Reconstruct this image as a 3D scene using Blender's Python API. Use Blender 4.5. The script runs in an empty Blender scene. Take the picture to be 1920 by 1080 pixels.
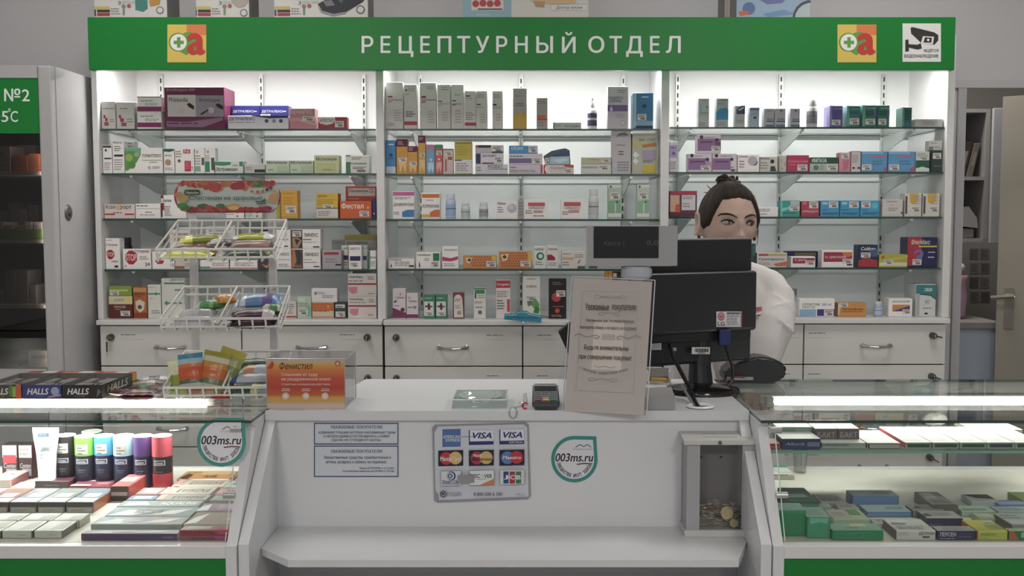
import bpy, bmesh, math, random
from mathutils import Vector, Matrix
R = random.Random(7)
C = bpy.context.scene.collection
scene = bpy.context.scene

# ---------------------------------------------------------------- camera, world, lights, exposure
FPX, VPX, CAMZ = 1900.0, 990.0, 1.5
TH = math.atan(130.0 / FPX)
cam_d = bpy.data.cameras.new('camera'); cam = bpy.data.objects.new('camera', cam_d); C.objects.link(cam)
cam.location = (0, 0, CAMZ); cam.rotation_euler = (math.pi / 2 - TH, 0, 0)
cam_d.sensor_width = 36; cam_d.lens = FPX * 36 / 1920; cam_d.shift_x = -30 / 1920
cam_d.clip_start = 0.05
scene.camera = cam
w = bpy.data.worlds.new('world'); scene.world = w; w.use_nodes = True
w.node_tree.nodes['Background'].inputs[0].default_value = (.9, .95, 1, 1)
w.node_tree.nodes['Background'].inputs[1].default_value = .25
vs = scene.view_settings
vs.view_transform = 'Standard'; vs.look = 'None'; vs.exposure = 0.0; vs.gamma = 1; vs.use_curve_mapping = False
scene.cycles.transparent_max_bounces = 24
scene.cycles.max_bounces = 7

def area(name, loc, sx, sy, power, rot=(0, 0, 0), col=(1, 1, 1), spread=math.pi):
    d = bpy.data.lights.new(name, 'AREA'); d.shape = 'RECTANGLE'; d.size = sx; d.size_y = sy
    d.energy = power; d.color = col; d.spread = spread
    o = bpy.data.objects.new(name, d); C.objects.link(o); o.location = loc; o.rotation_euler = rot
    return o
CEIL = 2.9
LAMPS = [(-1.1, -1.5), (1.1, -1.5), (-1.1, 2.5), (1.1, 2.5)]
for lx, ly in LAMPS:
    area('ceiling_lamp_light', (lx, ly, CEIL - .075), .55, .55, 42 if ly < 1 else 10, col=(1, .97, .93))
area('back_room_fill', (1.62, 4.3, 2.6), .5, .3, 13, col=(1, .95, .88))  # unseen fill, added so the back room is not too dark
for bx in (-.955, -.03, .885):                       # the tubes behind the fascia
    area("shelf_tube_light", (bx, 3.335, 2.0), .84, .02, 4.2, rot=(math.radians(4), 0, 0), col=(1, .985, .95))
fl_ = area('fridge_fill_light', (-1.475, 3.10, 1.42), .02, 1.0, 1.1, col=(1, .93, .85)); fl_.rotation_euler = Vector((-.75, .66, 0)).to_track_quat('-Z', 'Y').to_euler()  # added strip that brightens the fridge contents; no fitting is built for it
CASE_L = area("case_tube_light_left", (-1.3, 2.26, 1.066), 1.1, .015, 5.5, col=(1, .98, .94))
CASE_R = area("case_tube_light_right", (1.12, 2.29, 1.066), 1.12, .015, 1.7, col=(1, .98, .92))

# ---------------------------------------------------------------- projection helpers (pixel of the photo -> point in the room)
CT, ST = math.cos(TH), math.sin(TH)
def P(x, y, Y):
    dx = (x - VPX) / FPX; dy = (540 - y) / FPX
    t = Y / (CT + dy * ST)
    return Vector((t * dx, Y, CAMZ + t * (dy * CT - ST)))
def PZ(x, y, z):
    dx = (x - VPX) / FPX; dy = (540 - y) / FPX
    t = (z - CAMZ) / (dy * CT - ST)
    return Vector((t * dx, t * (CT + dy * ST), z))
def ZY(y, Y): return P(VPX, y, Y).z

# ---------------------------------------------------------------- materials
def lin(h):
    h = h.lstrip('#')
    if len(h) == 3: h = ''.join(c * 2 for c in h)
    out = []
    for i in (0, 2, 4):
        c = int(h[i:i + 2], 16) / 255
        out.append(c / 12.92 if c <= .04045 else ((c + .055) / 1.055) ** 2.4)
    y = .3 * out[0] + .59 * out[1] + .11 * out[2]; k = .10      # haze put into every colour by pulling it towards grey
    return (*[c + (y - c) * k for c in out], 1)
_M = {}
def M(h, rough=.5, metal=0, spec=.4, emit=0, coat=0):
    k = (h, rough, metal, spec, emit, coat)
    if k in _M: return _M[k]
    m = bpy.data.materials.new('mat_' + h.strip('#')); m.use_nodes = True
    b = m.node_tree.nodes['Principled BSDF']
    b.inputs['Base Color'].default_value = lin(h); b.inputs['Roughness'].default_value = rough
    b.inputs['Metallic'].default_value = metal; b.inputs['Specular IOR Level'].default_value = spec
    b.inputs['Coat Weight'].default_value = coat
    if emit:
        b.inputs['Emission Color'].default_value = lin(h); b.inputs['Emission Strength'].default_value = emit
    _M[k] = m
    return m
def mat_noise(name, h1, h2, scale=6, rough=.5, spec=.4, stretch=(1, 1, 1), bump=0, metal=0):
    m = bpy.data.materials.new(name); m.use_nodes = True; nt = m.node_tree; b = nt.nodes['Principled BSDF']
    tc = nt.nodes.new('ShaderNodeTexCoord'); mp = nt.nodes.new('ShaderNodeMapping'); mp.inputs['Scale'].default_value = stretch
    n = nt.nodes.new('ShaderNodeTexNoise'); n.inputs['Scale'].default_value = scale; n.inputs['Detail'].default_value = 5
    r = nt.nodes.new('ShaderNodeMix'); r.data_type = 'RGBA'
    r.inputs[6].default_value = lin(h1); r.inputs[7].default_value = lin(h2)
    nt.links.new(tc.outputs['Object'], mp.inputs['Vector']); nt.links.new(mp.outputs[0], n.inputs['Vector'])
    nt.links.new(n.outputs['Fac'], r.inputs[0]); nt.links.new(r.outputs[2], b.inputs['Base Color'])
    b.inputs['Roughness'].default_value = rough; b.inputs['Specular IOR Level'].default_value = spec; b.inputs['Metallic'].default_value = metal
    if bump:
        bp = nt.nodes.new('ShaderNodeBump'); bp.inputs['Strength'].default_value = bump
        nt.links.new(n.outputs['Fac'], bp.inputs['Height']); nt.links.new(bp.outputs[0], b.inputs['Normal'])
    return m
def mat_glass(name, tint='#eef6f2', refl=.96, base=.04, rough=.02):
    m = bpy.data.materials.new(name); m.use_nodes = True; nt = m.node_tree; nt.nodes.remove(nt.nodes['Principled BSDF'])
    out = nt.nodes['Material Output']
    tr = nt.nodes.new('ShaderNodeBsdfTransparent'); tr.inputs[0].default_value = lin(tint)
    gl = nt.nodes.new('ShaderNodeBsdfGlossy'); gl.inputs['Roughness'].default_value = rough
    lw = nt.nodes.new('ShaderNodeLayerWeight'); lw.inputs[0].default_value = .5
    pw = nt.nodes.new('ShaderNodeMath'); pw.operation = 'POWER'; pw.inputs[1].default_value = 5
    ma = nt.nodes.new('ShaderNodeMath'); ma.operation = 'MULTIPLY_ADD'; ma.inputs[1].default_value = refl - base; ma.inputs[2].default_value = base
    mx = nt.nodes.new('ShaderNodeMixShader')
    nt.links.new(lw.outputs['Facing'], pw.inputs[0]); nt.links.new(pw.outputs[0], ma.inputs[0]); nt.links.new(ma.outputs[0], mx.inputs[0])
    nt.links.new(tr.outputs[0], mx.inputs[1]); nt.links.new(gl.outputs[0], mx.inputs[2]); nt.links.new(mx.outputs[0], out.inputs[0])
    return m
GLASS = mat_glass('clear_glass', '#f7faf8')
SHELF_GLASS = mat_glass('shelf_glass', '#f1f3f3')
ACRYL = mat_glass('clear_acrylic', '#f3f3f5', base=.06)
GLASS_EDGE = M('#27463c', .15, 0, .6)
GLASS_EDGE_L = M('#7fb8a4', .15, 0, .6)
LAM = mat_noise('white_laminate', '#d4d3d3', '#dcdbdb', 3, .32, .45, (1, 1, 12))
LAM2 = mat_noise('counter_laminate', '#cfd1d4', '#d6d8db', 4, .28, .5, (1, 1, 1))
LAM_D = mat_noise('drawer_laminate', '#d2d0cc', '#dbd9d5', 3, .35, .4, (1, 1, 10))
SEAM = M('#4a4744', .8)
BACKP = M('#e8e9e9', .5)
CHROME = M('#c8c8ca', .18, 1)
STEEL = M('#9a9a9c', .3, 1)
BLACKP = M('#1b1b1f', .38, 0, .5)
GREEN = mat_noise('fascia_green', '#00772a', '#047f30', 2, .33, .35)
WALLM = mat_noise('wall_paint', '#cbcacd', '#d1d0d3', 2, .8, .2)
TUBE = M('#fffdf4', .5, 0, .2, 9)

# ---------------------------------------------------------------- mesh builder
_TX = {}; _GL = {}
def _outline(txt):
    cu = bpy.data.curves.new('t', 'FONT'); cu.body = txt; cu.resolution_u = 3; cu.fill_mode = 'NONE'
    ob = bpy.data.objects.new('t', cu); me = ob.to_mesh()
    vs_ = [(v.co.x, v.co.y) for v in me.vertices]; es = [tuple(sorted(e.vertices)) for e in me.edges]
    ob.to_mesh_clear(); bpy.data.objects.remove(ob); bpy.data.curves.remove(cu)
    return vs_, [(a, b) if b - a == 1 else (b, a) for a, b in es]
BAR_X = max(v[0] for v in _outline('|')[0])
def glyph_geo(ch):
    """one letter filled by winding number, as flat quads, and its advance width"""
    if ch in _GL: return _GL[ch]
    adv = max(v[0] for v in _outline(ch + '|')[0]) - BAR_X
    vs_, es = _outline(ch); E = [(vs_[a], vs_[b]) for a, b in es if abs(vs_[a][1] - vs_[b][1]) > 1e-6]
    ys = {round(v[1], 5) for v in vs_}
    for i, (p, q) in enumerate(E):
        for r, s in E[i + 1:]:
            d = (q[0] - p[0]) * (s[1] - r[1]) - (q[1] - p[1]) * (s[0] - r[0])
            if abs(d) < 1e-9: continue
            t = ((r[0] - p[0]) * (s[1] - r[1]) - (r[1] - p[1]) * (s[0] - r[0])) / d; u = ((r[0] - p[0]) * (q[1] - p[1]) - (r[1] - p[1]) * (q[0] - p[0])) / d
            if 1e-4 < t < 1 - 1e-4 and 1e-4 < u < 1 - 1e-4: ys.add(round(p[1] + t * (q[1] - p[1]), 5))
    ys = sorted(ys); quads = []
    for y0, y1 in zip(ys, ys[1:]):
        if y1 - y0 < 2e-5: continue
        ym = (y0 + y1) / 2; cr = []
        for p, q in E:
            if (p[1] - ym) * (q[1] - ym) < 0:
                fx = lambda y: p[0] + (y - p[1]) / (q[1] - p[1]) * (q[0] - p[0])
                cr.append((fx(ym), fx(y0), fx(y1), 1 if q[1] > p[1] else -1))
        cr.sort(); wn = 0
        for k, c in enumerate(cr):
            if wn == 0: st = c
            wn += c[3]
            if wn == 0: quads.append(((st[1], y0), (c[1], y0), (c[2], y1), (st[2], y1)))
    _GL[ch] = (quads, adv); return _GL[ch]
def text_geo(s, shear=0, bold=0):
    k = (s, shear, bold)
    if k in _TX: return _TX[k]
    vs_ = []; fs = []; x = 0
    for ch in s:
        quads, adv = glyph_geo(ch) if ch != ' ' else ((), .26)
        for q in quads:
            b = len(vs_); vs_ += [(px_ + x + shear * py_, py_, 0) for px_, py_ in q]; fs.append((b, b + 1, b + 2, b + 3))
        x += adv
    if bold and vs_:      # a heavier cut of the same letters, in thin overlapping layers
        base = list(vs_); bf = list(fs); n_ = len(base)
        for ly, (ox, oy) in enumerate(((bold, 0), (-bold, 0), (0, bold * .7), (0, -bold * .7))):
            k_ = len(vs_); vs_ += [(a + ox, b + oy, (ly + 1) * 2e-5) for a, b, c in base]; fs += [tuple(i + k_ for i in f) for f in bf]
    if not vs_: vs_, fs = [(0, 0, 0), (1, 0, 0), (1, 1, 0)], [(0, 1, 2)]
    x0 = min(p[0] for p in vs_); x1 = max(p[0] for p in vs_); y0 = min(p[1] for p in vs_); y1 = max(p[1] for p in vs_)
    vs_ = [((a - x0) / max(x1 - x0, 1e-6), (b - y0) / max(y1 - y0, 1e-6), c) for a, b, c in vs_]
    _TX[k] = (vs_, fs)
    return _TX[k]

class G:
    def __init__(s): s.v = []; s.f = []; s.m = []; s.mats = []
    def mi(s, m):
        if isinstance(m, str): m = M(m)
        if m not in s.mats: s.mats.append(m)
        return s.mats.index(m)
    def face(s, pts, m):
        b = len(s.v); s.v += [Vector(p) for p in pts]; s.f.append(tuple(range(b, b + len(pts)))); s.m.append(s.mi(m)); return s
    def mesh(s, vs, fs, m):
        b = len(s.v); s.v += [Vector(p) for p in vs]; k = s.mi(m)
        for f in fs: s.f.append(tuple(b + i for i in f)); s.m.append(k)
        return s
    def box(s, x0, x1, y0, y1, z0, z1, m, ms=None):
        # ms: dict of face -> material for 'f','k','l','r','t','b'
        vs = [(x0, y0, z0), (x1, y0, z0), (x1, y1, z0), (x0, y1, z0), (x0, y0, z1), (x1, y0, z1), (x1, y1, z1), (x0, y1, z1)]
        b = len(s.v); s.v += [Vector(p) for p in vs]
        for key, f in (('b', (3, 2, 1, 0)), ('t', (4, 5, 6, 7)), ('f', (0, 1, 5, 4)), ('r', (1, 2, 6, 5)), ('k', (2, 3, 7, 6)), ('l', (3, 0, 4, 7))):
            s.f.append(tuple(b + i for i in f)); s.m.append(s.mi((ms or {}).get(key, m)))
        return s
    def rbox(s, x0, x1, y0, y1, z0, z1, m, r=.003, seg=2):
        bm = bmesh.new(); bmesh.ops.create_cube(bm, size=1)
        for v in bm.verts: v.co = Vector(((x0 + x1) / 2 + v.co.x * (x1 - x0), (y0 + y1) / 2 + v.co.y * (y1 - y0), (z0 + z1) / 2 + v.co.z * (z1 - z0)))
        r = min(r, .45 * min(x1 - x0, y1 - y0, z1 - z0))
        bmesh.ops.bevel(bm, geom=bm.edges[:], offset=r, segments=seg, profile=.5, affect='EDGES')
        bm.verts.index_update()
        s.mesh([v.co.copy() for v in bm.verts], [[v.index for v in f.verts] for f in bm.faces], m); bm.free(); return s
    def ext(s, poly, axis, a0, a1, m, side=None):
        # polygon in the plane normal to axis, extruded a0..a1
        def mk(p, a): return {'x': (a, p[0], p[1]), 'y': (p[0], a, p[1]), 'z': (p[0], p[1], a)}[axis]
        n = len(poly); A = [mk(p, a0) for p in poly]; B = [mk(p, a1) for p in poly]
        s.mesh(A + B, [tuple(range(n - 1, -1, -1)), tuple(range(n, 2 * n))], m)
        s.mesh(A + B, [(i, (i + 1) % n, n + (i + 1) % n, n + i) for i in range(n)], side or m); return s
    def tube(s, pts, r, m, n=6, closed=False):
        pts = [Vector(p) for p in pts]; N = len(pts); rings = []
        rr = r if isinstance(r, (list, tuple)) else [r] * N
        up0 = None
        for i, p in enumerate(pts):
            if closed: d = pts[(i + 1) % N] - pts[i - 1]
            else: d = (pts[min(i + 1, N - 1)] - pts[max(i - 1, 0)])
            if d.length < 1e-9: d = Vector((0, 0, 1))
            d.normalize()
            if up0 is None: up0 = Vector((0, 0, 1)) if abs(d.z) < .9 else Vector((1, 0, 0))
            a = up0 - d * up0.dot(d)
            if a.length < 1e-4: a = d.orthogonal()
            a.normalize(); up0 = a; b = d.cross(a)
            rings.append([p + (a * math.cos(2 * math.pi * k / n) + b * math.sin(2 * math.pi * k / n)) * rr[i] for k in range(n)])
        vs = [v for r_ in rings for v in r_]; fs = []
        for i in range(N if closed else N - 1):
            j = (i + 1) % N
            for k in range(n): fs.append((i * n + k, i * n + (k + 1) % n, j * n + (k + 1) % n, j * n + k))
        if not closed: fs += [tuple(range(n - 1, -1, -1)), tuple((N - 1) * n + k for k in range(n))]
        return s.mesh(vs, fs, m)
    def lathe(s, prof, c, m, n=24, axis='z', ms=None):
        vs = []; fs = []
        def mk(r, h, a):
            ca, sa = math.cos(a) * r, math.sin(a) * r
            return {'z': (c[0] + ca, c[1] + sa, c[2] + h), 'y': (c[0] + ca, c[1] + h, c[2] + sa), 'x': (c[0] + h, c[1] + ca, c[2] + sa)}[axis]
        for r, h in prof: vs += [mk(r, h, 2 * math.pi * k / n) for k in range(n)]
        b = len(s.v); s.v += [Vector(p) for p in vs]
        for i in range(len(prof) - 1):
            k_ = s.mi(ms[i] if ms else m)
            for k in range(n): s.f.append((b + i * n + k, b + i * n + (k + 1) % n, b + (i + 1) * n + (k + 1) % n, b + (i + 1) * n + k)); s.m.append(k_)
        s.f.append(tuple(b + k for k in range(n - 1, -1, -1))); s.m.append(s.mi(ms[0] if ms else m))
        s.f.append(tuple(b + (len(prof) - 1) * n + k for k in range(n))); s.m.append(s.mi(ms[-1] if ms else m))
        return s
    # ---- print on a face: O origin corner, U full width vector, V full height vector, N outward normal
    def deco(s, O, U, V, N, items, e0=.0003):
        O, U, V, N = Vector(O), Vector(U), Vector(V), Vector(N)
        H = V.length; Wd = U.length
        for k, it in enumerate(items):
            e = e0 + min(.00012, .0012 / max(1, len(items))) * k
            def q(u, v): return O + U * u + V * v + N * e
            t = it[0]
            if t == 'r': s.face([q(it[1], it[2]), q(it[3], it[2]), q(it[3], it[4]), q(it[1], it[4])], it[5])
            elif t == 'p': s.face([q(*p) for p in it[1]], it[2])
            elif t == 'c':
                r = it[3] * H
                s.face([q(it[1] + r * math.cos(a * math.pi / 10) / Wd, it[2] + r * math.sin(a * math.pi / 10) / H) for a in range(20)], it[4])
            elif t == 'o':   # ring
                r1 = it[3] * H; r0 = it[4] * H; n = 24
                vs = [q(it[1] + r * math.cos(2 * a * math.pi / n) / Wd, it[2] + r * math.sin(2 * a * math.pi / n) / H) for r in (r0, r1) for a in range(n)]
                s.mesh(vs, [(a, n + a, n + (a + 1) % n, (a + 1) % n) for a in range(n)], it[5])
            elif t == 't':
                sh = it[7] if len(it) > 7 else 0; bo = it[8] if len(it) > 8 else .012
                vs, fs = text_geo(it[1], sh, bo)
                s.mesh([q(it[2] + (it[4] - it[2]) * a, it[3] + (it[5] - it[3]) * b) + N * c for a, b, c in vs], fs, it[6])
            elif t == 'l':
                n = it[5]; rr = random.Random(n * 7 + int(it[1] * 97) + int(it[2] * 89))
                for i in range(n):
                    hh = (it[4] - it[2]) / n; v0 = it[4] - hh * (i + .75); v1 = v0 + hh * .42
                    u = it[1]; w_ = it[3] - it[1]; end = it[1] + w_ * (.7 + .3 * rr.random())
                    while u < end:
                        u2 = min(end, u + w_ * (.14 + .2 * rr.random()))
                        s.face([q(u, v0), q(u2, v0), q(u2, v1), q(u, v1)], it[6]); u = u2 + w_ * .045
            elif t == 'k':   # a drawn line
                pts = [q(*p) for p in it[1]]; wd = it[2] / 2
                for p0, p1 in zip(pts, pts[1:]):
                    dd = (p1 - p0); 
                    if dd.length < 1e-7: continue
                    nn = dd.cross(N).normalized() * wd
                    s.face([p0 - nn, p1 - nn, p1 + nn, p0 + nn], it[3])
            elif t == 's':
                u0, v0, u1, v1 = it[1:5]; s.face([q(u0, v0), q(u1, v0), q(u1, v1), q(u0, v1)], '#d3cfcb')
                O2 = N * .0001
                for fv, fa, fb, th in ((.78, .1, .9, .06), (.58, .1, .75, .06), (.28, .35, .85, .16)):
                    uu = u1 - u0; vv = v1 - v0
                    s.face([q(u0 + uu * fa, v0 + vv * (fv - th)) + O2, q(u0 + uu * fb, v0 + vv * (fv - th)) + O2, q(u0 + uu * fb, v0 + vv * (fv + th)) + O2, q(u0 + uu * fa, v0 + vv * (fv + th)) + O2], '#77706e')
        return s
    def obj(s, name, parent=None, origin=None, smooth=False, label=None, kind=None):
        if origin is None:
            xs = [v.x for v in s.v]; ys = [v.y for v in s.v]; zs = [v.z for v in s.v]
            origin = Vector(((min(xs) + max(xs)) / 2, (min(ys) + max(ys)) / 2, min(zs)))
        origin = Vector(origin)
        me = bpy.data.meshes.new(name); me.from_pydata([v - origin for v in s.v], [], s.f)
        for m in s.mats: me.materials.append(m)
        me.polygons.foreach_set('material_index', s.m)
        if smooth: me.polygons.foreach_set('use_smooth', [True] * len(s.f))
        me.update()
        o = bpy.data.objects.new(name, me); C.objects.link(o)
        o['_w'] = list(origin)
        if parent is not None:
            o.parent = parent; o.location = origin - Vector(parent['_w'])
        else: o.location = origin
        if label: o['label'] = label
        if kind: o['kind'] = kind
        return o
def tag(o, label, cat, group=None):
    o['label'] = label; o['category'] = cat
    if group: o['group'] = group
    return o
def thing(name, label, cat, loc, group=None):
    o = bpy.data.objects.new(name, None); C.objects.link(o); o.location = loc; o['_w'] = list(loc); o.empty_display_size = .05
    return tag(o, label, cat, group)
def smooth_angle(o, deg=40):
    me = o.data
    me.polygons.foreach_set('use_smooth', [True] * len(me.polygons)); me.set_sharp_from_angle(angle=math.radians(deg)); return o

PAPER_EDGE = {}
def carton(name, label, cat, group, x0, x1, y0, y1, z0, z1, col, front=(), top=(), side=None, right=(), left=(), rough=.42, parent=None):
    """a folding carton: six panels with softened edges, tuck-flap slits on the ends, print on the panels"""
    g = G(); m = M(col, rough) if isinstance(col, str) else col
    sm = (M(side, rough) if isinstance(side, str) else side) or m
    g.rbox(x0, x1, y0, y1, z0, z1, m, .0012, 1)
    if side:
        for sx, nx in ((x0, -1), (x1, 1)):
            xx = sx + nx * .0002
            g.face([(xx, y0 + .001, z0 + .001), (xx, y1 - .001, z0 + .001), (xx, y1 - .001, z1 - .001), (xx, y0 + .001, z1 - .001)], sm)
    # tuck flap seam on both ends
    seam = M('#8d8884', .8)
    for sx, nx in ((x0, -1), (x1, 1)):
        xx = sx + nx * .0004; zz = z1 - (z1 - z0) * .06
        g.face([(xx, y0 + .002, zz - .0006), (xx, y1 - .002, zz - .0006), (xx, y1 - .002, zz), (xx, y0 + .002, zz)], seam)
    if front: g.deco((x0, y0, z0), (x1 - x0, 0, 0), (0, 0, z1 - z0), (0, -1, 0), front)
    if top: g.deco((x0, y0, z1), (x1 - x0, 0, 0), (0, y1 - y0, 0), (0, 0, 1), top)
    if right: g.deco((x1, y0, z0), (0, y1 - y0, 0), (0, 0, z1 - z0), (1, 0, 0), right)
    if left: g.deco((x0, y1, z0), (0, y0 - y1, 0), (0, 0, z1 - z0), (-1, 0, 0), left)
    o = g.obj(name, parent)
    if label: tag(o, label, cat, group)
    return o
# ================================================================ THE ROOM
WY = 3.68
dl = P(1788, 400, WY).x; dt = ZY(157, WY); dr = 2.62
FLOORM = mat_noise('floor_tiles', '#8d8882', '#9a958e', 4, .35)
def struct(name, g, m=None):
    o = g.obj(name); o['kind'] = 'structure'; return o
struct('floor', G().box(-2.9, 2.9, -2.4, 5.5, -.1, 0, FLOORM))
struct('ceiling', G().box(-2.9, 2.9, -2.4, 5.5, CEIL, CEIL + .1, M('#d8d7d4', .9)))
struct('wall_left', G().box(-2.9, -2.8, -2.4, 5.5, 0, CEIL, WALLM))
struct('wall_right', G().box(2.8, 2.9, -2.4, 5.5, 0, CEIL, WALLM))
struct('wall_front', G().box(-2.8, 2.8, -2.4, -2.3, 0, CEIL, WALLM))
g = G(); g.box(-2.8, dl, WY, WY + .1, 0, CEIL, WALLM); g.box(dl, dr, WY, WY + .1, dt, CEIL, WALLM); g.box(dr, 2.8, WY, WY + .1, 0, CEIL, WALLM)
struct('wall_back', g)
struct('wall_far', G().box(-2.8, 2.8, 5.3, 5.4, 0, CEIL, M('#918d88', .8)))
g = G(); g.box(dl + .001, dl + .03, WY - .012, WY + .11, 0, dt - .016, '#b9b9bb'); g.box(dl - .02, dr + .02, WY - .014, WY - .001, dt - .016, dt + .012, '#c4c4c6'); g.box(dr - .03, dr - .001, WY - .012, WY + .11, 0, dt - .016, '#b9b9bb')
struct('trim_1', g)
# the door standing open into the back room
A = Vector((P(1876, 400, 4.25).x, 4.25)); B = Vector((2.55, 3.80)); dz1 = ZY(182, 4.25)
d = (B - A).normalized(); n = Vector((-d.y, d.x)) * .02
g = G()
g.ext([tuple(A - n), tuple(B - n), tuple(B + n), tuple(A + n)], 'z', .02, dz1, M('#a59f92', .5))
o = struct('door_1', g)
g = G(); hp = P(1880, 553, 4.2); f = Vector((-n.x, -n.y, 0)).normalized() * -1
f = Vector((n.x, n.y, 0)).normalized() * (-1 if n.y > 0 else 1)
d3 = Vector((d.x, d.y, 0))
base = Vector((A.x, A.y, 0)) + d3 * .05 + f * .02; base.z = ZY(553, 4.22)
g.tube([base, base + f * .045, base + f * .05 + d3 * .03, base + f * .05 + d3 * -.06 + Vector((0, 0, -.01))], .009, M('#b5b1a6', .3, .8), 8)
pl = base + f * .002
g.mesh([pl + d3 * a + Vector((0, 0, b)) + f * c for c in (0, .004) for a, b in ((-.018, -.14), (.018, -.14), (.018, .03), (-.018, .03))],
       [(0, 1, 2, 3), (4, 5, 6, 7), (0, 1, 5, 4), (1, 2, 6, 5), (2, 3, 7, 6), (3, 0, 4, 7)], M('#a9a59a', .3, .6))
g.obj('door_handle', o)
# ceiling light panels
for i, (lx, ly) in enumerate(LAMPS):
    where = ['left panel behind', 'right panel behind', 'left panel before', 'right panel before'][i]
    t = thing('ceiling_light', 'square white ceiling light, %s the customer position' % where, 'ceiling light', (lx, ly, CEIL - .07), 'ceiling lights')
    g = G()
    for a0, a1, b0, b1 in ((-.3, .3, -.3, -.28), (-.3, .3, .28, .3), (-.3, -.28, -.28, .28), (.28, .3, -.28, .28)): g.box(lx + a0, lx + a1, ly + b0, ly + b1, CEIL - .07, CEIL, '#dddddd')
    g.obj('frame', t)
    G().box(lx - .28, lx + .28, ly - .28, ly + .28, CEIL - .06, CEIL - .05, M('#fffaf0', .5, 0, .2, 1.5)).obj('diffuser', t)

# ================================================================ THE SHELVING UNIT
YS, YB, YC = 3.30, 3.625, 3.27
def XS(x, Y=YS, y=370): return P(x, y, Y).x
XL0, XL1, XD1, XD1b, XD2, XD2b, XR1, XR0 = [XS(v) for v in (179.5, 190, 707, 722, 1237.5, 1253, 1769, 1783)]
BAYX = {'left': (XL1, XD1), 'middle': (XD1b, XD2), 'right': (XD2b, XR1)}
SILLY = {'left': 598, 'middle': 598.5, 'right': 595}
ROWY = {'left': [241.5, 325, 410, 505.5], 'middle': [241.5, 326.5, 411, 504.5], 'right': [238, 322.5, 406.5, 502]}
SILL = {k: ZY(v, YS) for k, v in SILLY.items()}
FASY = 3.18
zf0, zf1 = ZY(131.5, FASY), ZY(32, FASY)
zroof = zf1 - .035
fx0, fx1 = P(165, 80, FASY).x, P(1791, 80, FASY).x
unit = thing('shelving_unit', 'white pharmacy wall shelving of three bays under green fascia', 'shelving unit', (0, YB, 0))
for xa, xb in ((XL0, XL1), (XR1, XR0)):
    G().rbox(xa, xb, YS - .01, YB + .03, SILL['left' if xa < 0 else 'right'], zroof, LAM, .002).obj('side_panel', unit)
for xa, xb in ((XD1, XD1b), (XD2, XD2b)):
    G().rbox(xa, xb, YS - .01, YB, SILL['middle'], zroof - .02, LAM, .002).obj('divider', unit)
G().box(XL1, XR1, YB, YB + .02, min(SILL.values()), zroof, BACKP).obj('back_panel', unit)
G().box(fx0 + .006, fx1 - .006, FASY + .0301, YB + .02, zroof, zroof + .018, LAM).obj('roof_board', unit)
CHX = {'left': (304, 491, 683), 'middle': (789, 977, 1168), 'right': (1270, 1463, 1655)}
SLOT = M('#3b3d3c', .7); CHAN = M('#c9cbc8', .35, .3)
for bay, cx in CHX.items():
    for x in cx:
        X = P(x, 250, YB - .01).x; g = G()
        g.box(X - .007, X + .007, YB - .012, YB, SILL[bay], ZY(140, YB), CHAN)
        z = SILL[bay] + .02
        while z < ZY(150, YB):
            g.box(X - .0025, X + .0025, YB - .0125, YB - .0118, z, z + .016, SLOT); z += .028
        g.obj('slotted_channel', unit)
        for y in ROWY[bay]:
            zt = ZY(y, YS) - .007; g = G()
            g.ext([(YB - .01, zt), (YS + .03, zt), (YS + .03, zt - .007), (YB - .07, zt - .052), (YB - .01, zt - .056)], 'x', X - .0015, X + .0015, M('#b4bbb6', .4, .2))
            g.box(X - .004, X + .004, YS + .02, YS + .032, zt - .006, zt + .004, CHROME)
            g.obj('bracket', unit)
# a rail across the back under the top shelf
for bay, (xa, xb) in BAYX.items():
    g = G(); z = ZY(254, YB)
    g.box(xa, xb, YB - .006, YB, z - .012, z, M('#c9ccc9', .4)); g.obj('back_rail', unit)
rows = ['top', 'second', 'third', 'fourth']
for bay, (xa, xb) in BAYX.items():
    for r, y in zip(rows, ROWY[bay]):
        z = ZY(y, YS)
        g = G(); g.box(xa + .003, xb - .003, YS, YB - .014, z - .006, z, SHELF_GLASS, {'f': GLASS_EDGE, 'k': GLASS_EDGE, 'l': GLASS_EDGE, 'r': GLASS_EDGE})
        tag(g.obj('glass_shelf'), 'green edged glass shelf, %s from the top in the %s bay' % ({'top': 'first'}.get(r, r), bay), 'glass shelf', 'glass shelves of the wall unit')
# tubes behind the fascia
for i, (bay, (xa, xb)) in enumerate(BAYX.items()):
    t = thing('tube_lamp', 'white tube lamp hidden behind the green fascia over the %s bay' % bay, 'tube lamp', ((xa + xb) / 2, 3.335, 1.99), 'tube lamps above the bays')
    G().box(xa + .02, xb - .02, 3.32, 3.35, 2.032, zroof - .001, LAM).obj('housing', t)
    G().tube([(xa + .03, 3.335, 2.019), (xb - .03, 3.335, 2.019)], .011, M('#fffdf4', .5, 0, .2, 6), 10).obj('tube', t)

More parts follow.
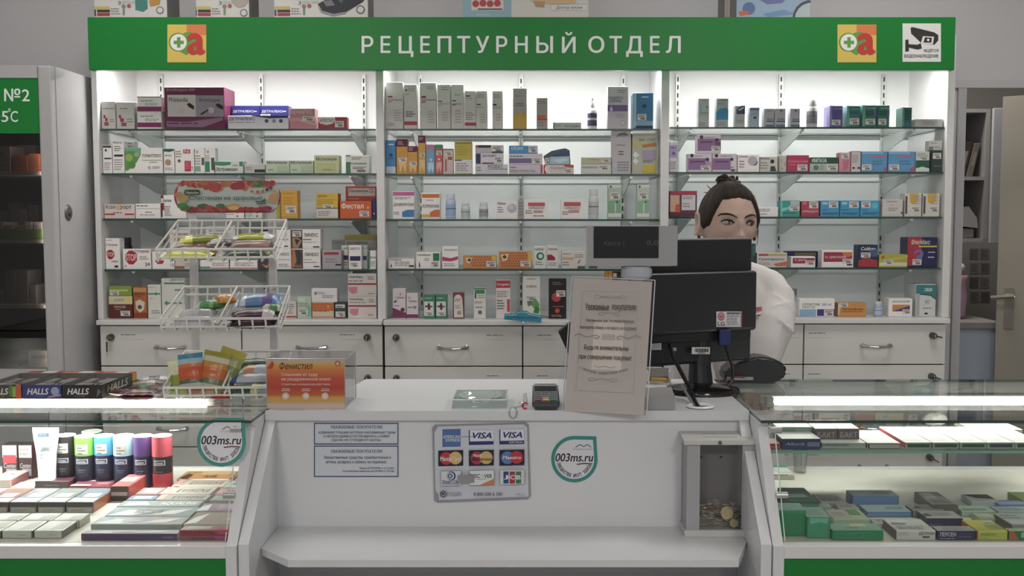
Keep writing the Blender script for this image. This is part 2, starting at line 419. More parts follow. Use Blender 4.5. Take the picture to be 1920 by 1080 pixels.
# ---------------------------------------------------------------- green fascia
fx0, fx1 = P(165, 80, FASY).x, P(1791, 80, FASY).x
fas = thing('fascia_sign', 'long green fascia sign with white Cyrillic lettering across the shelving top', 'sign', ((fx0 + fx1) / 2, FASY, zf0))
G().rbox(fx0, fx1, FASY, FASY + .03, zf0, zf1, GREEN, .0015, 1).obj('board', fas)
class PX:
    """prints in photo pixels on a plane facing the customer at depth Y"""
    def __init__(s, Y, e=.0008): s.g = G(); s.Y = Y; s.k = 0; s.e = e; s.N = Vector((0, -1, 0))
    def q(s, x, y):
        p = P(x, y, s.Y); p.y -= s.e + s.k * .00015; return p
    def r(s, x0, y0, x1, y1, m): s.g.face([s.q(x0, y1), s.q(x1, y1), s.q(x1, y0), s.q(x0, y0)], m); s.k += 1; return s
    def p(s, pts, m): s.g.face([s.q(*p) for p in pts], m); s.k += 1; return s
    def c(s, cx, cy, rx, m, ry=None, n=28):
        ry = ry or rx; return s.p([(cx + rx * math.cos(2 * math.pi * i / n), cy - ry * math.sin(2 * math.pi * i / n)) for i in range(n)], m)
    def t(s, txt, x0, y0, x1, y1, m, shear=0, bold=.012):
        vs, fs = text_geo(txt, shear, bold)
        s.g.mesh([s.q(x0 + (x1 - x0) * a, y1 - (y1 - y0) * b) + s.N * c for a, b, c in vs], fs, m); s.k += 1; return s
    def k_(s, pts, wpx, m):
        for (ax, ay), (bx_, by_) in zip(pts, pts[1:]):
            L = math.hypot(bx_ - ax, by_ - ay) or 1; nx, ny = -(by_ - ay) / L * wpx / 2, (bx_ - ax) / L * wpx / 2
            s.g.face([s.q(ax + nx, ay + ny), s.q(ax - nx, ay - ny), s.q(bx_ - nx, by_ - ny), s.q(bx_ + nx, by_ + ny)], m)
        s.k += 1; return s
    def glyph(s, ch, cx, cy, h, ang, m, asp=.62):
        vs, fs = text_geo(ch, 0, .01); ca, sa = math.cos(ang), math.sin(ang); out = []
        for a, b, c in vs:
            u, v = (a - .5) * h * asp, (b - .5) * h; out.append(s.q(cx + u * ca + v * sa, cy + u * sa - v * ca))
        s.g.mesh(out, fs, m); return s
LETW = M('#e3e8e4', .5)
for ch, a, b in (('Р', 83, 148), ('Е', 188, 243), ('Ц', 288, 370), ('Е', 408, 462), ('П', 503, 580), ('Т', 612, 685), ('У', 715, 790), ('Р', 828, 890), ('Н', 932, 1003), ('Ы', 1050, 1143), ('Й', 1192, 1268), ('О', 1338, 1427), ('Т', 1455, 1525), ('Д', 1547, 1640), ('Е', 1680, 1733), ('Л', 1768, 1850)):
    y0 = 60 if ch == 'Й' else 67.5; y1 = 107 if ch in 'ЦД' else 99.5
    px = PX(FASY, .001).t(ch, 650 + a / 2.954, y0, 650 + b / 2.954, y1, LETW, 0, .016); px.g.obj('letter', fas)
for ex in (314, 1570):
    px = PX(FASY, .001); Y_, O_, GR_, RD_, WH_ = M('#d8b84a'), M('#d9773a'), M('#5f9a3a'), M('#c0302a'), M('#e6e6e0')
    px.r(ex, 46, ex + 73, 117, Y_).r(ex + 36, 46, ex + 73, 66, O_)
    px.p([(ex + 18, 93), (ex + 36, 104), (ex + 48, 92), (ex + 30, 78)], GR_).c(ex + 40, 79, 19, GR_).c(ex + 20, 79, 17.5, GR_).c(ex + 21, 79.5, 15.5, WH_)
    px.r(ex + 12, 76.5, ex + 31, 83, GR_).r(ex + 18.3, 70, ex + 24.7, 89.5, GR_)
    px.t('a', ex + 37, 62, ex + 71, 103, RD_, 0, .035)
    px.g.obj('emblem', fas, label='yellow square emblem with white cross disc and red letter')
px = PX(FASY, .001); BK = M('#33302f'); WH = M('#dcdcda')
px.r(1692, 44, 1764, 116, WH)
px.p([(1707, 52), (1712, 51), (1752, 61), (1759, 66), (1759, 76), (1752, 84), (1728, 82), (1722, 76), (1708, 63)], BK)
px.p([(1730, 68), (1751, 69), (1749, 83), (1726, 82)], WH).p([(1734, 70), (1747, 71), (1746, 80), (1731, 80)], BK).c(1740, 75, 2.5, WH)
px.p([(1697, 75), (1703, 74), (1704, 96), (1697, 97)], BK).p([(1703, 83), (1720, 84), (1726, 81), (1728, 91), (1720, 93), (1703, 89)], BK)
px.t('ВЕДЁТСЯ', 1732, 91, 1759, 98.5, BK).t('ВИДЕОНАБЛЮДЕНИЕ', 1695, 102, 1759, 109, BK)
px.g.obj('camera_notice', fas, label='white square notice with black surveillance camera drawing')

# ---------------------------------------------------------------- base drawer cabinets
zstep = ZY(608, YC) - ZY(684.5, YC)
COLS = {'left': ((187, 453, 209, 320, 230), (453, 718, 689, 585, 640)), 'middle': ((720, 980, 743, 849, 915), (980, 1243, 1214, 1110, 1010)), 'right': ((1244, 1507, 1270, 1376, 1460), (1507, 1774, 1748, 1642, 1519))}
for bay in COLS:
    xs0 = P(COLS[bay][0][0], 640, YC).x; xs1 = P(COLS[bay][1][1], 640, YC).x; zs = SILL[bay]; ztop = zs - .016
    cab = thing('drawer_cabinet', {'left': 'white drawer cabinet below the left bay, behind the snack rack', 'middle': 'white drawer cabinet below the middle bay, behind the till counter', 'right': 'white drawer cabinet below the right bay, behind the pharmacist'}[bay], 'drawer cabinet', ((xs0 + xs1) / 2, YC, 0), 'drawer cabinets under the wall shelves')
    G().box(xs0 + .001, xs1 - .001, YC + .02, YB - .001, 0, ztop, M('#55504c', .8)).obj('carcass', cab)
    G().rbox(xs0 - (.004 if bay == 'left' else -.0005), xs1 + (.006 if bay == 'right' else -.0005), YC - .015, YB - .001, ztop, zs, LAM, .002).obj('ledge', cab)
    for ci, (x0, x1, xl, xh, xt) in enumerate(COLS[bay]):
        X0, X1 = P(x0, 640, YC).x, P(x1, 640, YC).x
        for r in range(8):
            z1 = ztop - .004 - r * zstep; z0 = z1 - zstep + .004
            if z0 < .02: continue
            dr_ = G().rbox(X0 + .002, X1 - .002, YC, YC + .019, z0, z1, LAM_D, .0012, 1)
            dr_.deco((X0, YC, z0), (X1 - X0, 0, 0), (0, 0, z1 - z0), (0, -1, 0), [('l', (xt - 3 - x0) / (x1 - x0), .76, (xt + (30 if r % 2 == 0 else 22) - x0) / (x1 - x0), .80, 1, '#5b5550'), ('r', (xt - 3 - x0) / (x1 - x0), .66, (xt + 40 - x0) / (x1 - x0), .67, '#bdbab5')])
            do = dr_.obj('drawer', cab)
            hx = P(xh, 640, YC).x; hz = z0 + (z1 - z0) * .48; s_ = .045
            g = G(); g.tube([(hx - s_, YC, hz), (hx - s_, YC - .016, hz - .001), (hx - s_ * .6, YC - .023, hz - .003), (hx, YC - .026, hz - .004), (hx + s_ * .6, YC - .023, hz - .003), (hx + s_, YC - .016, hz - .001), (hx + s_, YC, hz)], [.005, .0055, .0035, .005, .0035, .0055, .005], CHROME, 8)
            for sx in (-s_, s_): g.lathe([(.0001, -.004), (.0075, -.003), (.0075, .0)], (hx + sx, YC, hz), CHROME, 12, 'y')
            g.obj('handle', do, label='chrome bow handle')
            lx = P(xl, 640, YC).x; lz = z0 + (z1 - z0) * .72
            g = G(); g.lathe([(.0005, -.02), (.009, -.019), (.0105, -.015), (.0115, 0)], (lx, YC, lz), M('#5d5a57', .25, .9), 16, 'y')
            g.box(lx - .0012, lx + .0012, YC - .026, YC - .019, lz - .006, lz + .006, CHROME)
            if bay == 'left' and ci == 0 and r == 0: g.box(lx - .007, lx - .003, YC - .026, YC - .024, lz - .045, lz - .012, M('#2b2a2a', .4)).box(lx - .006, lx - .004, YC - .026, YC - .024, lz - .06, lz - .045, CHROME)
            if bay == 'right' and ci == 1: g.ext([(lx + .004, lz + .002), (lx + .024, lz - .002 - .003 * r), (lx + .024, lz - .006 - .003 * r), (lx + .004, lz - .003)], 'y', YC - .023, YC - .021, M('#4d4a48', .3, .7))
            g.obj('lock', do, label='dark metal drawer lock')

# ================================================================ TILL COUNTER
ZT = 1.101; ZD = .886
ct = thing('till_counter', 'white till counter with slanted side panels and chamfered lower bag shelf', 'counter', (-.04, 2.1, 0))
pl1 = PZ(668, 721, ZT)
G().ext([(-.547, 2.085), (.46, 2.085), (.46, 2.505), (-.404, 2.505), (pl1.x, pl1.y), (-.50, 2.24)], 'z', ZT - .02, ZT, LAM2).obj('worktop', ct)
G().box(-.527, .44, 2.1, 2.118, 0, ZT - .02, LAM2).obj('front_panel', ct)
for xa, xb in ((-.547, -.527), (.44, .46)):
    G().ext([(2.088, ZT - .0205), (1.875, ZD), (1.875, 0), (2.45, 0), (2.45, ZT - .0205)], 'x', xa, xb, LAM2).obj('side_panel', ct)
ZL = ZY(987, 2.1)
fl, fr, fy = PZ(540, 1050, ZL), PZ(1385, 1050, ZL), PZ(960, 1050, ZL).y
cl = PZ(477, 1028, ZL)
G().ext([(-.526, 2.099), (-.526, cl.y), (fl.x, fy), (fr.x, fy), (.439, PZ(1436, 1016, ZL).y), (.439, 2.099)], 'z', ZL - .014, ZL, LAM2).obj('bag_shelf', ct)
G().box(-.526, .439, 2.0, 2.016, 0, ZL - .1, LAM2).obj('kick_panel', ct)
g = G(); gp = PZ(1313, 764, ZT); g.lathe([(.017, .0002), (.026, .0004), (.03, .003), (.025, .006), (.0185, .004), (.017, .0004)], (gp.x, gp.y, ZT), M('#e2e2e2', .3), 28); g.lathe([(.0001, .0006), (.0165, .0008)], (gp.x, gp.y, ZT), M('#222', .6), 20)
g.obj('cable_grommet', ct, label='white round cable grommet')

# ================================================================ GLASS DISPLAY CASES
def case(name, label, X0, X1, endx, tube_x, tubeY, shelf=None):
    t = thing(name, label, 'display case', ((X0 + X1) / 2, 2.1, 0), 'glass display cases')
    G().box(X0 + .02, X1 - .02, 1.872, 1.89, 0, ZY(1046, 1.872), GREEN).obj('green_panel', t)
    G().rbox(X0 + .02, X1 - .02, 1.866, 1.89, ZY(1046, 1.872), ZD, LAM, .001, 1).obj('front_rail', t)
    G().box(X0 + .02, X1 - .02, 1.892, 2.45, ZD - .02, ZD, M('#d6d2c6', .4)).obj('deck', t)
    G().box(X0 + .02, X1 - .02, 2.45, 2.466, 0, ZD + .004, LAM).obj('back_lip', t)
    G().box(X0 + .02, X1 - .02, 2.48, 2.5, ZT - .03, ZT - .007, LAM).obj('back_rail', t)
    for xa, xb in ((X0, X0 + .02), (X1 - .02, X1)):
        G().ext([(2.012, ZT - .0205), (1.875, ZD), (1.866, ZD), (1.866, 0), (2.5, 0), (2.5, ZT - .0072), (2.012, ZT - .0072)], 'x', xa, xb, LAM2).obj('end_panel', t)
    G().box(X0 + .001, X1 - .001, 1.987, 2.5, ZT - .006, ZT, GLASS, {'f': GLASS_EDGE, 'k': GLASS_EDGE, 'l': GLASS_EDGE, 'r': GLASS_EDGE}).obj('glass_top', t)
    ga = Vector((1.99, ZT - .012)); gb = Vector((1.893, ZD + .001)); dn = Vector((-(gb - ga).y, (gb - ga).x)).normalized() * .004
    g = G(); pa, pb = X0 + .028, X1 - .028
    pts = [(ga.x, ga.y), (gb.x, gb.y), (gb.x - dn.x, gb.y - dn.y), (ga.x - dn.x, ga.y - dn.y)]
    g.ext(pts, 'x', pa, pb, GLASS)
    ed = M('#d8e8e2', .2, 0, .6)
    for xx in (pa, pb): g.tube([(xx, ga.x, ga.y), (xx, gb.x, gb.y)], .0012, ed, 6)
    g.obj('front_glass', t)
    for cy in (808, 933):
        fz = ZD + (ZT - ZD) * ((1020 - cy) / (1020 - 788)); fyy = gb.x + (ga.x - gb.x) * (fz - gb.y) / (ga.y - gb.y)
        for xx, sg in ((X0 + .02, 1), (X1 - .02, -1)):
            g = G(); g.tube([(xx - sg * .002, fyy - .004, fz), (xx + sg * .02, fyy - .004, fz)], [.0065, .0065], CHROME, 14); g.obj('glass_clip', t)
    ta, tb = tube_x
    l = G(); l.tube([(ta, tubeY, ZT - .018), (tb, tubeY, ZT - .018)], .008, TUBE, 12); lo = l.obj('tube', t, label='glowing white tube under the glass top')
    G().box(ta - .03, tb + .03, tubeY + .012, tubeY + .03, ZT - .024, ZT - .007, M('#e4e2dc', .4)).obj('tube_holder', t)
    for xx in (ta - .02, tb + .02): G().box(min(xx, xx), xx + .014, tubeY - .01, tubeY + .012, ZT - .028, ZT - .007, M('#d9d7d0', .4)).obj('tube_socket', t)
    if shelf:
        G().box(X0 + .022, X1 - .022, 2.13, 2.43, shelf - .006, shelf, SHELF_GLASS, {'f': GLASS_EDGE_L, 'k': GLASS_EDGE, 'l': GLASS_EDGE_L, 'r': GLASS_EDGE_L}).obj('middle_shelf', t, label='green edged glass shelf')
    return t
CLX0, CLX1, CRX0, CRX1 = -1.95, -.5485, .4615, 1.85
case('display_case', 'glass display case left of the till holding cosmetics and flat boxes', CLX0, CLX1, 0, (CLX0 + .06, P(387, 758, 2.26).x), 2.26)
ZM = ZY(845, 2.13)
case('display_case', 'glass display case right of the till with an inner glass shelf', CRX0, CRX1, 0, (P(1453, 753, 2.29).x, CRX1 - .06), 2.29, ZM)

# ================================================================ FRIDGE
FY = 3.05; fxr = P(104, 400, FY).x; fz1 = ZY(122, FY); fxl = -2.05
fr = thing('pharmacy_fridge', 'white glass-door fridge with green header at far left', 'fridge', ((fxl + fxr) / 2, FY, 0))
FRW = mat_noise('fridge_enamel', '#a7a6a8', '#afaeb0', 2, .4)
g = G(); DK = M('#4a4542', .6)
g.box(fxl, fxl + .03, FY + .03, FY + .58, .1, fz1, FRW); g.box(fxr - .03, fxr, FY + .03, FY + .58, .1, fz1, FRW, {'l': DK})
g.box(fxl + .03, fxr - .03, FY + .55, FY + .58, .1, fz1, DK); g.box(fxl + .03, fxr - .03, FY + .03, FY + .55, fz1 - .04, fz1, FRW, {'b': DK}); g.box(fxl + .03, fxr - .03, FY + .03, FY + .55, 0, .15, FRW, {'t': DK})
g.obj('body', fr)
g = G(); fw = P(104, 400, FY).x - P(78, 400, FY).x
g.rbox(fxr - fw, fxr, FY, FY + .028, .1, fz1, FRW, .006); g.rbox(fxl, fxl + fw, FY, FY + .028, .1, fz1, FRW, .006)
g.box(fxl + fw, fxr - fw, FY, FY + .028, ZY(146, FY), fz1, FRW); g.box(fxl + fw, fxr - fw, FY, FY + .028, .1, ZY(692, FY), FRW)
dro = g.obj('door', fr)
G().box(fxl + fw, fxr - fw, FY + .012, FY + .016, ZY(692, FY), ZY(250, FY), mat_glass('fridge_glass', '#b0adab', base=.05)).obj('pane', dro)
g = G(); gx0, gx1, gz0, gz1 = fxl + fw, fxr - fw, ZY(250, FY), ZY(146, FY)
g.box(gx0, gx1, FY + .002, FY + .012, gz0, gz1, GREEN); px = PX(FY + .002); px.t('№2', 8, 166, 56, 190, LETW).t('+2…+5', -80, 208, 16, 229, LETW).t('C', 20, 208, 34, 229, LETW).t('o', 15.5, 203, 20.5, 210, LETW, 0, .02)
g.mesh(px.g.v, px.g.f, LETW); g.obj('header_panel', fr, label='green panel with white number and temperature')
for y in (321, 449, 571, 690):
    G().box(fxl + .032, fxr - .032, FY + .05, FY + .5, ZY(y, FY + .05) - .012, ZY(y, FY + .05), M('#b6b1a8', .4)).obj('shelf', fr)
g = G(); kc = P(124, 399, FY + .08); g.lathe([(.0001, .004), (.02, .004), (.026, .0)], (fxr, FY + .085, ZY(399, FY + .085)), M('#6b6663', .4, .6), 22, 'x'); g.lathe([(.0001, .006), (.006, .006), (.006, .003)], (fxr, FY + .085, ZY(402, FY + .085)), M('#2a2a2a'), 12, 'x')
g.obj('lock', fr, label='round metal lock on the fridge side')
# what the fridge holds
def fbox(x0, x1, y0, ysh, col, lab, Yo=.07, dep=.09, name='medicine_box', cat='medicine box', ft=()):
    Y = FY + Yo; zb = ZY({0: 321, 1: 449, 2: 571, 3: 690}[ysh], FY + .05)
    a, b = P(x0, y0, Y), P(x1, y0, Y); ft_ = list(ft) or [('l', .15, .2, .85, .8, 4, '#6d625c')]
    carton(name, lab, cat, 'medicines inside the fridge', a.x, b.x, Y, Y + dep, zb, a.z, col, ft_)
fbox(24, 52, 291, 0, '#b5572f', 'orange box, left of two on the top fridge shelf'); fbox(53, 74, 288, 0, '#c0663a', 'orange box against the door frame, top fridge shelf')
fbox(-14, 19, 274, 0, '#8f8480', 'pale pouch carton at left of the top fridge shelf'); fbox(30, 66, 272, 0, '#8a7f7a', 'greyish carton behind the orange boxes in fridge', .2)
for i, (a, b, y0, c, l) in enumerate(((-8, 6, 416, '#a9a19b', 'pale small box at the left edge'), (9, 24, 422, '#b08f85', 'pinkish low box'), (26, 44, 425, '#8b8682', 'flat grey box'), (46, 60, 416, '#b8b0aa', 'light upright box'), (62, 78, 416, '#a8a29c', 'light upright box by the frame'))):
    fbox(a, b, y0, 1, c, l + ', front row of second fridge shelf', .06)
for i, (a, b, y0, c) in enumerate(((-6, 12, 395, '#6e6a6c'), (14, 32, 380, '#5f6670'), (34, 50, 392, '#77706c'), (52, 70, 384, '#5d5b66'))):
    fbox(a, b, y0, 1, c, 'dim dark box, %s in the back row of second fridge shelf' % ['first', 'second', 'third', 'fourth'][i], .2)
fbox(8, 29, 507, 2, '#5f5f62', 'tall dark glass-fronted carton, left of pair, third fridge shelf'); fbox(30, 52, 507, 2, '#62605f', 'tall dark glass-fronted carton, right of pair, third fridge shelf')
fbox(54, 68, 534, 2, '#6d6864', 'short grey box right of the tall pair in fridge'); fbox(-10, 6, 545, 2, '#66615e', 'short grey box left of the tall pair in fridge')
fbox(52, 90, 658, 3, '#a09c98', 'white box with dark lettering on the fridge floor', ft=[('t', 'ИНТЕРФЕРОН', .2, .5, .9, .75, '#3a3634')])
fbox(12, 34, 681, 3, '#7a4f3c', 'low brown packet on the fridge floor')
tag(G().rbox(P(-20, 430, FY + .053).x, P(80, 430, FY + .053).x, FY + .0508, FY + .0545, ZY(446, FY + .05) - .004, ZY(430, FY + .05), M('#7c9a4a'), .001, 1).obj('shelf_strip'), 'green price strip along the second fridge shelf edge', 'price strip')

# ================================================================ BACK ROOM SEEN THROUGH THE DOORWAY
BY = 4.45
def bx(x): return P(x, 330, BY).x
cw = thing('wall_cupboard', 'open white wall cupboard seen through the doorway', 'cupboard', (bx(1810), BY, ZY(450, BY)))
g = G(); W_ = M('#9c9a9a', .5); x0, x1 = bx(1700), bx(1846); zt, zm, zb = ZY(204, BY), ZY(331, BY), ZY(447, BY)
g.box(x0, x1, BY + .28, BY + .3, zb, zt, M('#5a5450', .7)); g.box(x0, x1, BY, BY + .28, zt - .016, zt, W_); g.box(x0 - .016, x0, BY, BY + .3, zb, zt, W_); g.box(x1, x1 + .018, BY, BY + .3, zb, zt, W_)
g.obj('carcass', cw)
G().box(x0, x1, BY, BY + .28, zm - .016, zm, W_).obj('shelf', cw); G().box(x0, x1, BY, BY + .28, zb - .016, zb, W_).obj('shelf', cw)
G().rbox(x1 + .019, bx(1874), BY - .03, BY - .012, zb - .02, zt, M('#b2b4b9', .4), .002).obj('door', cw)
def lean(name, lab, cat, xa, xb, ya, yb, ysh, col, tilt, Y, group):
    a, b = P(xa, ya, Y), P(xb, yb, Y); zb_ = ysh; g = G(); h = a.z - zb_
    g.rbox(a.x, b.x, Y, Y + .2, zb_, zb_ + h, col, .004)
    for v in g.v: v.x += (v.z - zb_) * tilt
    g.deco((a.x + .2 * h * tilt, Y, zb_ + h * .2), (b.x - a.x, 0, 0), (h * .6 * tilt, 0, h * .6), (0, -1, 0), [('r', .3, .2, .7, .9, '#8b8178')])
    return tag(g.obj(name), lab, cat, group)
lean('folder', 'orange folder leaning on the upper cupboard shelf', 'folder', 1778, 1790, 265, 330, zm, '#a5552f', .22, BY + .03, 'folders in the wall cupboard')
lean('folder', 'dark brown folder leaning right of the orange folder', 'folder', 1793, 1810, 266, 330, zm, '#3d3431', .22, BY + .03, 'folders in the wall cupboard')
lean('folder', 'grey folder leaning against the cupboard side', 'folder', 1813, 1824, 268, 330, zm, '#6b6661', .22, BY + .03, 'folders in the wall cupboard')
g = G(); a = P(1778, 390, BY); 
g.ext([(bx(1776), zb + .062), (bx(1840), zb + .045), (bx(1838), zb + .09), (bx(1822), zb + .14), (bx(1777), zb + .13)], 'y', BY + .02, BY + .2, M('#a19d9d', .7)); tag(g.obj('paper_stack'), 'loose white papers leaning on the lower cupboard shelf', 'papers')
g = G(); g.rbox(bx(1776), bx(1836), BY + .03, BY + .22, zb, zb + .044, M('#8a8484', .7), .008); tag(g.obj('paper_bundle'), 'grey bundle beneath the loose papers in cupboard', 'papers')
for i in range(4):
    for j in range(2):
        xa = 1818 + j * 20 + (i % 2); ya = 466 + i * 27
        px = PX(5.3, 0); g = G(); a = P(xa, ya + 20, 5.298); b = P(xa + 17, ya, 5.298)
        g.box(a.x, b.x, 5.2965, 5.2995, a.z, b.z, M(['#6b6866', '#7a7674', '#605d5d', '#757070'][(i + j * 3) % 4], .7))
        g.deco((a.x, 5.2965, a.z), (b.x - a.x, 0, 0), (0, 0, b.z - a.z), (0, -1, 0), [('l', .1, .15, .9, .9, 5, '#4a4645')])
        tag(g.obj('pinned_sheet'), 'dark printed sheet on far wall, %s row, %s column' % (['first', 'second', 'third', 'fourth'][i], ['left', 'right'][j]), 'printed sheet', 'sheets pinned on the far wall')
bcx1 = P(1866, 620, 4.3).x; bcz = ZY(603, 4.3)
bc = thing('back_room_cabinet', 'pale blue-grey low cabinet with worktop in the back room', 'cabinet', (1.75, 4.3, 0))
G().rbox(1.5, bcx1 + .02, 4.28, 5.0, bcz - .03, bcz, M('#8d8985', .5), .003).obj('worktop', bc); G().box(1.5, bcx1, 4.3, 5.0, 0, bcz - .03, M('#a9b4c4', .4)).obj('body', bc)
g = G(); pa = P(1788, 560, 4.45); bw = .035
g.lathe([(.045, 0), (.055, .02), (.06, .10), (.05, .16), (.062, .19)], (P(1786, 560, 4.45).x, 4.45, bcz), M('#b98fa6', .5), 16); o = g.obj('pink_bag', smooth=True); tag(o, 'pink printed bag standing on the back room worktop', 'bag')
g = G(); rr = random.Random(3)
for i in range(9): 
    c = Vector((P(1786, 560, 4.45).x + rr.uniform(-.045, .045), 4.45 + rr.uniform(-.03, .03), bcz + .195 + rr.uniform(0, .045)))
    g.lathe([(.002, -.02), (.017, -.008), (.02, .004), (.012, .016), (.001, .02)], c, M('#c3bfc0', .7), 8)
g.obj('white_rolls', o, smooth=True, label='white crumpled bundles sticking out of the bag')
# ================================================================ STOCK ON THE WALL SHELVES
ORD = ['first', 'second', 'third', 'fourth', 'fifth', 'sixth', 'seventh', 'eighth', 'ninth', 'tenth', 'eleventh', 'twelfth', 'thirteenth', 'fourteenth', 'fifteenth', 'sixteenth', 'seventeenth', 'eighteenth', 'nineteenth', 'twentieth']
W = '#e8e4e2'; GY = '#cdc8c6'; K = '#262424'; GT = '#8a8482'; RD = '#b02a38'; PU = '#7c3a66'
def sm(x0, y0, x1, y1, n=3, c=GT): return ('l', x0, y0, x1, y1, n, c)
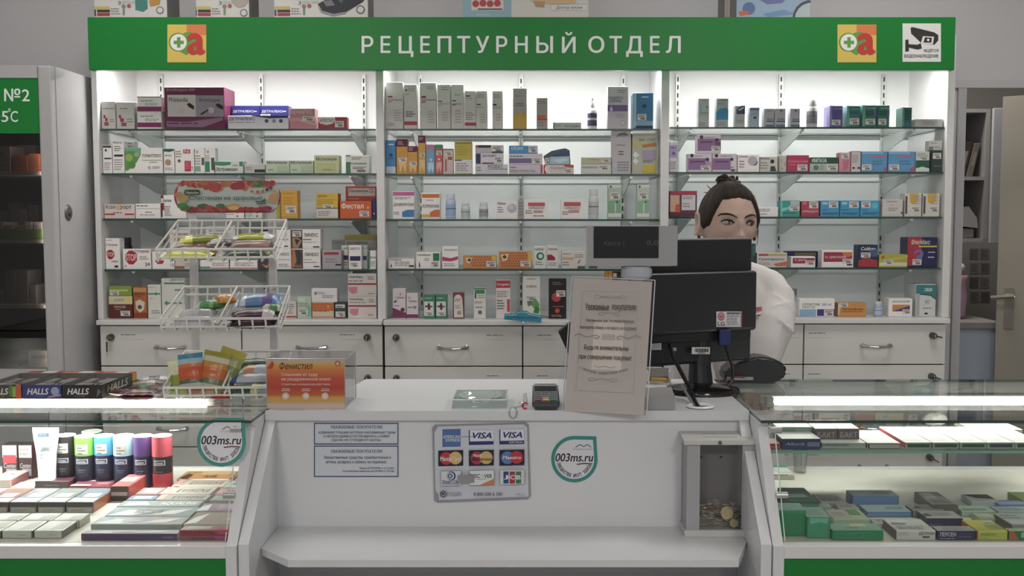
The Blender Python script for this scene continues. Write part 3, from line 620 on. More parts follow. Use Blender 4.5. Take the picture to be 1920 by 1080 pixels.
# item: x0, y0 (top), x1, bottom (0 = on the shelf), body colour, look, print, options
#   b = depth behind the shelf front, d = depth of the carton, side = colour of its ends, k = kind
ITEMS = {
('left', 'top'): [
 (189, 190, 217, 0, GY, 'pale grey carton with red dots, outer of pair', [sm(192, 201, 216, 206, 1), ('r', 193, 216, 197, 222, RD), ('r', 196, 221, 201, 228, RD), ('r', 194, 229, 203, 236, '#8f5a5c'), sm(205, 222, 215, 230, 2)]),
 (218, 191, 252, 0, GY, 'pale grey carton with red dots, inner of pair', [sm(225, 201, 246, 206, 1), ('r', 223, 216, 227, 222, RD), ('r', 225, 222, 232, 229, RD), ('r', 227, 230, 237, 237, '#8f5a5c'), sm(238, 221, 251, 231, 2)], {'side': '#6f6a69'}),
 (257, 210, 303, 0, W, 'white and magenta flat carton, lower of stack', [('r', 257, 230, 303, 239, '#8c2f62'), sm(264, 216, 295, 220, 1), sm(272, 222, 301, 228, 2)]),
 (257, 181, 303, 210, W, 'white and magenta flat carton, upper of stack', [('r', 257, 200, 303, 209, '#8c2f62'), sm(264, 187, 295, 191, 1), sm(272, 193, 301, 198, 2), ('r', 257, 181, 303, 183, '#6d6468')]),
 (308, 163, 421, 0, '#6b2449', 'large purple display carton with two pale panels', [('t', 'Флебодиа 600', 312, 165, 366, 172, '#b98fa5'), ('r', 314, 178, 367, 219, '#cfc6c9'), ('r', 367, 179, 420, 219, '#9d8fa0'), ('t', 'Phlebodia', 317, 183, 353, 191, '#5b4a56'), ('t', 'Флебодиа', 373, 184, 413, 192, '#5b4a56'), ('c', 341, 207, 6, '#d9b9b4'), ('p', [(350, 195), (356, 193), (364, 199), (364, 206), (354, 201)], '#3b2030'), ('c', 396, 207, 6, '#c6bcc4'), ('p', [(404, 196), (410, 194), (419, 199), (419, 206), (409, 202)], '#3b2030'), ('p', [(375, 214), (390, 205), (392, 207), (378, 216)], '#3b2838'), ('p', [(312, 228), (350, 229), (418, 220), (418, 226), (380, 239), (312, 239)], '#8a6a86'), sm(314, 229, 390, 234, 1, '#5c2444')], {'d': .12}),
 (434, 198, 487, 0, '#2b2a70', 'dark blue carton behind the white one, left', [('t', 'ДЕТРАЛЕКС', 437, 206, 476, 211, '#c9c8d8'), sm(476, 206, 483, 210, 1, '#c9c8d8')], {'b': .065}),
 (488, 198, 541, 0, '#2b2a70', 'dark blue carton behind the white one, right', [('t', 'ДЕТРАЛЕКС', 491, 206, 530, 211, '#c9c8d8'), sm(530, 206, 538, 210, 1, '#c9c8d8'), ('s', 488, 213, 507, 221)], {'b': .065}),
 (427, 217, 541, 0, '#d4d2d8', 'low wide white carton with dark lettering and icons', [('p', [(432, 217), (541, 217), (541, 221), (505, 222), (470, 217)], '#2b2a70'), ('t', 'ДЕТРАЛЕКС', 429, 220, 478, 227, '#3a3566'), sm(429, 228, 485, 231, 1), ('c', 500, 227, 3.6, '#55506c'), ('c', 514, 227, 3.6, '#8f8ba0'), ('c', 527, 227, 3.6, '#55506c')], {'d': .045}),
 (543, 203, 591, 0, '#bf7f88', 'pink carton with pale waves and white sticker', [('t', 'ВЕНАРУС', 545, 206, 586, 214, '#e0c4c8', 0, .02), ('p', [(543, 222), (560, 221), (591, 232), (591, 236), (558, 227), (543, 228)], '#cf9aa0'), ('s', 567, 218, 590, 227)]),
 (596, 219, 651, 0, '#9a2f3d', 'low dark red carton with white oval', [('p', [(597, 220), (628, 220), (629, 226), (624, 232), (612, 235), (600, 232), (597, 228)], '#d3cac8'), ('t', 'АНТИСТАКС', 599, 223, 626, 229, '#4a3638'), ('s', 628, 227, 645, 239)]),
],
('left', 'second'): [
 (191, 272, 210, 0, W, 'small white carton with black title, at the end', [('r', 192, 273, 209, 277, '#454242'), ('c', 198, 282, 2.5, '#555'), ('r', 194, 296, 209, 299, '#444'), sm(194, 304, 208, 320, 4)]),
 (211, 264, 233, 0, W, 'tall white carton with black title', [('t', 'Маркус', 213, 265, 231, 270, '#333'), sm(215, 273, 229, 284, 3, '#555'), ('r', 214, 290, 231, 294, '#333'), sm(214, 298, 230, 320, 5)]),
 (234, 264, 252, 0, '#c9c5c0', 'pale carton peeking out behind the green herbal one', [sm(236, 266, 250, 276, 2)], {'b': .08}),
 (234, 277, 305, 0, W, 'wide white carton with green leaf picture', [('p', [(234, 277), (265, 277), (264, 291), (256, 305), (240, 320), (234, 321)], '#5f8f4a'), ('p', [(234, 277), (265, 277), (263, 288), (250, 283), (234, 284)], '#6fa58c'), ('c', 242, 296, 7, '#8fb04a'), ('c', 247, 310, 7, '#4f8a34'), ('c', 257, 290, 5, '#86ad94'), ('t', 'ПЛАНТЕКС', 267, 289, 303, 295, '#333'), ('r', 266, 300, 305, 301, '#999'), sm(280, 303, 296, 306, 1), ('c', 280, 315, 3, '#b0aaa6'), sm(286, 312, 302, 317, 2)]),
 (307, 279, 327, 0, W, 'white carton with green top and brown medallion', [('p', [(307, 279), (327, 279), (326, 283), (318, 285), (307, 284)], '#25604c'), sm(309, 289, 325, 294, 1), ('c', 315, 305, 6, '#a58a72'), sm(309, 314, 325, 320, 2)]),
 (328, 279, 364, 0, W, 'white carton with two red blocks', [('r', 344, 280, 357, 288, '#b83342'), ('t', 'N', 346, 281, 354, 287, '#e3d0d0'), ('r', 346, 302, 358, 322, '#bb2c45'), sm(330, 282, 342, 296, 3), ('c', 336, 302, 3, '#666'), sm(348, 304, 356, 318, 5, '#d88a98'), sm(359, 312, 363, 320, 2, '#a33')]),
 (365, 277, 384, 0, W, 'white carton with green lower block, left twin', [('c', 370, 285, 2.5, '#aaa49c'), ('r', 378, 296, 383, 310, '#5a5552'), ('r', 365, 312, 376, 322, '#7fae8e'), sm(366, 290, 376, 310, 4)]),
 (384.5, 277, 404, 0, W, 'white carton with green lower block, right twin', [('c', 390, 285, 2.5, '#aaa49c'), ('r', 396, 296, 402, 320, '#5a5552'), ('r', 384.5, 303, 393, 323, '#2c8a58'), sm(386, 290, 394, 302, 3)]),
 (401, 302, 456, 0, '#cdd3cc', 'low green and white carton with black lettering', [('p', [(401, 303), (434, 304), (432, 309), (420, 311), (401, 310)], '#3c8a62'), ('r', 449, 303, 456, 312, '#3c8a62'), ('t', 'Эспумизан', 404, 314, 446, 323, '#2b2b2b', .25), sm(436, 308, 446, 312, 1)], {'d': .045}),
 (458, 308, 497, 0, '#bdbab8', 'low grey carton with dark strip at its corner', [('r', 477, 318, 497, 324, '#2c3b37'), sm(460, 312, 475, 320, 2)]),
 (498, 301, 543, 0, '#bac4b0', 'low pale green carton, left of twins', [('t', 'Мотилиум', 501, 302, 538, 309, '#2f3530'), ('r', 519, 311, 541, 324, '#a9b89c'), sm(502, 316, 516, 321, 1)]),
 (543.5, 301, 588, 0, '#bac4b0', 'low pale green carton, right of twins', [('t', 'Мотилиум', 546, 302, 584, 309, '#2f3530'), ('r', 564, 311, 587, 324, '#a9b89c'), sm(547, 316, 561, 321, 1)]),
 (589, 291, 636, 0, '#bdc49a', 'taller yellow green carton beside the pale green twins', [('t', 'Мотилиум', 593, 295, 631, 303, '#2f3530'), ('r', 592, 306, 630, 322, '#b2ba84'), sm(605, 316, 622, 321, 1)]),
 (648, 291, 693, 0, '#cfd0c8', 'white carton with green stripe and grey sticker', [('r', 648, 304, 657, 326, '#3f7d58'), ('t', 'Эссенциале', 655, 304, 687, 310, '#557263'), ('s', 658, 311, 690, 325), ('r', 648, 291, 657, 293, '#444'), sm(660, 294, 680, 300, 2)]),
],
('left', 'third'): [
 (195, 383, 253, 0, '#d6c8c4', 'pinkish white carton with red foot lines', [('t', 'Колофорт', 198, 384, 247, 394, '#3a3535'), ('r', 196, 401, 215, 404, '#b03038'), ('r', 234, 401, 252, 404, '#b03038'), sm(212, 396, 232, 402, 1), ('c', 222, 389, 5, '#dca77a')]),
 (254, 382, 301, 0, W, 'plain white carton with small grey print', [sm(256, 384, 282, 388, 1, '#444'), ('r', 256, 391, 300, 392, '#aaa'), sm(272, 396, 286, 401, 1), sm(262, 402, 299, 405, 1)]),
 (302, 366, 349, 0, W, 'white carton with black and red bars at left', [('r', 302, 366, 304, 372, K), ('r', 304, 366, 307, 372, RD), ('r', 302, 381, 304.5, 408, K), ('r', 304.5, 381, 308, 395, RD), ('t', 'Хилак', 305, 373, 322, 379, '#333'), sm(308, 386, 322, 406, 6)]),
 (424, 394, 458, 0, W, 'low white carton under the snack rack board, left', [sm(426, 397, 440, 404, 2), ('c', 445, 399, 1.5, K), ('c', 445, 406, 1.5, K)]),
 (459, 394, 492, 0, '#cfd0cc', 'low white carton with green disc under the board', [('c', 467, 402, 6, '#9cc0ae'), ('r', 459, 394, 460, 409, '#52605a'), ('c', 482, 399, 1.5, K), ('c', 482, 406, 1.5, K)]),
 (512, 360, 525, 0, '#c9bb4a', 'slim yellow carton edge behind the rack board', [('r', 512, 390, 525, 409, '#b9b24a')], {'b': .06}),
 (527, 357, 558, 0, '#d19a26', 'tall amber yellow carton with sticker', [sm(530, 361, 553, 364, 1, '#8a6a20'), sm(531, 368, 552, 384, 3, '#b98620'), ('s', 536, 387, 555, 401), ('r', 527, 404, 558, 407, '#c9a53a')]),
 (593, 362, 634, 0, '#cfaa2c', 'yellow over white carton', [('r', 593, 392, 634, 409, '#cdc9c8'), ('t', 'Де-Нол', 596, 365, 613, 371, '#6b561a'), sm(595, 373, 630, 386, 4, '#a98a2a'), ('s', 605, 384, 624, 391), ('r', 593, 390.5, 634, 392, '#55504a'), sm(596, 396, 622, 406, 3)], {'side': '#b96a2a'}),
 (648, 349, 704, 0, '#c24a30', 'tall orange red carton behind another orange one', [('r', 653, 353, 704, 368, '#d6cfcc'), ('t', 'Панзинорм', 655, 355, 690, 362, '#3a3230'), sm(692, 353, 703, 362, 2), sm(653, 371, 680, 375, 1, '#e0b0a0')], {'b': .085}),
 (637, 377, 697, 0, '#cc5a2a', 'orange carton with large white lettering', [('t', 'Фестал', 640, 381, 682, 392, '#e6dfd8', 0, .02), ('c', 690, 390, 2.5, '#d9a48a'), ('s', 674, 396, 692, 407)]),
 (698, 373, 705, 0, '#30366e', 'narrow dark blue carton by the divider', [sm(699, 398, 704, 404, 1, '#aaa')]),
],
('left', 'fourth'): [
 (196, 447, 225, 0, W, 'upright white carton with red stop octagon', [sm(198, 449, 212, 452, 1), ('t', 'Стопдиар', 198, 457, 221, 462, '#7a3036'), ('p', [(198, 473), (203, 469), (209, 469), (214, 474), (214, 481), (209, 487), (203, 487), (198, 481)], '#a8242f'), ('t', 'STOP', 198, 474, 213, 482, '#e3d8d6'), sm(208, 488, 223, 494, 1), ('r', 214, 499, 221, 503, K)]),
 ('bottle', 223, 446, 244, '#201e20', '#2b2a2c', 'black cylinder bottle between the two stop cartons', [], {'b': .05}),
 (230, 467, 283, 0, W, 'wide white carton with red stop octagon', [('p', [(235, 478), (242, 470), (250, 470), (257, 477), (257, 489), (250, 497), (242, 497), (235, 489)], '#ad2230'), ('t', 'STOP', 236, 477, 256, 490, '#e6dcda'), ('t', 'Стопдиар', 253, 468, 280, 475, '#8a2a34'), sm(262, 480, 281, 488, 2), ('t', '24', 272, 493, 281, 500, K), ('c', 235, 500, 2, '#aaa')]),
 (285, 472, 327, 0, W, 'white carton with red trapezoid behind rack basket', [('p', [(290, 489), (308, 489), (305, 496), (295, 496)], '#ad2230'), ('t', '12', 320, 495, 326, 501, K), ('p', [(292, 476), (297, 476), (295, 479)], K)]),
 (328, 489, 361, 0, '#cbbfb8', 'low carton with brown foot below the basket', [('r', 328, 500, 346, 505, '#a5583c'), sm(347, 493, 360, 501, 2)]),
 (318, 431, 358, 489, '#d2ccc8', 'white carton with dark title seen through top basket', [('t', 'Д тромс', 327, 436, 354, 442, '#333'), ('c', 324, 438, 1.2, K), ('r', 327, 446, 350, 452, '#a5823c')], {'on': 1}),
 (375, 488, 429, 0, W, 'low white carton with green foot below basket', [('r', 375, 501, 394, 505, '#5d8f6c'), sm(398, 492, 428, 500, 3), ('r', 395, 503, 429, 505, '#c47a80')]),
 (386, 424, 442, 488, '#c9c9c4', 'pale carton seen through the top basket wires', [sm(392, 430, 436, 446, 3)], {'on': 1}),
 (431, 488, 483, 0, W, 'low white carton with pink foot below basket', [sm(440, 492, 478, 500, 3), ('r', 431, 503, 483, 505, '#c47a80')]),
 (484, 484, 509, 0, '#4a3f45', 'carton with dark swirl below the basket right end', [('p', [(486, 488), (496, 498), (505, 492), (509, 488), (509, 505), (497, 505)], '#7a3a3c'), ('p', [(490, 496), (500, 504), (508, 494), (500, 500)], '#c9a55a')]),
 (488, 430, 516, 484, W, 'white carton with black top behind basket corner', [('r', 488, 430, 505, 434, K), sm(492, 440, 510, 448, 2)], {'on': 1}),
 (517, 467, 546, 0, W, 'white carton behind the rack post, lower', [('t', 'ИНЕКС', 520, 474, 543, 480, '#3a3638'), sm(522, 486, 544, 489, 1), sm(522, 495, 544, 502, 2)]),
 (517, 431, 545, 467, W, 'white carton behind the rack post, upper', [('t', 'С', 534, 437, 538, 443, '#3a3638'), ('r', 524, 448, 541, 450, '#c58a6a'), ('r', 528, 461, 540, 463, K)]),
 (546, 467, 601, 0, W, 'white carton with dark orange swirl, lower', [('r', 546, 468, 568, 505, '#6b4232'), ('p', [(550, 470), (560, 468), (567, 480), (562, 498), (553, 492), (549, 480)], '#39404f'), ('p', [(548, 468), (553, 470), (556, 490), (550, 503), (546.5, 503)], '#b5764a'), ('t', 'ЛИНЕКС', 571, 474, 598, 481, '#3a3638'), ('r', 569, 487, 585, 488, '#888'), sm(569, 491, 600, 494, 1), sm(549, 497, 568, 503, 1), ('r', 588, 500, 599, 502, K)]),
 (546, 430, 601, 467, W, 'white carton with dark orange swirl, upper', [('r', 546, 431, 567, 466, '#463a38'), ('p', [(548, 446), (560, 446), (566, 452), (558, 466), (548, 464)], '#a8805a'), ('p', [(552, 448), (562, 450), (556, 460)], '#333440'), ('s', 548, 433, 565, 444), ('t', 'ЛИНЕКС', 570, 437, 597, 444, '#3a3638'), ('r', 568, 448, 584, 450, '#888'), sm(568, 453, 600, 455, 1), ('r', 587, 462, 599, 464, K)]),
 (604, 469, 640, 0, '#a9a2a8', 'lilac grey carton with crimson band', [('r', 607, 473, 635, 478, '#a53046'), sm(610, 484, 634, 494, 2, '#857f88'), ('r', 629, 496, 640, 499, K)]),
 (622, 449, 648, 504, '#a5a5a5', 'grey carton behind the olive one', [sm(625, 452, 645, 458, 2, '#777')], {'b': .13, 'fl': 1}),
 (646, 440, 706, 0, '#b5b2ae', 'carton with olive yellow top behind white sachet cartons', [('r', 646, 440, 706, 451, '#a39a34'), ('t', 'РЕГИДРОН', 651, 454, 690, 460, '#3a3a40')], {'b': .09}),
 (640, 460, 653, 0, W, 'upright white carton with navy square, left of trio', [('t', 'СМЕ', 642, 464, 652, 468, '#44405a'), ('r', 643, 480, 653, 489, '#3f3d66'), sm(643, 492, 652, 501, 2)], {'b': .045}),
 (653.5, 460, 678, 0, W, 'upright white carton with navy square, front of trio', [('t', 'СМЕКТА', 655, 464, 675, 469, '#44405a'), ('r', 656, 481, 676, 490, '#2f2d5c'), ('s', 656, 493, 672, 502)]),
 (679, 460, 690, 0, '#cfd3d3', 'upright white carton with navy square, right of trio', [('t', 'КТА', 680, 464, 689, 468, '#44405a'), ('r', 679, 481, 688, 489, '#3f4a7a'), ('r', 688, 460, 690, 504, '#7fb0a0')], {'b': .03}),
 (691, 470, 705, 0, W, 'white and green carton by the divider', [('r', 691, 470, 694, 505, '#4f8a62'), ('t', 'Креон', 694, 481, 705, 486, '#2a4a3a'), sm(695, 490, 705, 501, 3)]),
],
('left', 'lowest'): [
 (204, 555, 249, 0, '#5e2a22', 'brown and cream carton below a green one', [('r', 204, 555, 249, 571, '#cfc4a4'), ('c', 240, 562, 8, '#d3c37c'), sm(214, 560, 236, 566, 2), ('t', 'СЕНАДЕ', 214, 574, 236, 579, '#cdbfb5'), sm(216, 580, 232, 582, 1, '#bba9a0'), ('s', 226, 584, 244, 594)]),
 (204, 537, 247, 555, '#7d9a3c', 'low green carton lying on the brown one', [('r', 204, 543, 240, 546, '#b9c46a'), ('s', 206, 546, 223, 554)]),
 (250, 538, 276, 0, '#a8602e', 'upright orange brown carton with white flower', [('r', 250, 540, 276, 548, '#c98a52'), ('t', 'ВОЛОС', 253, 549, 273, 554, '#3a221a'), sm(256, 555, 270, 557, 1, K), ('p', [(254, 566), (262, 562), (272, 568), (270, 582), (262, 588), (255, 580)], '#cfc4b0'), ('c', 262, 577, 4, '#5a4a34'), ('r', 250, 588, 276, 597, '#8c3a20')]),
 (277, 534, 302, 0, '#d3d3cd', 'white carton with green line and cross, small', [('r', 278, 550, 301, 553, '#3c8f6c'), ('p', [(290, 551), (293, 548), (296, 551), (293, 555)], '#2a7a58'), sm(280, 537, 296, 540, 1, '#7fae98'), sm(281, 558, 290, 562, 1, '#c99'), sm(284, 582, 300, 590, 2)]),
 (303, 522, 347, 0, '#d3d3cd', 'larger white carton with two green lines', [('r', 308, 530, 347, 533, '#3c7f62'), ('t', 'ДЖИНТРОП', 320, 523, 345, 528, '#2f6a52'), ('r', 308, 568, 346, 571, '#4c9a74'), ('p', [(308, 569), (312, 565), (316, 569), (312, 574)], '#3c8f6c'), sm(328, 540, 345, 548, 1)], {'d': .09}),
 (527, 565, 556, 0, '#cfc9c2', 'white carton with red foot beside rack post', [('r', 527, 594, 556, 597, '#b03a34'), sm(532, 569, 552, 590, 5, '#777')]),
 (557, 556, 584, 0, '#b3c8b4', 'pale green carton', [('r', 559, 559, 572, 566, '#cfd8cc'), sm(560, 568, 582, 576, 2), ('r', 574, 576, 584, 595, '#7fb596'), ('s', 559, 580, 577, 592)]),
 (585, 567, 626, 0, '#cfc0ac', 'orange and white carton under a tilted white box', [('r', 585, 568, 626, 584, '#c96a34'), ('c', 616, 575, 2.5, '#d9a57a'), sm(588, 582, 622, 586, 1, '#8a5a3a'), ('r', 585, 595, 626, 597, '#c98a5a')]),
 (584, 541, 632, 567, W, 'white carton lying on the orange and white one', [('c', 592, 550, 3, '#8a8a8a'), sm(596, 547, 612, 552, 2), sm(604, 553, 630, 559, 2)]),
 (627, 567, 650, 0, '#3a4448', 'small dark carton with white panel', [('r', 629, 571, 647, 596, '#c9cdcb'), sm(631, 573, 645, 578, 1, '#333'), ('r', 629, 578, 648, 585, '#3c4e52'), ('s', 632, 586, 646, 595), ('r', 627, 596, 650, 598, '#a83a34')]),
 (652, 556, 706, 0, '#d6cdc8', 'white carton with pink square, lower of two', [('t', 'Гепа-Мерц', 655, 559, 682, 564, '#2b2728'), sm(655, 566, 688, 569, 1), ('r', 653, 573, 706, 576, '#a32c46'), ('p', [(656, 580), (672, 580), (671, 592), (662, 593), (656, 588)], '#cf7f98'), sm(692, 560, 704, 568, 2), sm(690, 590, 704, 593, 1)]),
 (652, 513, 706, 556, '#d6cdc8', 'white carton with pink square, upper of two', [('t', 'Гепа-Мерц', 654, 517, 680, 522, '#2b2728'), sm(654, 524, 686, 529, 1), ('r', 652, 531, 706, 534, '#a32c46'), ('p', [(654, 538), (670, 538), (669, 549), (660, 551), (654, 546)], '#cf7f98'), sm(690, 517, 704, 525, 2), sm(690, 549, 704, 552, 1)]),
],
('middle', 'top'): [
 (724, 154, 756, 0, GY, 'tall grey carton with red dash at half height', [('r', 727, 180, 736, 183, '#9a3a42'), ('t', 'биолиум', 728, 185, 753, 190, '#8b4a4c'), ('r', 727, 190, 735, 192, '#b87'), sm(738, 205, 752, 228, 5, '#aaa3a2'), sm(727, 230, 744, 237, 2)]),
 (757.5, 158, 782, 0, GY, 'tall grey carton with black dash and crimson foot', [('r', 760, 168, 763, 171, K), sm(764, 161, 780, 172, 3), ('r', 760, 176, 767, 178, '#b88'), sm(761, 208, 779, 220, 3, '#444'), ('r', 758, 228, 782, 235, '#a83c50')]),
 (787, 155, 818, 0, GY, 'tall grey carton with bright red dash, upper half', [('r', 790, 180, 799, 184, '#b0303c'), ('t', 'биолиум', 790, 185, 817, 190, '#8b4a4c'), ('r', 790, 190, 798, 193, '#b06a6c'), sm(800, 161, 814, 168, 2), sm(802, 207, 815, 232, 5, '#aaa3a2')]),
 (820, 158, 845, 0, GY, 'tall grey carton with red dash, fourth of the row', [('r', 821, 189, 829, 191, '#b0303c'), ('t', 'биолиум', 822, 193, 843, 196, '#a07a7a'), sm(828, 162, 843, 170, 2), ('r', 821, 197, 828, 199, '#c9a'), sm(829, 208, 842, 228, 4, '#aaa3a2')]),
 (845.5, 158, 870, 0, GY, 'tall grey carton with black and red dashes', [('r', 848, 188, 855, 190, '#3a2a2c'), sm(848, 193, 868, 197, 1), ('r', 848, 195, 854, 198, '#b05a60'), sm(852, 176, 866, 180, 1), sm(853, 205, 866, 232, 5, '#aaa3a2')]),
 (871, 170, 892.5, 0, GY, 'shorter grey carton with crimson foot', [('r', 873, 179, 882, 181, K), sm(873, 183, 890, 186, 1), sm(873, 210, 890, 226, 4), ('r', 871, 230, 892.5, 236, '#a83c50')]),
 (893, 170, 914, 0, GY, 'shorter grey carton with black dash, no red', [('r', 894, 195, 901, 197, K), sm(895, 176, 910, 184, 2), sm(894, 199, 912, 203, 2), sm(900, 212, 912, 232, 4, '#aaa3a2')]),
 (923, 170, 943, 0, GY, 'shorter grey carton standing alone', [('r', 924, 195, 931, 198, K), sm(925, 176, 940, 184, 2), sm(924, 199, 942, 204, 2), sm(930, 212, 940, 228, 3, '#aaa3a2')]),
 (961.5, 165, 988, 0, '#aaa5a3', 'tall grey carton with yellow lower part', [('r', 961.5, 214, 988, 241, '#c9a23c'), ('r', 966, 211, 984, 218, '#bfa24a'), sm(966, 178, 980, 182, 1), sm(966, 192, 984, 200, 2, '#6f6a68')]),
 (1006, 183, 1027, 0, '#aaa19d', 'slim grey carton with orange lower ornament', [('r', 1007, 216, 1024, 223, '#c9693c'), ('r', 1008, 223, 1026, 226, '#b8492c'), sm(1008, 188, 1024, 196, 2), sm(1009, 228, 1022, 238, 2)]),
 (1037, 229, 1090, 0, '#b9c0ba', 'low flat carton with grey letters', [('t', 'РЕГЕЦИН', 1058, 235, 1086, 240, '#4f6664'), ('r', 1037, 229, 1039, 241, '#3a3a3a'), sm(1041, 233, 1055, 239, 2)]),
 ('spray', 1102, 181, 1120, '#d6d6da', '#e0e0e2', 'white spray bottle with purple label', ['#4d4a68'], {}),
 (1139, 162, 1178, 0, '#c3bec8', 'tall white carton with violet band', [sm(1158, 167, 1176, 175, 2), ('t', 'БОШИРОН', 1142, 181, 1168, 186, '#4d4a60'), ('t', 'CONTROL', 1142, 187, 1166, 192, '#4d4a60'), ('r', 1139, 197, 1177, 209, '#77689c'), ('p', [(1146, 198), (1149, 206), (1146, 210), (1143, 206)], '#d3cfe0'), sm(1156, 212, 1174, 222, 3, '#aaa'), ('c', 1168, 231, 5, '#9a96a4'), ('c', 1168, 231, 4, '#c9c6d0')]),
 (1187, 174, 1225, 0, '#2f76a8', 'deep blue carton with pale sticker', [('r', 1187, 175, 1193, 240, '#9cc0cc'), ('r', 1203, 181, 1216, 183, '#b9d3e3'), ('c', 1208, 199, 4, '#1e4a7a'), ('s', 1195, 214, 1212, 226), ('r', 1193, 227, 1225, 236, '#7fa9c4'), ('r', 1192, 236, 1225, 241, '#28404a')], {'d': .08}),
],
('middle', 'second'): [
 (723, 263, 742, 0, '#3f84b8', 'blue carton at the bay end', [('r', 728, 270, 738, 272, '#cfe0ea'), ('c', 733, 291, 3.5, '#23486e'), sm(728, 295, 740, 299, 1, '#274a6a'), ('r', 723, 313, 742, 326, '#bcc9cf')]),
 (743, 261, 765, 0, '#c98f34', 'wide orange carton with purple cap', [('r', 743, 261, 766, 275, '#5a2440'), sm(746, 264, 758, 272, 3, '#c9aab8'), ('p', [(746, 296), (764, 296), (762, 308), (760, 326), (755, 310), (750, 326), (748, 310)], '#d9b984'), ('s', 747, 296, 763, 303)]),
 (764, 274, 783, 0, '#c98f34', 'shorter orange carton with purple cap', [('r', 764, 274, 783, 285, '#5a2440'), sm(766, 276, 776, 283, 3, '#c9aab8'), ('p', [(767, 305), (781, 305), (779, 326), (774, 314), (769, 326)], '#d9b984'), ('s', 768, 303, 782, 310)], {'d': .05}),
 (784, 254, 798, 0, '#c9983c', 'tall narrow orange carton with purple cap', [('r', 784, 254, 798, 268, '#5a2440'), sm(786, 257, 794, 263, 2, '#c9aab8'), ('p', [(786, 300), (797, 300), (796, 326), (791, 312), (787, 326)], '#d9b984'), ('s', 787, 287, 797, 294)]),
 (799, 271, 815, 0, '#6f9fc0', 'pink topped blue carton with white figure', [('r', 799, 271, 815, 280, '#b5788e'), ('r', 799, 279, 815, 284, '#8f8fae'), ('c', 808, 300, 2.2, '#cfdbe3'), ('p', [(803, 305), (813, 305), (814, 316), (811, 326), (808, 316), (805, 326), (802, 316)], '#b9cfdc')]),
 (816, 271, 830, 0, '#c9544c', 'green topped red carton with white figure', [('r', 816, 271, 830, 280, '#3f8a5c'), ('c', 823, 299, 2.2, '#ddc9c4'), ('p', [(819, 304), (828, 304), (828, 314), (826, 326), (823, 314), (820, 326), (818, 314)], '#d0aaa2'), ('s', 818, 283, 829, 291)]),
 (831, 279, 850, 0, '#c9b5b0', 'white carton with red top line', [('r', 831, 279, 850, 281, '#6b3a3e'), ('s', 834, 284, 848, 292), ('r', 840, 294, 848, 300, '#a5504c'), ('p', [(834, 300), (838, 298), (838, 322), (834, 322)], '#a86a66')]),
 (852, 265, 885, 0, '#b9a83c', 'yellow over white carton', [('r', 852, 300, 885, 326, '#d0cdd0'), ('r', 855, 267, 884, 270, '#8f7f2a'), sm(856, 273, 880, 292, 4, '#a5942f'), ('r', 852, 300, 866, 302, '#54506a'), sm(855, 305, 882, 322, 4)]),
 (891, 308, 952, 0, '#c9c4cc', 'white carton with dark title, bottom of stack', [('t', 'РОЗЕКС', 915, 309, 943, 316, '#3f3f4a'), ('r', 915, 317, 952, 318, '#777'), sm(894, 312, 904, 322, 2)]),
 (891, 287, 944, 308, '#cfc9d2', 'white carton with navy block, middle of stack', [('r', 892, 288, 901, 307, '#39395f'), ('t', 'ДАЛАЦИН', 904, 290, 930, 295, '#4a4a58'), ('r', 904, 305, 926, 307, '#4a2a4a'), ('s', 926, 294, 943, 305)]),
 (891, 272, 944, 287, '#b9b2b8', 'grey carton with dark label, top of stack', [('r', 892, 272, 897, 277, '#a83a5a'), ('r', 897, 272, 920, 277, '#3a3440'), ('s', 922, 273, 943, 286), ('r', 922, 284, 944, 287, '#2f5a52')]),
 (954, 309, 1018, 0, '#c6bcc9', 'lilac carton, bottom of three', [sm(956, 312, 970, 316, 1, '#555'), sm(956, 318, 1010, 324, 2), ('r', 1014, 309, 1018, 326, '#b0495a')]),
 (954, 288, 1017, 309, '#c9c2cc', 'lilac carton with violet band, middle of three', [('r', 954, 297, 997, 306, '#74688f'), sm(956, 291, 982, 295, 1, '#555'), ('s', 998, 296, 1015, 307)]),
 (954, 273, 1008, 288, '#4b8ec4', 'blue carton, top of three', [('t', 'АЛЕЗАМЕ', 958, 275, 981, 281, '#d6e3ee'), ('s', 991, 274, 1007, 286)]),
 (1019, 309, 1076, 0, '#cbc6c2', 'white carton with red corner and white arcs', [('p', [(1056, 309), (1076, 309), (1076, 315), (1060, 313)], '#c0453c'), ('t', 'ТИЗИН', 1032, 313, 1062, 318, '#b07a74'), ('s', 1056, 317, 1073, 324), ('p', [(1019, 309), (1025, 309), (1022, 318), (1026, 326), (1019, 326)], '#c22f38'), ('p', [(1023, 310), (1025, 310), (1023, 318), (1027, 326), (1025, 326), (1021, 318)], '#eee'), ('p', [(1028, 310), (1030, 310), (1027, 318), (1032, 326), (1030, 326), (1025, 318)], '#eee')], {'d': .05}),
 ('hood', 1020, 278, 1070, '#4c545c', '#9fbccb', 'dark curved blister pack above the white red carton', [], {'base': 309}),
 (1090, 308, 1146, 0, '#c9c9c2', 'low cream carton, lower of two', [('t', 'ФЛЕМОКСИН', 1092, 312, 1120, 316, '#5a6a80'), ('s', 1122, 310, 1142, 319)]),
 (1090, 295, 1146, 308, '#b5b594', 'low olive cream carton, upper of two', [sm(1104, 298, 1126, 301, 1), ('s', 1128, 298, 1144, 304)]),
 (1147, 245, 1183, 0, '#b7b2b5', 'tall white carton with oval at top', [('p', [(1153, 258), (1160, 250), (1172, 248), (1178, 254), (1176, 252), (1165, 253)], '#77737a'), ('r', 1156, 254, 1174, 256, '#8a7f86'), sm(1156, 270, 1176, 274, 1), sm(1160, 282, 1172, 292, 2, '#555'), ('r', 1150, 306, 1156, 316, '#a9c0cf'), sm(1158, 302, 1180, 322, 4)]),
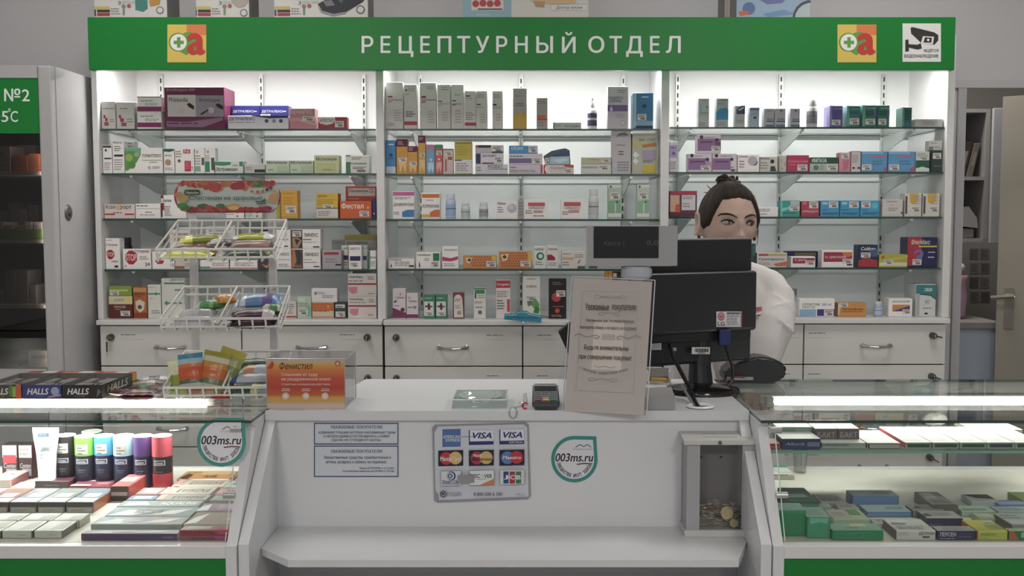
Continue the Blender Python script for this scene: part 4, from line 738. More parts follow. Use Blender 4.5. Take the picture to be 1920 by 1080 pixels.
 (1185, 250, 1232, 0, '#aeb09c', 'wide grey yellow carton with white diamonds', [('t', 'МАГ СОФТ', 1198, 259, 1230, 265, '#5a5660'), ('r', 1186, 267, 1204, 272, '#c9b83c'), ('p', [(1202, 272), (1230, 267), (1232, 274), (1206, 277)], '#b9703c'), ('r', 1204, 282, 1230, 300, '#9f96a8'), ('p', [(1191, 284), (1199, 291), (1191, 297), (1186, 291)], '#d9d9e3'), ('p', [(1191, 297), (1198, 303), (1192, 309), (1186, 303)], '#d9d9e3'), ('r', 1205, 311, 1231, 325, '#c3ac2c'), sm(1206, 300, 1228, 306, 2, '#6a6478')]),
],
('middle', 'third'): [
 (736, 359, 777, 0, W, 'white carton with pink top and blue corner', [('r', 737, 360, 777, 367, '#c55f98'), ('t', 'ДАЛИВАРИ ЮЖИ', 738, 381, 776, 388, '#4a4448'), ('p', [(754, 408), (754, 398), (764, 394), (777, 394), (777, 408)], '#3f7fb5'), sm(740, 369, 772, 374, 2), sm(738, 397, 752, 404, 2)]),
 (790, 361, 825, 0, W, 'white carton with orange top and orange corner', [('r', 791, 364, 824, 371, '#c9702c'), ('t', 'КОРИЗАЛИЯ', 792, 384, 823, 390, '#4a4448'), ('p', [(806, 408), (806, 399), (815, 394), (825, 394), (825, 408)], '#cc6a34'), ('r', 791, 403, 806, 408, '#c9b03c'), sm(800, 374, 814, 377, 1, '#b76')]),
 ('bottle', 835, 364, 854, '#b7c4d6', '#c9d3e0', 'blue white bottle with round cap', ['#8fb0d6'], {}),
 ('bottle', 864, 379, 881, '#cfd2d6', '#d6d8da', 'short white jar with grey label, left of two', ['#b9bec6'], {}),
 ('bottle', 898, 379, 915, '#cfd2d4', '#d6d6d8', 'short white jar with grey label, right of two', ['#9a9ca6'], {}),
 (931, 377, 970, 0, W, 'white carton with grey sphere, beside grey packet', [('c', 960, 391, 9, '#b3b2c0'), ('c', 958, 388, 5, '#c9c8d3'), ('t', 'Midive', 933, 379, 948, 384, '#3a3a40'), sm(933, 387, 944, 400, 3)]),
 (971, 373, 982, 0, '#9d9c9c', 'narrow grey packet beside the sphere carton', [sm(973, 378, 981, 406, 5, '#7a7a7a')]),
 (983, 374, 1027, 0, W, 'white carton with red bar, next to grey packet', [('r', 990, 380, 1022, 387, '#c0545c'), ('t', 'СОРБАСЕКС', 991, 388, 1021, 393, '#5b4a66'), ('r', 1000, 395, 1018, 400, '#c58a92'), sm(985, 394, 1000, 402, 2, '#666'), sm(1000, 403, 1022, 408, 1)]),
 (1051, 373, 1095, 0, W, 'white carton with red bar, standing apart', [('r', 1057, 379, 1089, 387, '#c0545c'), ('t', 'СОРБАСЕКС', 1057, 388, 1088, 393, '#5b4a66'), ('r', 1066, 394, 1086, 400, '#c58a92'), sm(1054, 396, 1068, 404, 2, '#666')]),
 ('bottle', 1104, 355, 1123, '#cdd0cf', '#cfd4d2', 'tall white bottle with grey disc', ['#b9bcbc'], {}),
 (1140, 346, 1165, 0, '#a9bda8', 'pale green upright carton in front of the channel', [('r', 1140, 346, 1165, 352, '#d0d5cf'), ('c', 1145, 350, 2.2, '#55605a'), ('s', 1144, 361, 1162, 374), ('p', [(1141, 378), (1164, 374), (1164, 400), (1141, 400)], '#7fa888'), ('c', 1157, 379, 2, '#2f5a3a'), ('r', 1153, 382, 1155, 400, '#cfdccd'), ('r', 1140, 401, 1165, 408, '#d3d6cf')]),
 (1194, 346, 1218, 0, '#b3c4b0', 'pale green upright carton near the right divider', [('r', 1194, 346, 1218, 352, '#d0d5cf'), ('c', 1199, 350, 2.2, '#55605a'), ('s', 1198, 361, 1214, 374), ('p', [(1195, 378), (1217, 374), (1217, 400), (1195, 400)], '#8ab592'), ('c', 1211, 379, 2, '#2f5a3a'), ('r', 1206, 382, 1208, 400, '#cfdccd'), ('r', 1194, 401, 1218, 408, '#d3d6cf')]),
],
('middle', 'fourth'): [
 (728, 483, 777, 0, W, 'low white carton with thin dark frame', [('t', 'Гепабене', 731, 485, 753, 489, '#555'), ('r', 767, 498, 776, 502, '#3a4a3c'), ('p', [(732, 502), (733, 494), (735, 502)], K), sm(740, 490, 774, 500, 3), ('r', 728, 483, 777, 484, '#7a7876')]),
 (780, 473, 826, 0, W, 'white carton with dark green square', [('r', 812, 475, 824, 490, '#1f7a46'), ('t', 'ГепаМерин', 782, 476, 808, 481, '#555'), ('p', [(785, 502), (786, 490), (788, 502)], K), sm(795, 484, 808, 490, 2), ('s', 808, 491, 823, 502)]),
 (829, 462, 860, 0, W, 'white carton with magenta swoosh', [('p', [(829, 482), (845, 485), (860, 481), (858, 488), (845, 491), (829, 490)], '#b53a68'), ('t', 'Панкраза', 833, 467, 857, 471, '#5a2a40'), sm(832, 494, 858, 501, 2)]),
 (868, 479, 931, 0, '#c9884a', 'low honeycomb patterned orange carton', [('o', 873 + 6 * 0, 490, 3, 2, '#a8502c')] + [('c', 884 + (i % 9) * 5 + (i // 9) % 2 * 2.5, 482 + (i // 9) * 5.5, 1.8, '#b0583a') for i in range(36)] + [('p', [(873, 484), (886, 483), (882, 494), (876, 495)], '#e0c9a0'), ('c', 880, 488, 3, '#4a3a2a'), ('s', 912, 490, 930, 502), ('r', 922, 480, 931, 489, '#d3b04a')]),
 (935, 472, 998, 0, '#c9884a', 'taller honeycomb patterned orange carton', [('c', 940 + (i % 10) * 5 + (i // 10) % 2 * 2.5, 475 + (i // 10) * 5, 1.8, '#b0583a') for i in range(60)] + [('p', [(939, 477), (954, 476), (950, 489), (942, 491)], '#e0c9a0'), ('c', 946, 482, 3.5, '#4a3a2a'), ('r', 990, 473, 998, 490, '#d3b04a'), ('s', 976, 490, 995, 501)]),
 (1001, 462, 1024, 0, '#d3d6d2', 'white carton with dark green ring', [('c', 1013, 481, 7.5, '#1f5a40'), ('c', 1013.5, 481, 5, '#8fc0a4'), ('c', 1013.5, 481, 3.4, '#d3d6d2'), sm(1003, 465, 1022, 470, 2, '#555'), sm(1004, 490, 1020, 499, 2)]),
 (1025, 460, 1047, 0, '#d6d0ce', 'white carton with dark red blob', [('p', [(1026, 478), (1034, 478), (1038, 481), (1041, 484), (1041, 489), (1026, 489)], '#8a2436'), ('t', 'Карсил', 1029, 465, 1045, 470, '#555'), sm(1028, 492, 1046, 500, 2)]),
 (1053, 471, 1097, 0, '#cfc9c2', 'white carton with beige band, beside green tag', [('r', 1054, 483, 1076, 488, '#c9a67a'), sm(1055, 474, 1074, 478, 1), ('p', [(1083, 494), (1088, 487), (1089, 488), (1085, 495)], '#444'), sm(1078, 476, 1094, 484, 2), sm(1055, 490, 1070, 500, 2)]),
],
('middle', 'lowest'): [
 (736, 541, 761, 0, '#d3c9cd', 'taller white carton with purple foot', [('p', [(736, 578), (748, 583), (761, 588), (761, 598), (736, 598)], '#7a2f5a'), ('c', 755, 582, 4, '#5a3a4a'), ('p', [(738, 566), (744, 563), (744, 566), (740, 569)], '#4a4a66'), ('p', [(750, 547), (752, 553), (750, 554)], '#a85a6a'), ('t', 'Геймир', 742, 556, 758, 561, '#777'), sm(740, 572, 752, 576, 1)]),
 (762, 550, 784, 0, '#d3c9cd', 'shorter white carton with purple foot', [('r', 762, 591, 784, 598, '#7a2f5a'), ('t', 'Геймир', 766, 563, 781, 568, '#777'), ('p', [(766, 555), (769, 560), (767, 561)], '#a85a6a'), ('r', 764, 583, 782, 590, '#cfc6cc'), sm(764, 574, 776, 580, 1), ('c', 778, 577, 3, '#888')]),
 (794, 553, 816, 0, '#3f7f64', 'green carton with dark flower panel, left twin', [('r', 795, 566, 813, 594, '#d3d3cf'), sm(796, 557, 812, 561, 1, '#9cc4b0'), ('c', 804, 575, 3.2, '#4a2436'), ('p', [(797, 573), (811, 577), (811, 574), (797, 577)], '#6a2a44'), ('p', [(802, 569), (806, 569), (807, 582), (802, 582)], '#6a2a44'), ('s', 797, 586, 812, 593)]),
 (817, 553, 838, 0, '#3f7f64', 'green carton with dark flower panel, right twin', [('r', 818, 566, 836, 594, '#d3d3cf'), sm(819, 557, 836, 561, 1, '#9cc4b0'), ('c', 827, 575, 3.2, '#4a2436'), ('p', [(820, 573), (834, 577), (834, 574), (820, 577)], '#6a2a44'), ('p', [(825, 569), (829, 569), (830, 582), (825, 582)], '#6a2a44'), ('s', 820, 586, 835, 593)]),
 (849, 549, 870, 0, '#7d3444', 'dark red carton with white arch', [('p', [(851, 597), (851, 560), (854, 554), (859, 552), (864, 554), (867, 560), (869, 597)], '#d3cbc4'), sm(852, 560, 866, 566, 2, '#555'), sm(853, 572, 866, 580, 2), ('c', 861, 588, 4, '#b08a78')]),
 (888, 540, 911, 0, '#d6d5cf', 'white carton with green top block', [('r', 888, 540, 911, 542, '#1f4a34'), ('r', 890, 543, 909, 551, '#2c8a52'), ('r', 890, 551, 893, 560, '#3a4a40'), sm(896, 552, 910, 560, 2, '#b58a5a'), sm(890, 565, 909, 570, 2), ('c', 900, 587, 4, '#6a6a66'), sm(891, 574, 907, 580, 1)]),
 (930, 525, 957, 0, '#d6cecb', 'white carton with bright red top', [('r', 930, 526, 957, 540, '#b32a3a'), ('t', 'Feroglobin', 932, 531, 955, 537, '#e3d3d3', .2), ('r', 951, 562, 956, 586, '#c23a58'), sm(932, 545, 954, 558, 3), sm(932, 562, 946, 582, 4, '#555')]),
 (980, 518, 1013, 0, '#d3d2cc', 'white carton with green leaves', [sm(988, 521, 1006, 525, 1), ('t', 'КЛИОН', 987, 535, 1006, 540, '#55605a'), ('s', 985, 556, 1006, 564), ('p', [(994, 570), (1004, 560), (1012, 572), (1008, 588), (1002, 580)], '#5a9a54'), ('p', [(1004, 574), (1012, 580), (1010, 590), (1000, 588)], '#3a7a3c'), ('p', [(988, 566), (997, 564), (998, 572), (990, 576)], '#6a7a62')]),
 (1029, 523, 1062, 0, '#211c1d', 'black carton with red round motif', [('c', 1043, 558, 9, '#a33a44'), ('c', 1044, 561, 6, '#c22f42'), ('s', 1043, 545, 1060, 557), sm(1036, 528, 1054, 535, 2, '#777'), ('r', 1036, 575, 1058, 577, '#9a4a4a'), ('c', 1045, 584, 4.5, '#c24a34'), sm(1034, 591, 1058, 596, 2, '#b98a88')]),
 (1134, 508, 1148, 0, '#c98f2c', 'tall yellow carton standing behind the notice', [('r', 1139, 508, 1141, 540, '#a3681c')], {'b': .03}),
 (1149, 509, 1164, 0, '#2a2220', 'tall black carton behind the notice, white patch', [('r', 1149, 512, 1156, 520, '#d0b0b0')], {'b': .03}),
],
('right', 'top'): [
 (1309, 184, 1330, 0, '#b5b9b7', 'tall white carton with pale blue stripe', [('r', 1313, 196, 1316, 218, '#8fb8cc'), ('p', [(1316, 196), (1322, 198), (1322, 212), (1316, 216)], '#a9c9d6'), ('c', 1326, 201, 1.5, '#334'), sm(1314, 187, 1328, 190, 1), sm(1314, 210, 1328, 214, 1), sm(1310, 229, 1326, 237, 2)]),
 (1343, 184, 1366, 0, '#a9b3b6', 'tall carton with bright blue middle', [('p', [(1343, 210), (1350, 204), (1362, 202), (1366, 207), (1366, 225), (1343, 225)], '#3a8fbe'), ('t', 'Синупт', 1350, 186, 1364, 190, '#555'), sm(1347, 193, 1360, 196, 1), sm(1345, 228, 1362, 236, 2)]),
 (1378, 198, 1397, 0, '#b1b6b4', 'small carton with slate violet patch', [('p', [(1381, 205), (1390, 198), (1397, 198), (1397, 214), (1381, 214)], '#4a4768'), ('p', [(1383, 206), (1394, 200), (1395, 203), (1386, 208)], '#c9cdd0'), sm(1381, 224, 1396, 231, 2)]),
 (1405, 201, 1424, 0, '#a3b0be', 'small blue grey carton', [('r', 1406, 202, 1424, 207, '#6f7f9c'), ('r', 1413, 219, 1418, 223, '#2f3f5c'), sm(1407, 212, 1422, 216, 1, '#8fa0b4')]),
 (1432, 203, 1452, 0, '#b3b3bd', 'lilac white carton with eye print, left of three', [sm(1438, 206, 1448, 210, 1), ('t', 'Визин', 1438, 221, 1451, 226, '#4a5078'), ('r', 1437, 227, 1452, 229, '#4a5078'), ('r', 1435, 234, 1452, 239, '#66757f')]),
 (1452.5, 203, 1473, 0, '#b3b3bd', 'lilac white carton with eye print, middle of three', [('p', [(1462, 206), (1468, 207), (1464, 210)], '#4a4a50'), ('t', 'Визин', 1458, 221, 1471, 226, '#4a5078'), ('r', 1456, 227, 1472, 229, '#4a5078'), ('r', 1455, 234, 1472, 239, '#66757f')]),
 (1481, 203, 1500, 0, '#b3b3bd', 'lilac white carton with eye print, right of three', [('p', [(1489, 206), (1495, 207), (1491, 210)], '#4a4a50'), ('t', 'Визин', 1486, 221, 1499, 226, '#4a5078'), ('r', 1484, 227, 1500, 229, '#4a5078'), ('r', 1483, 234, 1500, 239, '#66757f')]),
 ('bottle', 1515, 187, 1535, '#b9babb', '#c3c3c4', 'white bottle with ribbed cap and black dot', ['#77767c'], {}),
 (1556, 198, 1580, 0, '#5a4f9a', 'violet carton with sticker', [('r', 1556, 198, 1560, 236, '#8a80b8'), ('t', 'Систейн', 1562, 201, 1579, 206, '#a9a3c9'), ('s', 1560, 225, 1576, 235)], {'d': .07, 'side': '#8a80b8'}),
 (1588, 198, 1613, 0, '#35766c', 'teal carton with blue line, alone', [('r', 1588, 198, 1592, 237, '#6fa59a'), sm(1595, 203, 1611, 206, 1, '#8fc0b5'), ('r', 1595, 216, 1611, 218, '#3a6ab0'), ('s', 1593, 222, 1611, 234), sm(1595, 209, 1611, 213, 1, '#244f5c')], {'d': .07, 'side': '#6fa59a'}),
 (1617, 197, 1644, 0, '#35766c', 'teal carton with violet edge, left of pair', [('r', 1617, 197, 1622, 237, '#6fa59a'), ('t', 'Систейн', 1624, 200, 1643, 205, '#9cc9be'), sm(1624, 208, 1642, 218, 3, '#1f4a48'), ('r', 1638, 206, 1644, 218, '#6a6a9c'), ('s', 1623, 223, 1641, 234)], {'d': .07}),
 (1645, 197, 1668, 0, '#35766c', 'teal carton with violet edge, right of pair', [('t', 'Систейн', 1649, 200, 1667, 205, '#9cc9be'), sm(1648, 208, 1664, 218, 3, '#1f4a48'), ('r', 1664, 206, 1668, 218, '#6a6a9c'), ('s', 1647, 223, 1662, 234)], {'d': .07}),
 (1692, 201, 1710, 0, '#356a5e', 'small teal carton with violet foot, standing alone', [('r', 1692, 201, 1695, 236, '#6a9a8a'), ('r', 1698, 231, 1710, 236, '#4f5a9c'), sm(1697, 206, 1708, 226, 4, '#234a44')], {'d': .06}),
 (1716, 223, 1768, 0, '#b5b5b3', 'low white carton lying at the right end', [('t', 'Латанопрост', 1729, 227, 1758, 232, '#88827e'), sm(1732, 232, 1756, 235, 1)], {'d': .06}),
],
('right', 'second'): [
 (1255, 265, 1271, 0, '#cfc9d2', 'upright white lilac carton beside the divider', [('r', 1254, 272, 1270, 296, '#a79ac2'), ('c', 1263, 288, 3, '#6a5a8a'), sm(1256, 275, 1268, 279, 1, '#554a70'), sm(1256, 302, 1269, 318, 4)]),
 (1290, 288, 1335, 0, '#cfc6cf', 'white carton with violet picture, lower left', [('r', 1290, 297, 1330, 319, '#8f6a96'), ('r', 1294, 302, 1322, 305, '#6b4478'), ('c', 1297, 292, 3.5, '#4a3a4c'), ('c', 1326, 299, 3, '#4a3040'), ('p', [(1322, 302), (1333, 304), (1334, 316), (1324, 312)], '#b58aa8'), ('s', 1314, 311, 1332, 319), sm(1303, 291, 1322, 294, 1)]),
 (1335.5, 288, 1382, 0, '#cfc6cf', 'white carton with violet picture, lower right', [('r', 1336, 297, 1370, 319, '#8f6a96'), ('r', 1340, 302, 1366, 305, '#6b4478'), ('c', 1343, 292, 3.5, '#4a3a4c'), ('c', 1372, 299, 3, '#4a3040'), sm(1350, 291, 1372, 294, 1), ('p', [(1370, 318), (1379, 318), (1378, 322), (1371, 322)], '#6a4a70'), sm(1366, 312, 1378, 316, 1)]),
 (1307, 253, 1352, 288, '#cfc6cf', 'white carton with violet picture, on top of two', [('r', 1308, 260, 1352, 283, '#8f6a96'), ('r', 1313, 265, 1336, 268, '#6b4478'), ('c', 1315, 257, 3.5, '#4a3a4c'), ('c', 1344, 262, 3, '#4a3040'), ('p', [(1340, 265), (1351, 267), (1352, 280), (1342, 274)], '#7a4a72'), ('s', 1334, 274, 1350, 283), sm(1321, 256, 1340, 259, 1)]),
 (1383, 290, 1424, 0, W, 'white carton with grey dome', [('c', 1411, 302, 9, '#b3aeb4'), ('p', [(1411, 311), (1416, 308), (1420, 302), (1421, 306), (1417, 311)], '#66626a'), ('t', 'Климонорм', 1385, 292, 1402, 296, '#555'), sm(1386, 300, 1398, 316, 3)]),
 (1425, 294, 1458, 0, '#c3c4be', 'white carton with dark figure', [('c', 1448, 303, 4, '#3a3436'), ('p', [(1445, 312), (1453, 312), (1456, 322), (1444, 322)], '#3f4a3c'), ('t', 'Мелаксен', 1425.5, 295, 1443, 299, '#555'), sm(1426, 303, 1442, 318, 3)]),
 (1461, 292, 1475, 0, '#bdb8ac', 'narrow patterned beige carton', [('p', [(1463, 296), (1468, 302), (1463, 308)], '#a89f8f'), ('p', [(1474, 302), (1469, 308), (1474, 314)], '#a89f8f'), ('p', [(1463, 310), (1468, 316), (1463, 322)], '#a89f8f')]),
 (1475.5, 291, 1517, 0, '#b13458', 'crimson carton with sticker', [('t', 'РЕМАКЛАМ', 1478, 301, 1514, 305, '#d98aa0'), sm(1480, 308, 1494, 311, 1, '#d98aa0'), ('s', 1495, 309, 1514, 321)]),
 (1518, 295, 1572, 0, '#aab5ac', 'dark green topped carton with grey swirl', [('r', 1518, 295, 1573, 307, '#245040'), ('t', 'ИМПАЗА', 1522, 297, 1550, 305, '#d6dcd8', 0, .02), ('c', 1530, 315, 5, '#5a7a66'), ('c', 1541, 314, 5, '#93a398'), ('s', 1550, 309, 1571, 320)]),
 (1573, 286, 1595, 0, '#c98496', 'pink upright carton', [('s', 1577, 287, 1592, 297), ('p', [(1580, 302), (1592, 300), (1590, 316), (1582, 320)], '#b86a80')]),
 (1596, 283, 1614, 0, '#c6c0bc', 'white carton with black foot marks', [sm(1598, 290, 1612, 306, 4), ('r', 1598, 314, 1603, 317, K), ('r', 1608, 314, 1613, 317, K), ('r', 1596, 283, 1614, 285, '#c59aa2')]),
 (1615, 284, 1664, 0, '#5b93bf', 'sky blue carton with pink line, left twin', [('r', 1634, 292, 1662, 295, '#b5688a'), ('r', 1616, 285, 1656, 289, '#7fb0d3'), ('s', 1616, 309, 1634, 320), ('p', [(1656, 316), (1662, 314), (1664, 320), (1658, 322)], '#c24a60'), sm(1636, 300, 1660, 310, 2, '#4478a8')]),
 (1665, 284, 1716, 0, '#5b93bf', 'sky blue carton with pink line, right twin', [('r', 1684, 292, 1712, 295, '#b5688a'), ('r', 1666, 285, 1706, 289, '#7fb0d3'), ('s', 1667, 309, 1686, 320), ('p', [(1706, 317), (1714, 312), (1716, 320), (1708, 322)], '#c24a60'), sm(1686, 300, 1710, 310, 2, '#4478a8')]),
 (1717, 284, 1743, 0, '#c6c9c4', 'white carton with dark green lower half', [('r', 1717, 301, 1743, 316, '#2a5a48'), ('p', [(1717, 322), (1718, 316), (1730, 313), (1743, 317), (1743, 322)], '#cfd2cd'), sm(1720, 287, 1741, 294, 2, '#7a9a8a'), ('s', 1722, 294, 1741, 300)]),
 (1745, 282, 1768, 0, '#33443f', 'dark green grey carton under small white one', [('s', 1749, 287, 1766, 298), ('r', 1745, 282, 1747, 322, '#22302c'), sm(1752, 310, 1766, 314, 1, '#778')]),
 (1741, 264, 1768, 282, '#c3c2be', 'small white carton atop the dark green grey one', [sm(1746, 267, 1760, 270, 1), ('r', 1742, 275, 1750, 281, '#77777c'), sm(1752, 274, 1767, 279, 2)]),
],
('right', 'third'): [
 (1256, 358, 1307, 0, '#5a3a4c', 'dark carton with red header and two pale panels', [('r', 1256, 359, 1307, 365, '#b5304a'), ('r', 1254, 366, 1274, 398, '#cfa48c'), ('p', [(1266, 386), (1272, 382), (1275, 388), (1275, 399), (1266, 399)], '#cc5a2c'), ('r', 1278, 366, 1304, 395, '#cfc9cf'), sm(1280, 368, 1300, 374, 2, '#555'), sm(1280, 380, 1296, 390, 2), ('r', 1254, 400, 1307, 403, '#7a2434')]),
 (1418, 388, 1459, 0, W, 'low white carton behind her right temple', [sm(1420, 391, 1448, 398, 2), sm(1420, 400, 1440, 404, 1)]),
 (1463, 376, 1500, 0, '#3a9a92', 'teal carton', [('r', 1463, 376, 1467, 407, '#5abfb4'), ('r', 1482, 377, 1499, 385, '#a9bdb9'), ('p', [(1464, 392), (1480, 388), (1480, 392), (1466, 398)], '#7fc9c0'), sm(1468, 398, 1496, 402, 1, '#2a6a66'), ('s', 1480, 386, 1499, 396)]),
 (1502, 377, 1536, 0, '#a83a52', 'crimson carton beside the teal one', [('s', 1517, 378, 1534, 391), ('t', 'АРБИДОЛ', 1504, 395, 1534, 400, '#dcb8c0', 0, .02), ('r', 1504, 378, 1512, 384, '#c96a7c')]),
 (1538, 376, 1574, 0, '#3f93bc', 'cyan blue carton, left of three', [('r', 1541, 379, 1552, 384, '#8fc9dc'), ('s', 1554, 378, 1571, 390), ('t', 'АРБИДОЛ', 1541, 399, 1571, 404, '#2a4a7a', 0, .02), sm(1542, 392, 1556, 396, 1, '#2a6a8a')]),
 (1575, 376, 1612, 0, '#3f93bc', 'cyan blue carton, middle of three', [('r', 1578, 379, 1588, 384, '#8fc9dc'), ('s', 1592, 378, 1610, 390), ('t', 'АРБИДОЛ', 1578, 399, 1608, 404, '#2a4a7a', 0, .02), sm(1578, 392, 1592, 396, 1, '#2a6a8a')]),
 (1613, 376, 1649, 0, '#3f9ac0', 'cyan blue carton, right of three', [('s', 1615, 378, 1632, 390), ('t', 'АРБИДОЛ', 1617, 398, 1647, 404, '#2a4a7a', 0, .02), ('c', 1640, 386, 6, '#5fb5d3'), sm(1617, 392, 1630, 396, 1, '#2a6a8a')]),
 (1654, 374, 1693, 0, '#c9c3bf', 'plain white carton', [('t', 'Тамифлюн', 1661, 376, 1682, 380, '#6a6462'), sm(1668, 384, 1678, 386, 1), sm(1666, 389, 1684, 397, 2), ('c', 1691, 400, 2, '#5a5456')]),
 (1696, 363, 1728, 0, '#cdc9bc', 'white carton with yellow top, left twin', [('p', [(1705, 363), (1722, 363), (1721, 378), (1712, 384), (1706, 380)], '#c9a534'), ('r', 1697, 368, 1701, 402, '#555057'), sm(1712, 366, 1727, 384, 4, '#a99'), ('s', 1708, 388, 1726, 398)]),
 (1730, 363, 1762, 0, '#cdc9bc', 'white carton with yellow top, right twin', [('p', [(1738, 363), (1756, 363), (1754, 378), (1746, 384), (1740, 380)], '#c9a534'), ('r', 1731, 368, 1735, 402, '#555057'), sm(1746, 366, 1761, 384, 4, '#a99'), ('s', 1742, 388, 1760, 398)]),
],
('right', 'fourth'): [
 (1412, 457, 1417, 0, '#2c3a3c', 'dark narrow carton beside the monitor edge', [('r', 1412, 460, 1415, 480, '#3a7a80')]),
 (1419, 474, 1476, 0, '#cfcac6', 'white carton with orange wave beside the monitor', [('r', 1422, 476, 1450, 480, '#b5484c'), ('r', 1440, 476, 1474, 480, '#b9b05a'), ('t', 'Гриппферон', 1423, 484, 1470, 490, '#55598a'), ('p', [(1450, 496), (1475, 491), (1476, 500), (1455, 500)], '#cc6a34'), sm(1422, 492, 1446, 498, 2, '#b98')], {'side': '#b5b5b0'}),
 (1474, 471, 1534, 0, '#2c2f5a', 'dark blue carton behind a crimson banded one', [('r', 1490, 474, 1530, 481, '#77704c')], {'b': .07}),
 (1483, 481, 1529, 0, W, 'white carton with crimson band, left of two', [('r', 1486, 484, 1528, 495, '#9c2f48'), ('t', 'Н. ЦИКЛО', 1490, 486, 1512, 491, '#dcc'), ('s', 1510, 489, 1528, 498)], {'d': .05}),
 (1541, 469, 1600, 0, W, 'wider white carton with crimson orange band, right', [('r', 1544, 473, 1598, 492, '#9c2f48'), ('p', [(1578, 473), (1598, 473), (1598, 480), (1584, 484)], '#c9763c'), ('t', 'Н. ЦИКЛОФЕ', 1547, 480, 1586, 486, '#e0cccc'), ('s', 1580, 486, 1598, 495), ('r', 1588, 496, 1598, 499, '#6a2434')]),
 (1609, 459, 1646, 0, '#27324f', 'navy carton with red base and white title', [('t', 'Coldrex', 1614, 463, 1642, 470, '#d9dce3', .2, .02), ('p', [(1609, 502), (1609, 490), (1622, 484), (1647, 489), (1647, 502)], '#a5323f'), ('s', 1614, 474, 1632, 484), ('p', [(1630, 470), (1646, 466), (1646, 482), (1634, 482)], '#4a5f86')]),
 (1648, 477, 1702, 0, '#a9a93c', 'low olive yellow carton with orange cross', [('r', 1648, 493, 1702, 500, '#cfccb5'), ('r', 1652, 481, 1658, 484, '#c24a3a'), ('r', 1654, 479, 1656, 486, '#c24a3a'), ('p', [(1664, 486), (1702, 479), (1702, 484), (1670, 491)], '#c4b03a'), ('s', 1657, 488, 1674, 497)]),
 (1701, 445, 1757, 0, '#2a2a52', 'tall red and navy carton', [('p', [(1701, 445), (1728, 445), (1724, 460), (1732, 475), (1726, 500), (1701, 500)], '#a5323f'), ('t', 'ФлюМакс', 1708, 449, 1744, 459, '#d9cfb8', .25, .015), ('r', 1722, 461, 1757, 464, '#c9b84a'), ('c', 1722, 478, 9, '#5a78b5'), ('p', [(1708, 482), (1722, 472), (1727, 476), (1714, 487)], '#b5303c'), sm(1740, 471, 1754, 476, 1, '#b5bcd3'), sm(1740, 480, 1756, 486, 1, '#b5bcd3'), ('s', 1711, 487, 1728, 498)]),
],
('right', 'lowest'): [
 ('bottle', 1484, 542, 1496, '#b3b3b1', '#8a8a88', 'slim grey bottle half behind her arm', [], {'b': .06}),
 (1498, 560, 1565, 0, W, 'wide white carton with light blue and navy blocks', [('t', 'СТРУКТУМ', 1504, 569, 1536, 574, '#3f444c'), ('t', '500 мг', 1541, 569, 1560, 574, '#8a8f98'), ('t', 'STRUCTUM', 1504, 575, 1528, 579, '#777'), ('r', 1499, 581, 1530, 595, '#84aacb'), ('r', 1532, 581, 1565, 594, '#3a3a80'), ('s', 1545, 582, 1563, 594)]),
 (1571, 568, 1624, 0, '#c98a42', 'orange carton with dark lettering', [('s', 1573, 568, 1590, 576), ('t', 'Артрофоон', 1578, 578, 1619, 584, '#4a2f22', .15), ('r', 1577, 585, 1618, 586, '#7a4a2a'), ('p', [(1571, 568), (1576, 568), (1573, 594), (1571, 594)], '#cfc4b0')]),
 ('bottle', 1641, 566, 1657, '#9faec9', '#c3c9d6', 'small white blue bottle standing alone', ['#b5bfd3'], {}),
 (1666, 560, 1711, 0, W, 'white carton with orange and violet panel', [('t', 'МАКСКОЛД МК', 1673, 564, 1706, 568, '#4f4a5a'), ('r', 1673, 572, 1706, 585, '#c9813c'), ('p', [(1673, 585), (1706, 574), (1706, 585)], '#4a3a7a'), ('s', 1692, 581, 1708, 590)]),
 (1717, 533, 1755, 0, '#c9ccc8', 'tall carton with teal top and dark curve', [('p', [(1717, 534), (1755, 534), (1755, 561), (1745, 553), (1724, 551), (1717, 552)], '#2f7f80'), ('t', 'ОКИ', 1733, 540, 1747, 547, '#d3e0e0', 0, .03), ('p', [(1724, 551), (1745, 553), (1755, 561), (1755, 563), (1744, 555), (1724, 553)], '#28484c'), ('r', 1718, 553, 1724, 594, '#a5a9a6'), sm(1734, 563, 1744, 570, 2), sm(1730, 577, 1750, 581, 1), ('r', 1734, 588, 1740, 591, K)], {'d': .08}),
],
}
def conv(details, x0, y0, x1, y1):
    out = []
    U = lambda x: (x - x0) / (x1 - x0); V = lambda y: (y1 - y) / (y1 - y0); H = y1 - y0
    cu = lambda u: min(max(u, .004), .996)
    for t in details:
        if t[0] == 'r': out.append(('r', cu(U(t[1])), cu(V(t[4])), cu(U(t[3])), cu(V(t[2])), t[5]))
        elif t[0] == 'l': out.append(('l', cu(U(t[1])), cu(V(t[4])), cu(U(t[3])), cu(V(t[2])), t[5], t[6]))
        elif t[0] == 's': out.append(('s', cu(U(t[1])), cu(V(t[4])), cu(U(t[3])), cu(V(t[2]))))
        elif t[0] == 't': out.append(('t', t[1], cu(U(t[2])), cu(V(t[5])), cu(U(t[4])), cu(V(t[3])), t[6]) + tuple(t[7:]))
        elif t[0] == 'p': out.append(('p', [(cu(U(a)), cu(V(b))) for a, b in t[1]], t[2]))
        elif t[0] == 'c': out.append(('p', [(cu(U(t[1] + t[3] * math.cos(a * math.pi / 9))), cu(V(t[2] - t[3] * math.sin(a * math.pi / 9)))) for a in range(18)], t[4]))
    return out
